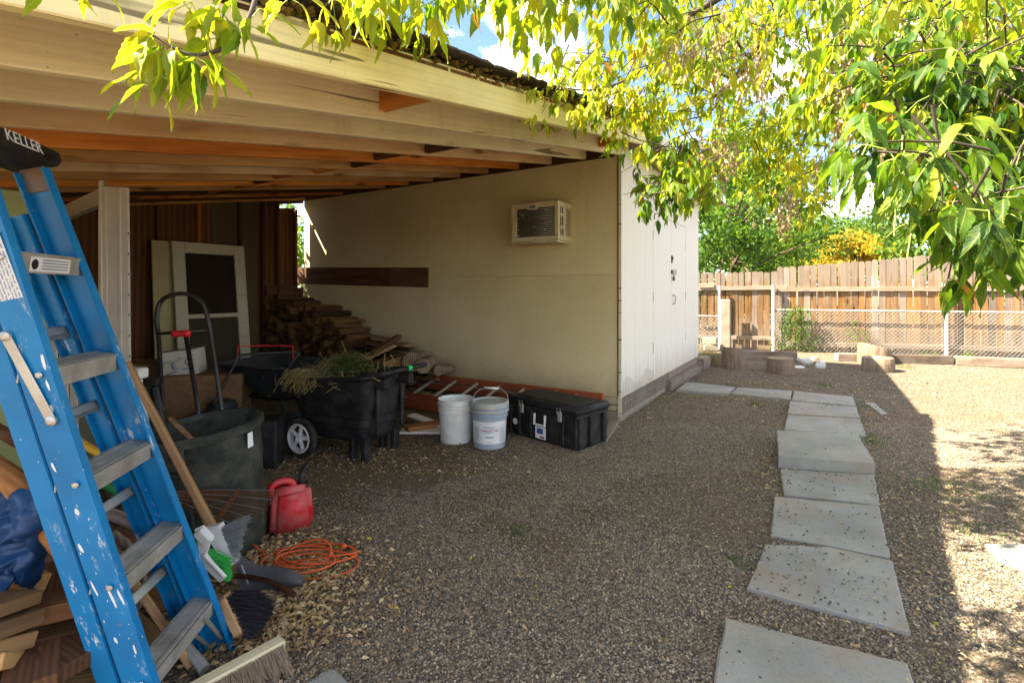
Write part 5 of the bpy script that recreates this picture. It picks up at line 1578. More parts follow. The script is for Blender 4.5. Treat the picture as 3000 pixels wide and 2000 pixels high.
for i in range(26):
    t = .5 + i * .085 + rng.uniform(-.02, .02)
    r_ = rng.uniform(.03, .055)
    a = W(t, .25, r_ + .01); b = W(t + rng.uniform(-.05, .05), .52, r_ + .005)
    sl_ = wtube('short_log', [a, b], r_, MATS['barkx'], None, 10)
    Mx = frame(b, b - a)
    MB().lathe([(r_ * .96, .001), (.004, .002)], 10, RY(math.pi / 2), capb=False, capt=True).build('cut_end', MATS['endgrain'], sl_, Mx)
    tag(sl_, 'short round log lying in a row under the orange extension ladder', 'log', 'short logs under the extension ladder')

# ------------------------------------------------------------------ tools and lumber around the stepladder
def hand(name, pts, r, mk, lab, cat, n=10):
    return tag(wtube(name, smoothpath(pts, 4), r, MATS[mk], None, n), lab, cat)
# round-point shovel with long wooden handle
sh = thing('digging_shovel', tuple(g(690, 1700)), 'old digging shovel with a long worn wooden handle and rusty blade', 'shovel')
s0, s1 = at(372, 1062, 2.35), at(648, 1595, 2.13)
wtube('handle', [s0, s0.lerp(s1, .5), s1], [.016, .0185, .021], MATS['handle'], sh, 12)
s2 = at(686, 1690, 2.12)
MB().tube(smoothpath([s1 - (s1 - s0).normalized() * .05, s1.lerp(s2, .5), s2], 4), [.022, .022, .021, .02, .019, .018, .017, .016, .015], 10).build('socket', MATS['rust'], sh, smooth='auto')
def blade(p0, ax, side_, L, w, curve, tip=.35):
    vv = []; nu, nv = 8, 7
    ax = ax.normalized(); side_ = side_.normalized(); nn = ax.cross(side_)
    for i in range(nu + 1):
        u = i / nu
        hw = w / 2 * (1 if u < 1 - tip else math.sqrt(max(.02, 1 - ((u - (1 - tip)) / tip) ** 2)))
        for j in range(nv + 1):
            v = j / nv * 2 - 1
            vv.append(p0 + ax * L * u + side_ * hw * v + nn * (curve * (v * v) * .5 + .02 * math.sin(u * 3.1)))
    k = len(vv)
    vv += [p - nn * .003 for p in vv]
    ff = [(i * (nv + 1) + j, i * (nv + 1) + j + 1, (i + 1) * (nv + 1) + j + 1, (i + 1) * (nv + 1) + j) for i in range(nu) for j in range(nv)]
    ff += [tuple(x + k for x in f[::-1]) for f in ff]
    return MB().add(vv, ff)
blade(s2 + Z * .0, (g(838, 1742, .03) - s2), Vector((-.38, .80, -.40)), .27, .15, .04).build('blade', MATS['rust'], sh, smooth=True)
# leaf rake with spread tines
rk = thing('leaf_rake', tuple(g(640, 1640)), 'metal leaf rake with fanned tines in front of the rubbish bin', 'rake')
rp = at(452, 1440, 2.25)
for i in range(19):
    f = i / 18
    tip = at(812 - 130 * f ** 1.4, 1436 + 120 * f, 2.32)
    mid = rp.lerp(tip, .55) + Vector((0, -.01, .01))
    e = tip + (tip - rp).normalized() * .0 + Vector((.004, -.02, -.012))
    MB().tube([rp, mid, tip, e], .0022, 5).build('tine', MATS['rust'] if i % 4 else MATS['brkt'], rk)
bar('tine_bar', at(704, 1430, 2.27), at(630, 1530, 2.25), .004, .022, MATS['rust'], rk)
bar('tine_bar', at(560, 1442, 2.26), at(540, 1480, 2.25), .004, .014, MATS['rust'], rk)
wtube('handle', [rp, at(300, 1330, 2.2), at(150, 1240, 2.15)], .013, MATS['handle'], rk)
# bristles
def bristle_mesh(n, base_fn, tip_fn, r=.0011, droop=0.0, seed=1):
    rr = random.Random(seed); m = MB()
    for i in range(n):
        u, v = rr.random(), rr.random()
        a = base_fn(u, v); b = tip_fn(u, v) + Vector((rr.gauss(0, .004), rr.gauss(0, .004), rr.gauss(0, .004)))
        c = a.lerp(b, .55) + Vector((rr.gauss(0, .003), rr.gauss(0, .003), rr.gauss(0, .003) - droop))
        m.tube([a, c, b], r, 3, cap=False)
    return m
def lerp4(a, b, c, d, u, v): return a.lerp(b, u).lerp(c.lerp(d, u), v)
gbm = thing('angle_broom', tuple(g(700, 1640)), 'upturned angle broom with flared grey bristles and white cap', 'broom')
D = 2.06
q0, q1 = at(640, 1548, D), at(684, 1640, D)
tag(bristle_mesh(420, lambda u, v: q0.lerp(q1, u) + Vector((0, .03 * (v - .5), 0)), lambda u, v: at(724, 1515, D).lerp(at(690, 1650, D), u) + Vector((0, .05 * (v - .5), 0)), .0012, seed=3).build('bristles', MATS['bristlegrey'], gbm), kind='stuff')
MB().prism([(p.x - q0.x, p.z - q0.z) for p in (at(600, 1545, D), at(648, 1532, D), at(690, 1645, D), at(668, 1652, D))], -.018, .018, M=RX(math.pi / 2)).build('cap', MATS['white'], gbm, T3(*q0), fix=True)
dp = thing('dustpan', tuple(g(640, 1720)), 'white plastic dustpan clipped to the green hand brush', 'dustpan')
D2 = 1.97
poly = [at(572, 1548, D2), at(596, 1538, D2), at(617, 1587, D2), at(606, 1622, D2), at(660, 1682, D2), at(658, 1695, D2), at(646, 1704, D2), at(600, 1660, D2), at(582, 1600, D2)]
o_ = poly[0]
MB().prism([((p - o_).x, (p - o_).z) for p in poly], -.004, .004, M=RX(math.pi / 2)).build('pan', MATS['white'], dp, T3(*o_), fix=True)
MB().tube([at(598, 1625, D2 - .02), at(660, 1690, D2 - .03)], .007, 8).build('lip', MATS['white'], dp, smooth='auto')
MB().cbox((0, 0, 0), (.07, .035, .05), .01).build('socket', MATS['white'], dp, frame(at(598, 1570, D2), at(620, 1590, D2) - at(580, 1548, D2)))
gh = thing('hand_brush', tuple(g(660, 1720)), 'hand brush with bright green bristles in the white dustpan', 'brush')
g0, g1 = at(608, 1602, D2 + .015), at(640, 1655, D2 + .015)
tag(bristle_mesh(420, lambda u, v: at(606, 1610, D2 + .02).lerp(at(650, 1675, D2 + .02), u) + Vector((0, .03 * (v - .5), 0)), lambda u, v: at(668, 1640, D2 + .02).lerp(at(672, 1698, D2 + .02), u) + Vector((0, .04 * (v - .5), 0)), .0012, seed=5).build('bristles', MATS['bristlegreen'], gh), kind='stuff')
bar('stock', at(600, 1602, D2 + .02), at(652, 1682, D2 + .02), .03, .018, MATS['greenh'], gh)
# charcoal scoop blade lying by the cord
sc = thing('snow_scoop', tuple(g(780, 1700)), 'charcoal plastic scoop blade lying on the leaf litter by the cord', 'scoop')
a0 = g(745, 1690, .02)
vv = []; nu, nv = 12, 6
for i in range(nu + 1):
    u = i / nu
    top = at(692 + 200 * u, 1612 + 78 * u ** .7 + (9 * math.sin(u * 6.3)), 2.20)
    bot = g(712 + 180 * u, 1752 - 34 * u, .012)
    for j in range(nv + 1):
        v = j / nv
        vv.append(top.lerp(bot, v) + Vector((0, -.03 * math.sin(v * math.pi), .01 * math.sin(v * math.pi))))
k = len(vv); vv += [p + Vector((0, .006, .0)) for p in vv]
ff = [(i * (nv + 1) + j, i * (nv + 1) + j + 1, (i + 1) * (nv + 1) + j + 1, (i + 1) * (nv + 1) + j) for i in range(nu) for j in range(nv)]
ff += [tuple(x + k for x in f[::-1]) for f in ff]
MB().add(vv, ff).build('blade', MATS['darkgrey'], sc, smooth=True)
bar('blade_edge', at(704, 1655, 2.15), at(726, 1712, 2.13), .006, .02, MATS['greybucket'], sc)
# black push broom on its side
pb = thing('push_broom', tuple(g(720, 1850)), 'push broom lying on its side with fanned black bristles', 'broom')
D3 = 1.86
bar('block', at(655, 1742, D3), at(712, 1856, D3 - .02), .055, .052, MATS['handle'], pb, up=Vector((.8, .0, .5)), ch=.012)
tag(bristle_mesh(700, lambda u, v: at(672, 1738, D3).lerp(at(726, 1850, D3 - .02), u) + Vector((0, .05 * (v - .5), 0)), lambda u, v: at(722 + 66 * math.sin(.35 + u * 2.5), 1738 + 122 * u, D3) + Vector((0, .08 * (v - .5), 0)), .0013, seed=7).build('bristles', MATS['bristleblack'], pb), kind='stuff')
# tan push broom lying flat
tb_ = thing('flat_push_broom', tuple(g(720, 1950)), 'push broom lying flat with a cream wooden block and tan bristles', 'broom')
e0, e1 = g(560, 2030, .05), g(828, 1884, .05)
bar('block', e0, e1, .045, .045, MATS['creamwood'], tb_)
pd = Vector((.62, -.78, 0)).normalized()
L_ = (e1 - e0)
tag(bristle_mesh(1100, lambda u, v: e0 + L_ * (.02 + .96 * u) + pd * .02 + Z * (.03 * (v - .5)), lambda u, v: e0 + L_ * (.0 + 1.0 * u) + pd * (.10 + .015 * math.sin(u * 40)) + Z * (-.03 + .035 * (v - .5)), .0014, seed=9).build('bristles', MATS['bristletan'], tb_), kind='stuff')
# coloured handles seen between the ladder steps
hand('yellow_pole', [at(170, 1262, 2.0), at(300, 1335, 2.0), at(430, 1410, 2.02)], .0145, 'yellow', 'yellow tool handle behind the ladder steps', 'handle')
hand('green_rod', [at(180, 1290, 1.97), at(300, 1385, 1.97), at(440, 1505, 2.0)], .0105, 'greenh', 'thin green tool handle crossing above a thicker one', 'handle')
hand('green_pole', [at(190, 1350, 1.9), at(310, 1420, 1.92), at(450, 1510, 1.95)], .0155, 'greenh', 'thick green pole crossing under the thin green handle', 'pole')
hand('grey_branch', [at(240, 1480, 1.95), at(340, 1510, 1.95), at(460, 1560, 1.98)], [.018, .02, .022, .024, .024, .024, .024, .022, .02], 'tie', 'greyed wooden stick below the green pole', 'stick')
hand('wooden_stake', [at(310, 1590, 1.8), at(430, 1760, 1.75), at(560, 1950, 1.72)], .014, 'handle', 'wooden tool handle slanting to the ground under the ladder', 'handle')
hand('grip_pipe', [at(520, 1860, 1.78), at(600, 1960, 1.7)], [.014, .015, .016, .018, .018], 'galv', 'grey metal pipe end lying under the ladder foot', 'pipe')
hand('curved_hose', [at(330, 1560, 1.8), at(400, 1620, 1.82), at(420, 1720, 1.8), at(380, 1820, 1.75)], .013, 'tie', 'curved brown hose hanging behind the lowest steps', 'hose')
hand('broad_paddle', [at(-60, 1330, 1.55), at(60, 1430, 1.5), at(150, 1560, 1.48), at(260, 1720, 1.5)], [.026, .028, .031, .034, .036, .036, .035, .033, .03, .027, .024, .02, .018], 'handle2', 'smooth orange-brown wooden paddle shaft behind the ladder rails', 'paddle')
hand('round_pole', [at(-40, 1240, 1.7), at(120, 1330, 1.75), at(260, 1400, 1.85)], .02, 'brownboard', 'dark wooden pole disappearing behind the near ladder rail', 'pole')
# pale branch with a black sleeve, bottom left
br = thing('peeled_branch', tuple(at(120, 1960, 1.28)), 'peeled pale branch with a black sleeve on its end', 'branch')
wtube('wood', smoothpath([at(-140, 1985, 1.50), at(60, 1968, 1.53), at(180, 1955, 1.56), at(330, 1965, 1.62)], 5), [.028 + .003 * math.sin(k * 1.3) for k in range(16)], MATS['canvasbark'], br, 12, True)
MB().tube([at(-180, 1988, 1.495), at(30, 1971, 1.525)], .036, 12).build('sleeve', MATS['black'], br, smooth='auto')
# lumber offcuts stacked under the tarp
specs = [
    ((-60, 1790), (75, 1745), 1.30, .10, .036, 'oldlumber', 'topmost pale board end of the stack under the blue tarp'),
    ((-60, 1850), (85, 1800), 1.29, .10, .04, 'oldlumber', 'second pale board end in the stack under the blue tarp'),
    ((-70, 1905), (60, 1870), 1.28, .09, .04, 'oldlumber', 'third board end low in the stack under the blue tarp'),
    ((-60, 1950), (20, 1935), 1.27, .09, .04, 'fir2', 'stubby board end just above the peeled branch'),
    ((60, 1800), (300, 1745), 1.42, .09, .05, 'stud', 'dark old board passing behind the near ladder rail'),
    ((90, 1870), (360, 1810), 1.45, .10, .045, 'stud', 'lower dark plank with dry leaves on it'),
    ((110, 1915), (330, 1890), 1.42, .12, .03, 'ply', 'flat dark plywood scrap under the dark planks'),
    ((-50, 1700), (115, 1690), 1.50, .12, .05, 'fir2', 'board holding up the blue tarp'),
    ((360, 1790), (470, 1890), 1.72, .05, .05, 'oldlumber', 'square batten under the lowest ladder steps'),
    ((120, 2020), (330, 1985), 1.38, .14, .03, 'oldlumber', 'broad pale board below the peeled branch'),
    ((330, 1700), (480, 1760), 1.95, .14, .03, 'stud', 'dark scrap board behind the ladder foot'),
    ((290, 1565), (360, 1640), 1.75, .03, .02, 'oldlumber', 'small split lath behind the near rail'),
]
for (p0, p1, d, w, h, mk, lab) in specs:
    tag(bar('board_offcut', at(p0[0], p0[1], d), at(p1[0], p1[1], d + .12), w, h, MATS[mk]), lab, 'board', 'lumber offcuts at the foot of the ladder')
# dark heap beneath so the offcuts rest on something solid
for i in range(18):
    x = rng.uniform(-2.0, -1.38); y = rng.uniform(1.35, 2.15); zz = rng.uniform(.03, .30) * (1 if x < -1.3 else .5)
    M = T3(x, y, zz) @ RZ(rng.uniform(-.9, .9)) @ RY(rng.uniform(-.12, .12))
    o = MB().cbox((0, 0, 0), (rng.uniform(.3, .6), rng.uniform(.05, .12), rng.uniform(.03, .06)), .003).build('scrap_board', MATS[rng.choice(['stud', 'brownboard', 'tie', 'brownboard'])], None, M)
    tag(o, 'dusty scrap board buried in the dark heap behind the stepladder', 'board', 'scrap boards heaped behind the ladder')
# blue tarp
nu, nv = 34, 40
vv = []
for i in range(nu + 1):
    for j in range(nv + 1):
        u, v = i / nu, j / nv
        px = -160 + 300 * u - 70 * max(0, v - .45) * u; py = 1440 + 330 * v
        d = 1.50 + .06 * math.sin(u * 5 + v * 2)
        p = at(px, py, d)
        nz = mnoise.noise(Vector((u * 4.2, v * 5.0, 1))) * .06 + abs(mnoise.noise(Vector((u * 9 + v * 3, v * 9, 5)))) * .05
        p += Vector((.03 * mnoise.noise(Vector((u * 6, v * 6, 9))), -nz, .03 * mnoise.noise(Vector((u * 7, v * 5, 3)))))
        vv.append(p)
ff = [(i * (nv + 1) + j, (i + 1) * (nv + 1) + j, (i + 1) * (nv + 1) + j + 1, i * (nv + 1) + j + 1) for i in range(nu) for j in range(nv) if (j / nv < .95 - .5 * abs(i / nu - .45) ** 1.1 or i % 9 > 3)]
tag(MB().add(vv, ff).build('blue_tarp', MATS['tarp'], smooth=True), 'crumpled dark blue tarp draped over the lumber behind the ladder', 'tarp')

# ------------------------------------------------------------------ leaf materials and templates
def leafmat(name, refl, trans, rough=.45, tmix=.5):
    m = NT(name, rough, .25)
    r = m.attr('rnd')
    m.set(Base_Color=m.ramp(r, refl))
    tr = m.n('ShaderNodeBsdfTranslucent', {'Color': m.ramp(r, trans)})
    mx = m.n('ShaderNodeMixShader', {0: tmix})
    m.t.links.new(m.b.outputs[0], mx.inputs[1]); m.t.links.new(tr.outputs[0], mx.inputs[2])
    out = [n for n in m.t.nodes if n.type == 'OUTPUT_MATERIAL'][0]
    m.t.links.new(mx.outputs[0], out.inputs['Surface'])
    return m.m
MATS['leaf'] = leafmat('box_elder_leaf',
    [(0, (.014, .046, .006)), (.4, (.045, .105, .009)), (.75, (.17, .23, .015)), (.95, (.32, .30, .02)), (1, (.40, .19, .03))],
    [(0, (.06, .17, .005)), (.4, (.25, .43, .008)), (.75, (.60, .68, .010)), (.95, (.80, .72, .02)), (1, (.60, .28, .04))], .52, .50)
MATS['leafdark'] = leafmat('dark_tree_leaf', [(0, (.015, .048, .008)), (.5, (.045, .11, .015)), (1, (.12, .19, .025))], [(0, (.07, .18, .01)), (.5, (.18, .34, .02)), (1, (.36, .5, .03))], .55, .42)
MATS['leafmid'] = leafmat('mid_tree_leaf', [(0, (.03, .075, .01)), (.5, (.07, .13, .015)), (1, (.15, .2, .025))], [(0, (.12, .24, .01)), (.5, (.25, .38, .02)), (1, (.42, .5, .04))], .5, .42)
MATS['leafyellow'] = leafmat('yellow_tree_leaf', [(0, (.22, .17, .015)), (.5, (.38, .27, .02)), (1, (.5, .38, .04))], [(0, (.4, .32, .02)), (.5, (.6, .46, .03)), (1, (.7, .56, .06))], .5, .4)
MATS['leafdry'] = leafmat('dry_fallen_leaf', [(0, (.15, .09, .045)), (.35, (.34, .21, .10)), (.7, (.50, .345, .18)), (.95, (.58, .46, .27)), (1, (.5, .42, .03))], [(0, (.1, .06, .03)), (1, (.35, .25, .1))], .8, .2)
MATS['seed'] = leafmat('dry_winged_seed', [(0, (.30, .21, .12)), (1, (.55, .42, .27))], [(0, (.42, .3, .16)), (1, (.65, .5, .3))], .7, .45)
MATS['straw'] = leafmat('pulled_weed', [(0, (.035, .065, .012)), (.45, (.075, .115, .02)), (.55, (.24, .175, .07)), (1, (.36, .27, .12))], [(0, (.05, .09, .02)), (1, (.4, .3, .14))], .8, .25)
MATS['grass'] = leafmat('weed_grass', [(0, (.03, .085, .012)), (.7, (.08, .14, .02)), (.8, (.30, .24, .10)), (1, (.40, .32, .16))], [(0, (.08, .2, .02)), (.7, (.16, .3, .03)), (1, (.3, .24, .1))], .6, .3)
MATS['twig'] = plain('grey_twig_bark', (.085, .066, .05), .85, .2, dirt=.4, scale=15)
MATS['greentwig'] = plain('green_petiole', (.28, .33, .06), .6, .3, dirt=.2, scale=15)
MATS['trunk'] = plain('furrowed_bark', (.13, .095, .065), .95, .1, dirt=.6, scale=9, bump=.8, dirtcol=(.05, .035, .025))

def leaf_template(w=.17, fold=.32, droop=.28, notch=0.0, curl=0.0):
    xs = [0, .14, .34, .55, .76, 1.0]
    hw = [0, .62, 1.0, .86, .50, 0]
    v = []; f = []
    for x in xs: v.append((x, 0, -droop * x * x))
    for sg in (1, -1):
        for i in range(1, 5):
            k = hw[i] * w * (1 + (notch if (i + (sg > 0)) % 2 else -notch))
            v.append((xs[i] + (.05 if notch and i % 2 else 0), sg * k, -droop * xs[i] ** 2 + fold * k + curl * sg * xs[i] * .12))
    L = lambda i: 5 + i; R = lambda i: 9 + i
    for i in range(1, 4):
        f += [(i, i + 1, L(i + 1)), (i, L(i + 1), L(i)), (i, R(i + 1), i + 1), (i, R(i), R(i + 1))]
    f += [(0, 1, L(1)), (0, R(1), 1), (4, 5, L(4)), (4, R(4), 5)]
    return np.array(v), f
LT = [leaf_template(), leaf_template(.175, .25, .45, .16), leaf_template(.15, .5, .2, .12, .6), leaf_template(.165, .3, .1, .2, -.6), leaf_template(.185, .2, .6, .14, .3)]
SMALL = (np.array([(0, 0, 0), (.45, .3, .06), (1, 0, -.12), (.45, -.3, .06)]), [(0, 2, 1), (0, 3, 2)])

# ------------------------------------------------------------------ the overhanging box elder
Lp, Ld, Lr, Ll, Lc = [], [], [], [], []
twigs = MB(); petioles = MB()
def add_leaf(p, d, L, roll, c):
    Lp.append(p); Ld.append(d); Lr.append(roll); Ll.append(L); Lc.append(c)
def compound(base, dirn, size, tone, near):
    dirn = dirn.normalized()
    side_ = dirn.cross(Z)
    side_ = side_.normalized() if side_.length > .1 else Vector((1, 0, 0))
    pet = size * rng.uniform(.7, 1.1)
    m1 = base + dirn * pet * .55; m2 = base + dirn * pet + Vector((0, 0, -.02 * size / .1))
    if near: petioles.tube([base, m1, m2], .0009 + .0006 * (size > .085), 3, cap=False)
    dn = Vector((0, 0, -1))
    c0 = tone + rng.gauss(0, .17)
    def cc(): return (min(.90, max(0, c0 + rng.gauss(0, .07))) if rng.random() > .012 else 1.0)
    add_leaf(m2, (dirn * .8 + dn * rng.uniform(.5, 1.3)).normalized(), size * rng.uniform(.95, 1.2), rng.uniform(-.6, .6), cc())
    for k, mp in ((1, m1), (0, m2)):
        if k and rng.random() < .35: continue
        for sg in (-1, 1):
            if rng.random() < .08: continue
            d = (dirn * .45 + side_ * sg * rng.uniform(.55, .95) + dn * rng.uniform(.5, 1.2)).normalized()
            add_leaf(mp, d, size * rng.uniform(.6, 1.15), rng.uniform(-.7, .7), cc())
def twig(p, out, length, size, tone, near, nodes=None):
    out = out.normalized()
    pts = [p]
    n = nodes or max(2, int(length / .085))
    d = out.copy()
    for i in range(n):
        d = (d + Vector((rng.gauss(0, .18), rng.gauss(0, .18), -.16 + rng.gauss(0, .1)))).normalized()
        pts.append(pts[-1] + d * length / n)
    twigs.tube(pts, [.0032 * (1 - .75 * i / n) + .0008 for i in range(n + 1)], 4 if near else 3, cap=False)
    for i in range(1, n + 1):
        ax = (pts[i] - pts[i - 1]).normalized()
        pr = ax.orthogonal().normalized(); q = ax.cross(pr)
        a = rng.random() * math.pi
        for sg in (1, -1):
            if rng.random() < .12: continue
            dd = ax * .45 + (pr * math.cos(a) + q * math.sin(a)) * sg + Vector((0, 0, -.25))
            compound(pts[i], dd, size * rng.uniform(.8, 1.15), tone, near)
    compound(pts[-1], d, size, tone, near)

def inpoly(x, y, poly):
    c = False; n = len(poly)
    for i in range(n):
        x1, y1 = poly[i]; x2, y2 = poly[(i + 1) % n]
        if (y1 > y) != (y2 > y) and x < (x2 - x1) * (y - y1) / (y2 - y1) + x1: c = not c
    return c
REGIONS = [
    # polygon in photo pixels, depth range, twigs, leaflet size, tone
    ([(1980, -150), (3100, -150), (3100, 330), (2820, 400), (2560, 340), (2400, 200), (2250, 120), (2050, 200), (1960, 80)], (2.4, 4.2), 480, .064, .74),
    ([(2400, -150), (3100, -150), (3100, 360), (2700, 330), (2500, 230)], (1.5, 2.3), 95, .068, .58),
    ([(2700, 140), (3120, 100), (3150, 640), (2960, 640), (2820, 520), (2720, 420), (2600, 360), (2600, 300)], (1.3, 2.0), 76, .074, .30),
    ([(2560, 380), (2780, 390), (2760, 470), (2640, 450)], (1.05, 1.25), 7, .082, .36),
    ([(2780, 500), (2980, 540), (2980, 620), (2840, 600)], (1.05, 1.3), 9, .080, .22),
    ([(1540, 190), (1800, 130), (2080, 160), (2080, 320), (1880, 330), (1680, 310), (1560, 270)], (2.5, 3.3), 84, .066, .80),
    ([(1870, 390), (2010, 380), (2090, 450), (2060, 570), (1900, 560)], (2.4, 3.0), 38, .070, .50),
    ([(2080, 260), (2300, 220), (2330, 460), (2240, 540), (2120, 470)], (3.0, 4.4), 48, .066, .68),
    ([(2290, 380), (2430, 350), (2430, 520), (2360, 590), (2290, 560)], (3.0, 4.4), 28, .066, .76),
    ([(2280, 260), (2500, 210), (2560, 380), (2400, 370)], (2.6, 3.8), 28, .066, .70),
    ([(850, -200), (1200, -210), (1250, -90), (900, -80)], (1.35, 1.75), 12, .084, .80),
    ([(1200, -230), (1700, -240), (1720, -50), (1220, -90)], (1.35, 1.8), 20, .080, .72),
    ([(1650, -250), (2050, -200), (2080, 90), (1760, 0)], (1.7, 2.6), 46, .070, .74),
]
for poly, (d0, d1), cnt, size, tone in REGIONS:
    xs = [p[0] for p in poly]; ys = [p[1] for p in poly]
    k = 0
    while k < cnt:
        x = rng.uniform(min(xs), max(xs)); y = rng.uniform(min(ys), max(ys))
        if not inpoly(x, y, poly): continue
        k += 1
        d = rng.uniform(d0, d1)
        p = at(x, y, d)
        out = Vector((rng.uniform(-1, .5), rng.uniform(-.7, .7), rng.uniform(-.5, .25)))
        twig(p - out.normalized() * .1, out, rng.uniform(.16, .34), size, tone + rng.gauss(0, .06), d < 2.4)
# canopy above and beside the frame, so the place is whole and the ground is dappled
for k in range(60):
    p = Vector((rng.uniform(2.2, 5.6), rng.uniform(.6, 2.6), rng.uniform(2.6, 4.6)))
    if (HZ - (p.z - CAMH) * FPX / p.y) > -120 and abs(p.x / p.y) < 1.05: continue
    twig(p, Vector((rng.uniform(-1, 1), rng.uniform(-1, 1), rng.uniform(-.4, .2))), rng.uniform(.25, .4), .092, .5, False)
# near spray in front of the barge boards
NB = .82
nb_pts = [at(775, -190, 1.05), at(752, -20, .92), at(722, 70, .87), at(690, 118, .85), at(640, 148, .83), at(565, 161, NB), at(500, 135, NB), at(450, 105, NB)]
twigs.tube(smoothpath(nb_pts, 4), [.0052 - .00013 * i for i in range(29)], 8)
def spray(px, py, dx, dy, n, L, tone=.78, dd=0.0):
    base = at(px, py - 14, NB + dd)
    n = max(2, n - 1)
    for i in range(n):
        a = (i - (n - 1) / 2) / max(1, n - 1) * 2.1
        d2 = Vector((dx, rng.uniform(-.35, .35), dy)).normalized()
        d = (Matrix.Rotation(a * .9, 3, 'Y') @ d2)
        p = base + d * rng.uniform(.0, .03)
        petioles.tube([base, p + d * .004], .0009, 4, cap=False)
        add_leaf(p, (d + Vector((0, rng.uniform(-.3, .3), -.15))).normalized(), L * .92 * rng.uniform(.7, 1.2), rng.uniform(-.5, .5), min(.93, max(.1, tone + rng.gauss(0, .12))))
for a_ in ((455, 108, -.7, .05, 5, .075, .86), (440, 110, -.4, -.9, 5, .085, .88), (505, 140, -.2, -1, 5, .085, .7), (480, 150, -.35, -.9, 4, .095, .85), (440, 230, -.5, -.9, 4, .085, .8), (468, 235, .15, -1, 3, .08, .6), (560, 175, .1, -1, 5, .085, .5),
           (575, 190, .35, -1, 5, .085, .78), (610, 205, .45, -1, 4, .075, .8), (600, 160, .1, -.9, 3, .075, .7), (640, 125, -.25, .3, 4, .065, .7), (690, 90, -.7, .4, 4, .075, .75), (650, 10, -.8, -.2, 5, .08, .85), (700, 80, .3, -.9, 5, .07, .55), (760, 40, .35, -.9, 3, .06, .6), (560, 20, -.5, -.8, 5, .075, .85), (520, 0, -.3, -1, 3, .075, .8), (265, -30, .1, -1, 2, .07, .85), (180, -30, .1, -1, 2, .07, .85), (640, 40, -.2, -.9, 5, .07, .7), (830, 0, .1, -1, 3, .07, .8), (870, -10, .2, -1, 3, .07, .75)):
    spray(*a_)

Lp_ = np.array([tuple(p) for p in Lp]); Ld_ = np.array([tuple(d) for d in Ld]); Lr_ = np.array(Lr); Ll_ = np.array(Ll); Lc_ = np.array(Lc)
# keep the lower outline of the hanging foliage as it hangs in the photograph
_d = np.maximum(Lp_[:, 1], .2)
_x = 1500 + FPX * Lp_[:, 0] / _d; _y = HZ - FPX * (Lp_[:, 2] + Ld_[:, 2] * Ll_ - CAMH) / _d
_env = np.interp(_x, [0, 820, 840, 1430, 1480, 1850, 1880, 2080, 2120, 2280, 2330, 2440, 2500, 2680, 2740, 2800, 3000, 3001], [400, 400, 215, 230, 400, 490, 715, 690, 620, 660, 750, 730, 640, 670, 800, 915, 960, 5000])
_keep = (_y < _env) | (Lp_[:, 1] < .3)
Lp_, Ld_, Lr_, Ll_, Lc_ = Lp_[_keep], Ld_[_keep], Lr_[_keep], Ll_[_keep], Lc_[_keep]
B = basis(Ld_, Lr_)
# the 300 leaves that show largest are objects of their own, the rest is one mass
depth = np.maximum(Lp_[:, 1], .2)
pxx = 1500 + FPX * Lp_[:, 0] / depth; pyy = HZ - FPX * (Lp_[:, 2] - CAMH) / depth
vis = (pxx > 20) & (pxx < 2980) & (pyy > -40) & (pyy < 1000) & (Lp_[:, 1] > .4)
score = np.where(vis, Ll_ / depth, -1)
order = np.argsort(-score)
pick = order[:300]; rest = order[300:]
tree0 = thing('box_elder_tree', (4.4, 1.3, 0), 'box elder with hanging yellow-green leaves reaching over the lean-to and fence', 'tree')
def fine_leaf(k, seed):
    r_ = random.Random(seed)
    w = (.155, .17, .14, .16, .175)[k]; fold = (.3, .2, .45, .3, .18)[k]; droop = (.28, .45, .2, .12, .55)[k]; bend = r_.uniform(-.12, .12)
    n = 14; v = []; f = []
    for i in range(n + 1):
        x = i / n
        hw = w * (math.sin(math.pi * min(1, x ** .60)) ** .9) * (1.1 - .3 * x) if 0 < i < n else 0
        yc = bend * x * x
        for sg in (-1, -.5, 0, .5, 1):
            ser = 1 + (.10 if (i + (sg > 0)) % 2 else -.06) * (abs(sg) == 1) * (x > .2) * (x < .93)
            y = sg * hw * ser
            v.append((x, yc + y, -droop * x * x + fold * abs(y) + .03 * math.sin(x * 9 + sg * 2 + seed) * abs(sg)))
    for i in range(n):
        for j in range(4):
            a = i * 5 + j
            f.append((a, a + 1, a + 6, a + 5))
    return v, f
def nearleaf():
    mat = MATS['leaf'].copy(); mat.name = 'box_elder_leaf_veined'
    m = NT.__new__(NT); m.m = mat; m.t = mat.node_tree; m.b = m.t.nodes['Principled BSDF']
    xyz = m.n('ShaderNodeSeparateXYZ', {0: m.n('ShaderNodeTexCoord').outputs['Object']})
    ay = m.math('ABSOLUTE', xyz.outputs[1])
    mid = m.thr(ay, .014, .006)
    ph = m.math('SUBTRACT', m.math('MULTIPLY', xyz.outputs[0], 9.0), m.math('MULTIPLY', ay, 11.0))
    sv_ = m.math('MULTIPLY', m.thr(m.math('ABSOLUTE', m.math('SUBTRACT', m.math('FRACT', ph), .5)), .07, .03), .55)
    vein = m.math('MAXIMUM', mid, sv_)
    for node in [m.b, [n for n in m.t.nodes if n.type == 'BSDF_TRANSLUCENT'][0]]:
        sock = node.inputs['Base Color' if node == m.b else 'Color']
        src = sock.links[0].from_socket
        blot = m.thr(m.noise(m.coord(rand=11), 6, 4), .56, .7)
        c = m.mix(m.math('MULTIPLY', blot, .35), src, (.34, .36, .03))
        m.put(sock, m.mix(m.math('MULTIPLY', vein, .5), c, (.42, .46, .10)))
    return mat
MATS['leafnear'] = nearleaf()
tv = []
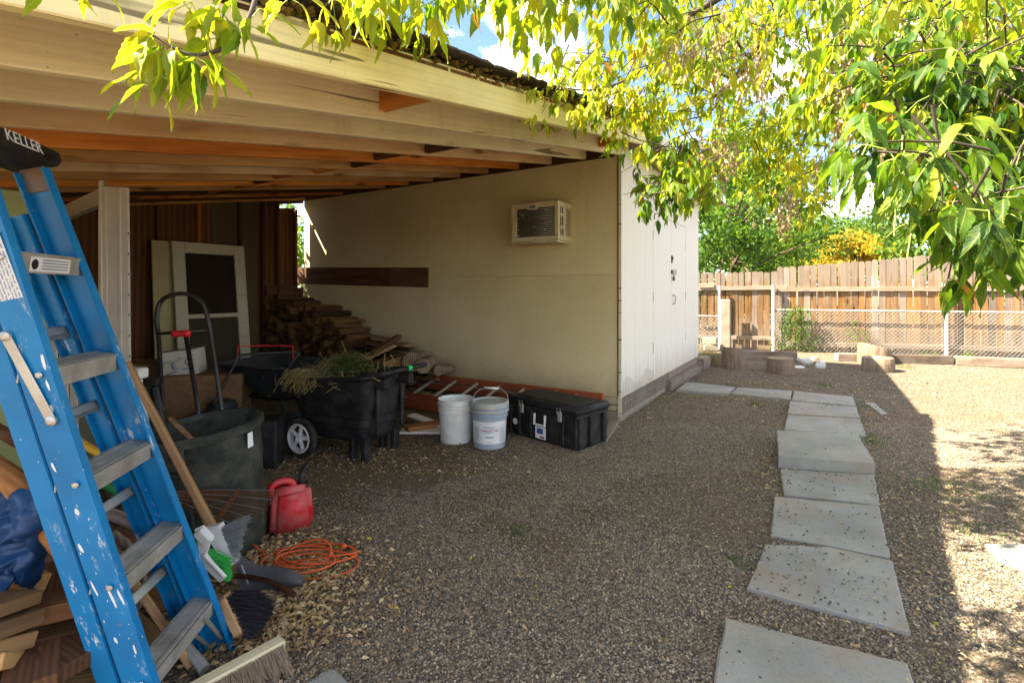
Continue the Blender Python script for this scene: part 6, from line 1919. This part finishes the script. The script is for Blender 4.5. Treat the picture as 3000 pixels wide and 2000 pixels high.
for k in range(5):
    for c in range(6):
        v, f = fine_leaf(k, k * 6 + c)
        me = bpy.data.meshes.new('leaf'); me.from_pydata(v, [], f)
        a = me.attributes.new('rnd', 'FLOAT', 'POINT'); a.data.foreach_set('value', [(.08 + c * .165)] * len(v))
        me.polygons.foreach_set('use_smooth', [True] * len(me.polygons))
        me.materials.append(MATS['leafnear']); tv.append(me)
for i in pick:
    R = Matrix([[float(B[i][r, c] * Ll_[i]) for c in range(3)] for r in range(3)]).to_4x4()
    c = int(min(5, max(0, round((Lc_[i] - .08) / .165))))
    obj('leaf', tv[rng.randrange(5) * 6 + c], None, tree0, T3(*Lp_[i]) @ R)
grp = nrng.integers(0, 5, len(rest))
for k in range(5):
    sel = rest[grp == k]
    me = big_mesh('foliage', LT[k][0], LT[k][1], B[sel] * Ll_[sel][:, None, None], Lp_[sel], np.clip(Lc_[sel], 0, 1))
    me.polygons.foreach_set('use_smooth', [True] * len(me.polygons))
    tag(obj('foliage', me, MATS['leaf'], tree0), kind='stuff')
tag(twigs.build('twigs', MATS['twig'], tree0, smooth=True), kind='stuff')
tag(petioles.build('leaf_stalks', MATS['greentwig'], tree0), kind='stuff')
MB().tube(smoothpath([(4.4, 1.3, -.1), (4.38, 1.32, 1.0), (4.25, 1.4, 2.2), (3.9, 1.6, 3.4)], 4), [.26, .22, .2, .19, .18, .17, .17, .16, .16, .15, .14, .13, .12], 14).build('trunk', MATS['trunk'], tree0, smooth=True)
def limb(pts, r0, r1):
    P = smoothpath(pts, 5); n = len(P)
    return MB().tube(P, [r0 + (r1 - r0) * i / (n - 1) for i in range(n)], 8).build('branch', MATS['twig'], tree0, smooth=True)
limb([(3.9, 1.6, 3.4), (2.9, 2.4, 3.9), at(2330, -110, 3.0), at(2285, 20, 3.0), at(2225, 120, 3.02), at(2150, 235, 3.05), at(2080, 290, 3.1)], .06, .008)
limb([at(2150, 235, 3.05), at(2050, 195, 3.0), at(1960, 210, 2.95)], .009, .003)
limb([at(2190, 175, 3.03), at(2150, 110, 2.95), at(2095, 50, 2.9)], .009, .003)
limb([at(2120, 262, 3.08), at(2080, 330, 3.0), at(2010, 350, 2.95)], .008, .003)
limb([at(2000, 60, 2.6), at(1960, 150, 2.7), at(1800, 250, 2.8), at(1680, 262, 2.8), at(1560, 230, 2.8)], .011, .002)
limb([at(2400, -160, 2.6), at(2200, -60, 2.5), at(2000, 60, 2.6)], .03, .012)
limb([(3.9, 1.6, 3.4), (3.0, 1.8, 2.9), at(2960, 250, 1.6), at(2820, 210, 1.7), at(2600, 270, 1.8), at(2520, 350, 1.9)], .02, .003)
limb([(4.25, 1.4, 2.2), at(3150, 480, 1.55), at(2920, 510, 1.5), at(2880, 640, 1.5)], .016, .003)
limb([(3.9, 1.6, 3.4), (2.2, 1.3, 3.6), (.8, 1.3, 3.2), at(1500, -300, 1.5), at(1100, -330, 1.4), at(775, -190, 1.05)], .05, .006)
limb([at(2700, 280, 3.4), at(2560, 400, 3.4), at(2450, 500, 3.4), at(2410, 600, 3.4)], .012, .003)
# hanging bunches of dry winged seeds
sp_, sd2, sl = [], [], []
threads = MB()
for (cx_, cy_, sx, sy, d, n) in ((2140, 110, 130, 110, 3.0, 26), (2220, 200, 60, 70, 2.9, 12), (2470, 120, 70, 100, 2.7, 22), (2490, 300, 50, 90, 2.6, 16), (2440, 460, 50, 60, 2.9, 10), (2100, 430, 60, 80, 2.8, 12), (2300, 590, 40, 60, 3.2, 8), (2740, 260, 60, 60, 2.2, 12), (2620, 420, 60, 50, 2.2, 8), (2840, 120, 80, 80, 2.2, 10), (1990, 90, 60, 60, 2.5, 8)):
    for k in range(int(n * 1.8)):
        p = at(rng.gauss(cx_, sx * .5), rng.gauss(cy_, sy * .5), d + rng.uniform(-.25, .25))
        L = rng.uniform(.08, .16)
        threads.tube([p, p + Vector((rng.gauss(0, .01), rng.gauss(0, .01), -L))], .0008, 3, cap=False)
        for j in range(rng.randint(10, 18)):
            u = rng.random()
            sp_.append(tuple(p + Vector((rng.gauss(0, .009), rng.gauss(0, .009), -L * u))))
            sd2.append((rng.gauss(0, .45), rng.gauss(0, .45), -1)); sl.append(rng.uniform(.028, .045))
sp_ = np.array(sp_); sd2 = np.array(sd2); sl = np.array(sl)
sb = basis(sd2, nrng.uniform(0, 6.28, len(sl)))
me = big_mesh('seed_bunches', SMALL[0] * np.array([1, .75, 1]), SMALL[1], sb * sl[:, None, None], sp_, nrng.random(len(sl)))
tag(obj('seed_bunches', me, MATS['seed'], tree0), kind='stuff')
tag(threads.build('seed_threads', MATS['seed'], tree0), kind='stuff')

# ------------------------------------------------------------------ trees beyond the fence and the lean-to
def tree(name, lab, base, H, rx, rz_, zc, n, ls, mk, clumps=60, trunk_r=.14, seed=0, group='trees beyond the fence', spread=.30):
    r_ = np.random.default_rng(seed)
    t = thing(name, tuple(base), lab, 'tree', group)
    base = Vector(base)
    pr = random.Random(seed)
    c = []
    while len(c) < clumps:
        q = r_.uniform(-1, 1, 3)
        l = np.linalg.norm(q)
        if l > 1 or l < .25: continue
        c.append((q[0] * rx, q[1] * rx, zc + q[2] * rz_, .55 + .9 * r_.random()))
    c = np.array(c)
    idx = r_.integers(0, clumps, n)
    off = r_.normal(0, 1, (n, 3)); off /= np.linalg.norm(off, axis=1, keepdims=True)
    off *= (r_.random(n) ** .45)[:, None]
    sc_ = c[idx, 3][:, None] * np.array([rx, rx, rz_ * .75]) * spread
    pos = c[idx, :3] + off * sc_ + np.array(base)
    d = off * .6 + r_.normal(0, .5, (n, 3)) + np.array([0, 0, -.35])
    rnd = np.clip(.5 + .22 * r_.normal(0, 1, n) + .12 * (c[idx, 3] - 1), 0, 1)
    L = ls * r_.uniform(.7, 1.3, n)
    me = big_mesh('crown', SMALL[0] * np.array([1, .95, 1]), SMALL[1], basis(d, r_.uniform(0, 6.28, n)) * L[:, None, None], pos, rnd)
    tag(obj('crown', me, MATS[mk], t), kind='stuff')
    zt = zc + rz_ * .3
    MB().tube(smoothpath([base - Z * .1, base + Vector((.1, 0, zt * .4)), base + Vector((-.05, .1, zt))], 4), [trunk_r * (1 - .085 * i) for i in range(9)], 10).build('trunk', MATS['trunk'], t, smooth=True)
    lim = MB()
    for k in range(min(14, clumps)):
        q = Vector(c[k, :3]) + base
        s_ = base + Vector((0, 0, zt * pr.uniform(.35, .9)))
        lim.tube(smoothpath([s_, s_.lerp(q, .5) + Vector((0, 0, .1)), q], 3), [trunk_r * .35 * (1 - .13 * i) for i in range(7)], 6)
    tag(lim.build('branches', MATS['trunk'], t, smooth=True), kind='stuff')
    return t
tree('leafy_tree', 'dense dark green tree rising behind the fence next to the shed', (6.3, 14.5, 0), 6, 2.4, 2.4, 3.1, 24000, .11, 'leafdark', 46, .16, 1, 'trees beyond the fence', .27)
tree('leafy_tree', 'taller yellow-green tree behind the dark tree, wires crossing it', (9.6, 20, 0), 8, 2.6, 3.4, 4.6, 15000, .18, 'leafmid', 60, .2, 2)
tree('leafy_tree', 'low rounded green tree showing above the middle of the fence', (15.2, 26, 0), 5, 2.2, 1.8, 3.1, 9000, .17, 'leafmid', 45, .14, 3)
tree('leafy_tree', 'yellow autumn tree peeking over the fence top', (15.7, 23, 0), 4, 1.7, 1.15, 2.7, 9000, .15, 'leafyellow', 40, .12, 4)
tree('leafy_tree', 'open dark tree behind the fence with bare branches showing', (20.3, 26, 0), 6, 2.4, 2.2, 4.2, 7000, .17, 'leafdark', 38, .16, 5)
tree('leafy_tree', 'broad hazy tree far behind the yellow tree', (22, 38, 0), 8, 5.5, 3.0, 4.4, 9000, .30, 'leafmid', 50, .3, 6)
tree('leafy_tree', 'distant wide green tree far beyond the board fence', (33, 36, 0), 9, 6, 3.6, 4.6, 9000, .30, 'leafdark', 50, .3, 7)
tree('leafy_tree', 'low dark tree hidden mostly behind the shed', (2.0, 17, 0), 4, 2.6, 1.2, 1.9, 5000, .18, 'leafdark', 40, .14, 8)
tree('tall_tree', 'tall fine-leaved tree seen through the leaves above the lean-to roof', (-4.2, 15.5, 0), 11, 2.3, 3.4, 8.0, 9000, .13, 'leafdark', 60, .2, 9, 'trees behind the lean-to', .26)
tree('slender_tree', 'slender small-leaved tree topping the lean-to roof near the sky gap', (-.6, 14.0, 0), 7, 1.1, 1.6, 5.0, 5200, .10, 'leafmid', 26, .09, 10, 'trees behind the lean-to', .3)
tree('garden_bush', 'sunlit green bush seen through the gap beside the shed wall', (-4.6, 10.2, 0), 3, 1.5, 1.4, 1.6, 7000, .10, 'leafmid', 50, .07, 11, 'trees behind the lean-to')
tree('leafy_tree', 'dense tree standing close behind the board fence past the rusty post', (15.5, 16.5, 0), 8, 3.4, 3.0, 4.6, 9000, .2, 'leafmid', 50, .2, 12)

tree('garden_bush', 'tall leafy bush added unseen behind the back wall to block sun at the gap', (-5.3, 7.25, 0), 4, 1.0, 1.2, 2.2, 7000, .12, 'leafmid', 40, .07, 13, 'trees behind the lean-to')  # added out of view, meant to keep sun off the lower wall gap

# utility pole with wires
up_ = thing('utility_pole', (3.3, 20, 0), 'grey wooden utility pole showing between leaves above the shed roof', 'pole')
MB().tube([(3.3, 20, -.2), (3.3, 20, 11)], [.16, .11], 12).build('shaft', MATS['weathered'], up_, smooth='auto')
MB().cbox((3.3, 20, 10.3), (1.8, .1, .12), .01).build('cross_arm', MATS['weathered'], up_)
for i, (z0, y1) in enumerate(((10.4, 9.3), (8.6, 8.0), (7.2, 7.0), (6.4, 6.2))):
    pts = []
    for k in range(13):
        u = k / 12
        pts.append((3.3 + 40 * u, 20 - 1.5 * u, z0 + (y1 - z0) * u - 1.0 * 4 * u * (1 - u)))
    tag(MB().tube(pts, .012, 5).build('power_line', MATS['blacksteel']), 'thin overhead line ' + ['highest', 'second highest', 'second lowest', 'lowest'][i] + ' of those running from the utility pole', 'power line', 'overhead lines')
MB().tube([(43.3, 18.5, -.2), (43.3, 18.5, 10.2)], [.16, .11], 12).build('far_shaft', MATS['weathered'], up_, smooth='auto')

# ivy on the chain link
def creeper(r0, r1, z0, z1, n, ls, lab, seed, tone):
    t = thing('creeper', tuple(F((r0 + r1) / 2, .06, 0)), lab, 'plant', 'plants on the chain link')
    r_ = np.random.default_rng(seed)
    cz = r_.random(n) ** .9
    rr = (r0 + r1) / 2 + (r_.normal(0, .33, n)) * (r1 - r0) * (1.15 - .6 * cz)
    zz = z0 + (z1 - z0) * cz
    off = r_.uniform(.01, .14, n)
    pos = np.array([tuple(F(a, o, z)) for a, o, z in zip(rr, off, zz)])
    d = r_.normal(0, .6, (n, 3)) + np.array([0, -.5, -.5])
    v, f = LT[4]
    me = big_mesh('foliage', v, f, basis(d, r_.uniform(0, 6.28, n)) * (ls * r_.uniform(.7, 1.3, n))[:, None, None], pos, np.clip(tone + r_.normal(0, .15, n), 0, 1))
    tag(obj('foliage', me, MATS['leafdark'], t), kind='stuff')
    m = MB()
    for k in range(7):
        a = r0 + (r1 - r0) * rng.random()
        m.tube(smoothpath([F(a, .05, 0), F(a + rng.gauss(0, .06), .06, z1 * .5), F(a + rng.gauss(0, .1), .05, z1 * .95)], 4), .004, 5)
    tag(m.build('stems', MATS['twig'], t), kind='stuff')
creeper(r_at(2282), r_at(2378), .05, .95, 700, .06, 'green creeper climbing the chain link beside the pipe post', 3, .6)
creeper(r_at(2470), r_at(2530), .15, .70, 60, .05, 'sparse pale vine on the middle of the chain link', 4, .9)

# ------------------------------------------------------------------ weeds heaped in the yard cart
sv, sdir_, ln, rc = [], [], [], []
heap = MB()
def strand(p, d, L, r, droop):
    pts = [p]
    d = d.normalized()
    for k in range(4):
        d = (d + Vector((rng.gauss(0, .35), rng.gauss(0, .35), rng.gauss(0, .3) - droop))).normalized()
        pts.append(pts[-1] + d * L / 4)
    heap.tube(pts, r * 1.5, 3, cap=False)
    return 15
cols = []
for i in range(1500):
    u, v = rng.gauss(.45, .17), rng.gauss(.25, .12)
    zc_ = .66 + .15 * math.exp(-((u - .4) / .2) ** 2 - ((v - .28) / .2) ** 2)
    hz_ = rng.uniform(.56, max(.6, zc_ - .03))
    p = MK @ Vector((u, v, hz_))
    green = (.15 < u < .52 and v > .05 and rng.random() < .85)
    n = strand(p, Vector((rng.gauss(0, 1), rng.gauss(0, 1), rng.uniform(-.1, .5))), rng.uniform(.06, .16), .0016, .12)
    cols += [rng.uniform(.1, .5) if green else rng.uniform(.5, 1)] * n
for i in range(260):      # dry roots spilling over the near side
    p = MK @ Vector((rng.gauss(.62, .07), rng.uniform(-.06, .05), rng.uniform(.60, .68)))
    n = strand(p, Vector((rng.gauss(-.3, .5), -1, rng.uniform(-.6, .3))), rng.uniform(.06, .17), .0016, .45)
    cols += [rng.uniform(.6, 1)] * n
for (x, y, dx, dz, L) in ((.18, .3, .1, 1, .2), (-.02, .25, -.3, 1, .19), (.0, .22, -.2, 1, .16), (.33, .28, 0, 1, .28)):
    n = strand(MK @ Vector((x, y, .66)), MK.to_3x3() @ Vector((dx, 0, dz)), L, .0025, 0); cols += [.85] * n
me = heap.mesh('weed_heap')
a = me.attributes.new('rnd', 'FLOAT', 'POINT'); a.data.foreach_set('value', cols[:len(me.vertices)] + [.8] * (len(me.vertices) - len(cols)))
o = obj('weed_heap', me, MATS['straw'])
tag(o, 'heap of pulled green weeds and dry roots in the yard cart', 'weeds', kind='stuff')

# ------------------------------------------------------------------ leaf litter, grass, gravel
def in_slab(x, y):
    return any(inpoly(x, y, P) for P in slab_polys)
P_, D_, L_l, C_ = [], [], [], []
def litter(px, py, sx, sy, n, size, tone=.45, z=.012):
    for i in range(n):
        x, y = rng.gauss(px, sx), rng.gauss(py, sy)
        if y < 1060 or y > 2300: continue
        p = g(x, y, 0)
        if p.y > 10.3 or p.y < .8: continue
        if in_slab(p.x, p.y) and rng.random() < .85: continue
        P_.append((p.x, p.y, z + rng.uniform(0, .012) + (.02 if in_slab(p.x, p.y) else 0)))
        a = rng.random() * 6.28
        D_.append((math.cos(a), math.sin(a), rng.uniform(-.2, .35))); L_l.append(size * .74 * rng.uniform(.5, 1.5)); C_.append(min(.92, max(0, rng.gauss(tone + .06, .24))) if rng.random() > .03 else 1.0)
litter(830, 1690, 110, 70, 1500, .034, .62)
litter(760, 1800, 110, 60, 1200, .034, .58)
litter(900, 1620, 90, 40, 900, .03, .62)
litter(640, 1850, 120, 60, 450, .036, .5)
litter(350, 1850, 160, 90, 300, .04, .5)
litter(1000, 1760, 170, 110, 420, .026, .55)
litter(1200, 1345, 170, 18, 420, .028, .45)
litter(1350, 1390, 120, 10, 120, .03, .6)
litter(900, 1350, 130, 30, 250, .03, .4)
litter(1150, 1800, 300, 130, 160, .022, .62)
litter(2000, 1600, 420, 220, 130, .026, .66)
litter(2700, 1500, 160, 170, 380, .026, .68)
litter(2350, 1150, 260, 40, 520, .04, .62)
litter(2550, 1250, 140, 90, 300, .03, .66)
litter(2250, 1350, 40, 60, 120, .03, .7)
litter(1500, 1500, 600, 200, 110, .024, .6)
litter(1800, 1240, 120, 40, 60, .03, .7)
litter(2650, 1800, 150, 130, 160, .026, .7)
Pn, Dn, Ln, Cn = np.array(P_), np.array(D_), np.array(L_l), np.array(C_)
Bn = basis(Dn, nrng.normal(0, .55, len(Ln)))
v, f = leaf_template(.22, .6, .35, .15, .8)
me = big_mesh('leaf_litter', v, f, Bn * Ln[:, None, None], Pn, Cn)
tag(obj('leaf_litter', me, MATS['leafdry']), 'dry tan leaves scattered over the gravel and dirt', 'leaf litter', kind='stuff')
# small tufts of weeds and dry grass
gb_ = MB(); gcol = []
def tuft(p, n, h, spread, tone):
    for i in range(n):
        q = p + Vector((rng.gauss(0, spread), rng.gauss(0, spread), 0))
        d = Vector((rng.gauss(0, .45), rng.gauss(0, .45), 1)).normalized(); s_ = d.cross(Vector((rng.gauss(0, 1), rng.gauss(0, 1), 0))).normalized() * .0022
        L = h * rng.uniform(.5, 1.2); m_ = q + d * L * .6; e = q + d * L + Vector((d.x, d.y, -.4)) * L * .2
        k = len(gb_.v)
        gb_.add([q - s_, q + s_, m_ + s_, m_ - s_, e], [(0, 1, 2, 3), (3, 2, 4)])
        gcol.extend([min(1, max(0, tone + rng.gauss(0, .08)))] * 5)
tuft(g(1512, 1560), 45, .045, .04, .35)
tuft(g(2180, 1655), 50, .03, .04, .3)
for px, py, n, h, sp2 in ((2210, 1185, 60, .04, .05), (2310, 1195, 60, .04, .1), (2440, 1195, 90, .05, .12), (2420, 1130, 60, .05, .1), (2530, 1280, 80, .05, .1), (2560, 1300, 60, .05, .08), (2700, 1420, 70, .05, .12), (2830, 1450, 70, .05, .12), (2640, 1075, 80, .06, .12), (2880, 1560, 60, .04, .1), (2140, 1130, 30, .05, .06), (2500, 1240, 60, .04, .1), (2540, 1190, 60, .04, .12)):
    tuft(g(px, py), n, h, sp2, .4)
for k in range(9): tuft(g(rng.uniform(2052, 2092), rng.uniform(1062, 1070)), 60, .34, .05, .93)
for k in range(6): tuft(F(rng.uniform(-2, 3), .1, 0), 40, .16, .08, .6)
me = gb_.mesh('weed_tufts')
a = me.attributes.new('rnd', 'FLOAT', 'POINT'); a.data.foreach_set('value', gcol)
tag(obj('weed_tufts', me, MATS['grass']), 'small green weeds and dry grass growing through the gravel', 'weeds', kind='stuff')
# dark droppings of fruit on the slabs
db = MB()
for i, P in enumerate(slab_polys[:11]):
    xs = [p[0] for p in P]; ys = [p[1] for p in P]; zt = SLABS[i][1] if SLABS[i][1] > .1 else SLABS[i][1] * .55
    for k in range(13):
        x, y = rng.uniform(min(xs), max(xs)), rng.uniform(min(ys), max(ys))
        if not inpoly(x, y, P): continue
        r = rng.uniform(.003, .0065)
        db.lathe([(r * .5, 0), (r, r * .35), (r * .55, r * .8)], 6, T3(x, y, zt - .001), capt=True)
tag(db.build('dropped_berries', MATS['black']), 'small dark dried berries scattered on the paving slabs', 'berries', kind='stuff')

# loose gravel: real pebbles, instanced on points
def gravel_points(n, d0, d1, dens):
    pts = []
    while len(pts) < n:
        y = d0 + (d1 - d0) * rng.random() ** 1.0
        x = rng.uniform(-1.08, 1.08) * y + rng.uniform(-.3, .3)
        if x < -3: continue
        if rng.random() > (y / d1): continue
        v = Vector((x - CORNER.x, y - CORNER.y, 0))
        t = v.dot(TD); s_ = v.dot(SD)
        if s_ < 0 and t > 0 and s_ > -SHL: continue
        if t + 1.6 * (mnoise.noise(Vector((x * 1.3, y * 1.3, 2))) * .5) > .75 and rng.random() < .88: continue
        if mnoise.noise(Vector((x * .8, y * .8, 7))) + .5 * mnoise.noise(Vector((x * 3.1, y * 3.1, 3))) > .12 and rng.random() < .72: continue
        if in_slab(x, y) and rng.random() < .975: continue
        pts.append((x, y, ground_z(x, y) + (.026 if in_slab(x, y) else .002)))
    return pts
def gn_pebbles(name, pts, s0, s1, seed):
    me = bpy.data.meshes.new(name); me.from_pydata(pts, [], [])
    ng = bpy.data.node_groups.new(name, 'GeometryNodeTree')
    ng.interface.new_socket('Geometry', in_out='INPUT', socket_type='NodeSocketGeometry')
    ng.interface.new_socket('Geometry', in_out='OUTPUT', socket_type='NodeSocketGeometry')
    gi = ng.nodes.new('NodeGroupInput'); go = ng.nodes.new('NodeGroupOutput')
    ico = ng.nodes.new('GeometryNodeMeshIcoSphere'); ico.inputs['Radius'].default_value = 1; ico.inputs['Subdivisions'].default_value = 2
    sm = ng.nodes.new('GeometryNodeSetShadeSmooth'); ng.links.new(ico.outputs['Mesh'], sm.inputs['Geometry'])
    mt = ng.nodes.new('GeometryNodeSetMaterial'); mt.inputs['Material'].default_value = MATS['pebble']; ng.links.new(sm.outputs[0], mt.inputs['Geometry'])
    iop = ng.nodes.new('GeometryNodeInstanceOnPoints')
    ng.links.new(gi.outputs[0], iop.inputs['Points']); ng.links.new(mt.outputs[0], iop.inputs['Instance'])
    rv = ng.nodes.new('FunctionNodeRandomValue'); rv.data_type = 'FLOAT_VECTOR'
    rv.inputs[0].default_value = (0, 0, 0); rv.inputs[1].default_value = (.5, .5, 6.28); rv.inputs['Seed'].default_value = seed
    ng.links.new(rv.outputs[0], iop.inputs['Rotation'])
    rs = ng.nodes.new('FunctionNodeRandomValue'); rs.data_type = 'FLOAT_VECTOR'
    rs.inputs[0].default_value = (s0, s0, s0 * .6); rs.inputs[1].default_value = (s1, s1, s1 * .65); rs.inputs['Seed'].default_value = seed + 1
    ng.links.new(rs.outputs[0], iop.inputs['Scale'])
    ng.links.new(iop.outputs[0], go.inputs[0])
    o = obj(name, me, None)
    md = o.modifiers.new('pebbles', 'NODES'); md.node_group = ng
    return o
gvl = gn_pebbles('gravel', gravel_points(185000, 1.3, 5.0, 1) + gravel_points(45000, 4.6, 9.0, 1), .0026, .0070, 3)
tag(gvl, 'loose rounded grey and tan gravel covering the yard', 'gravel', kind='stuff')
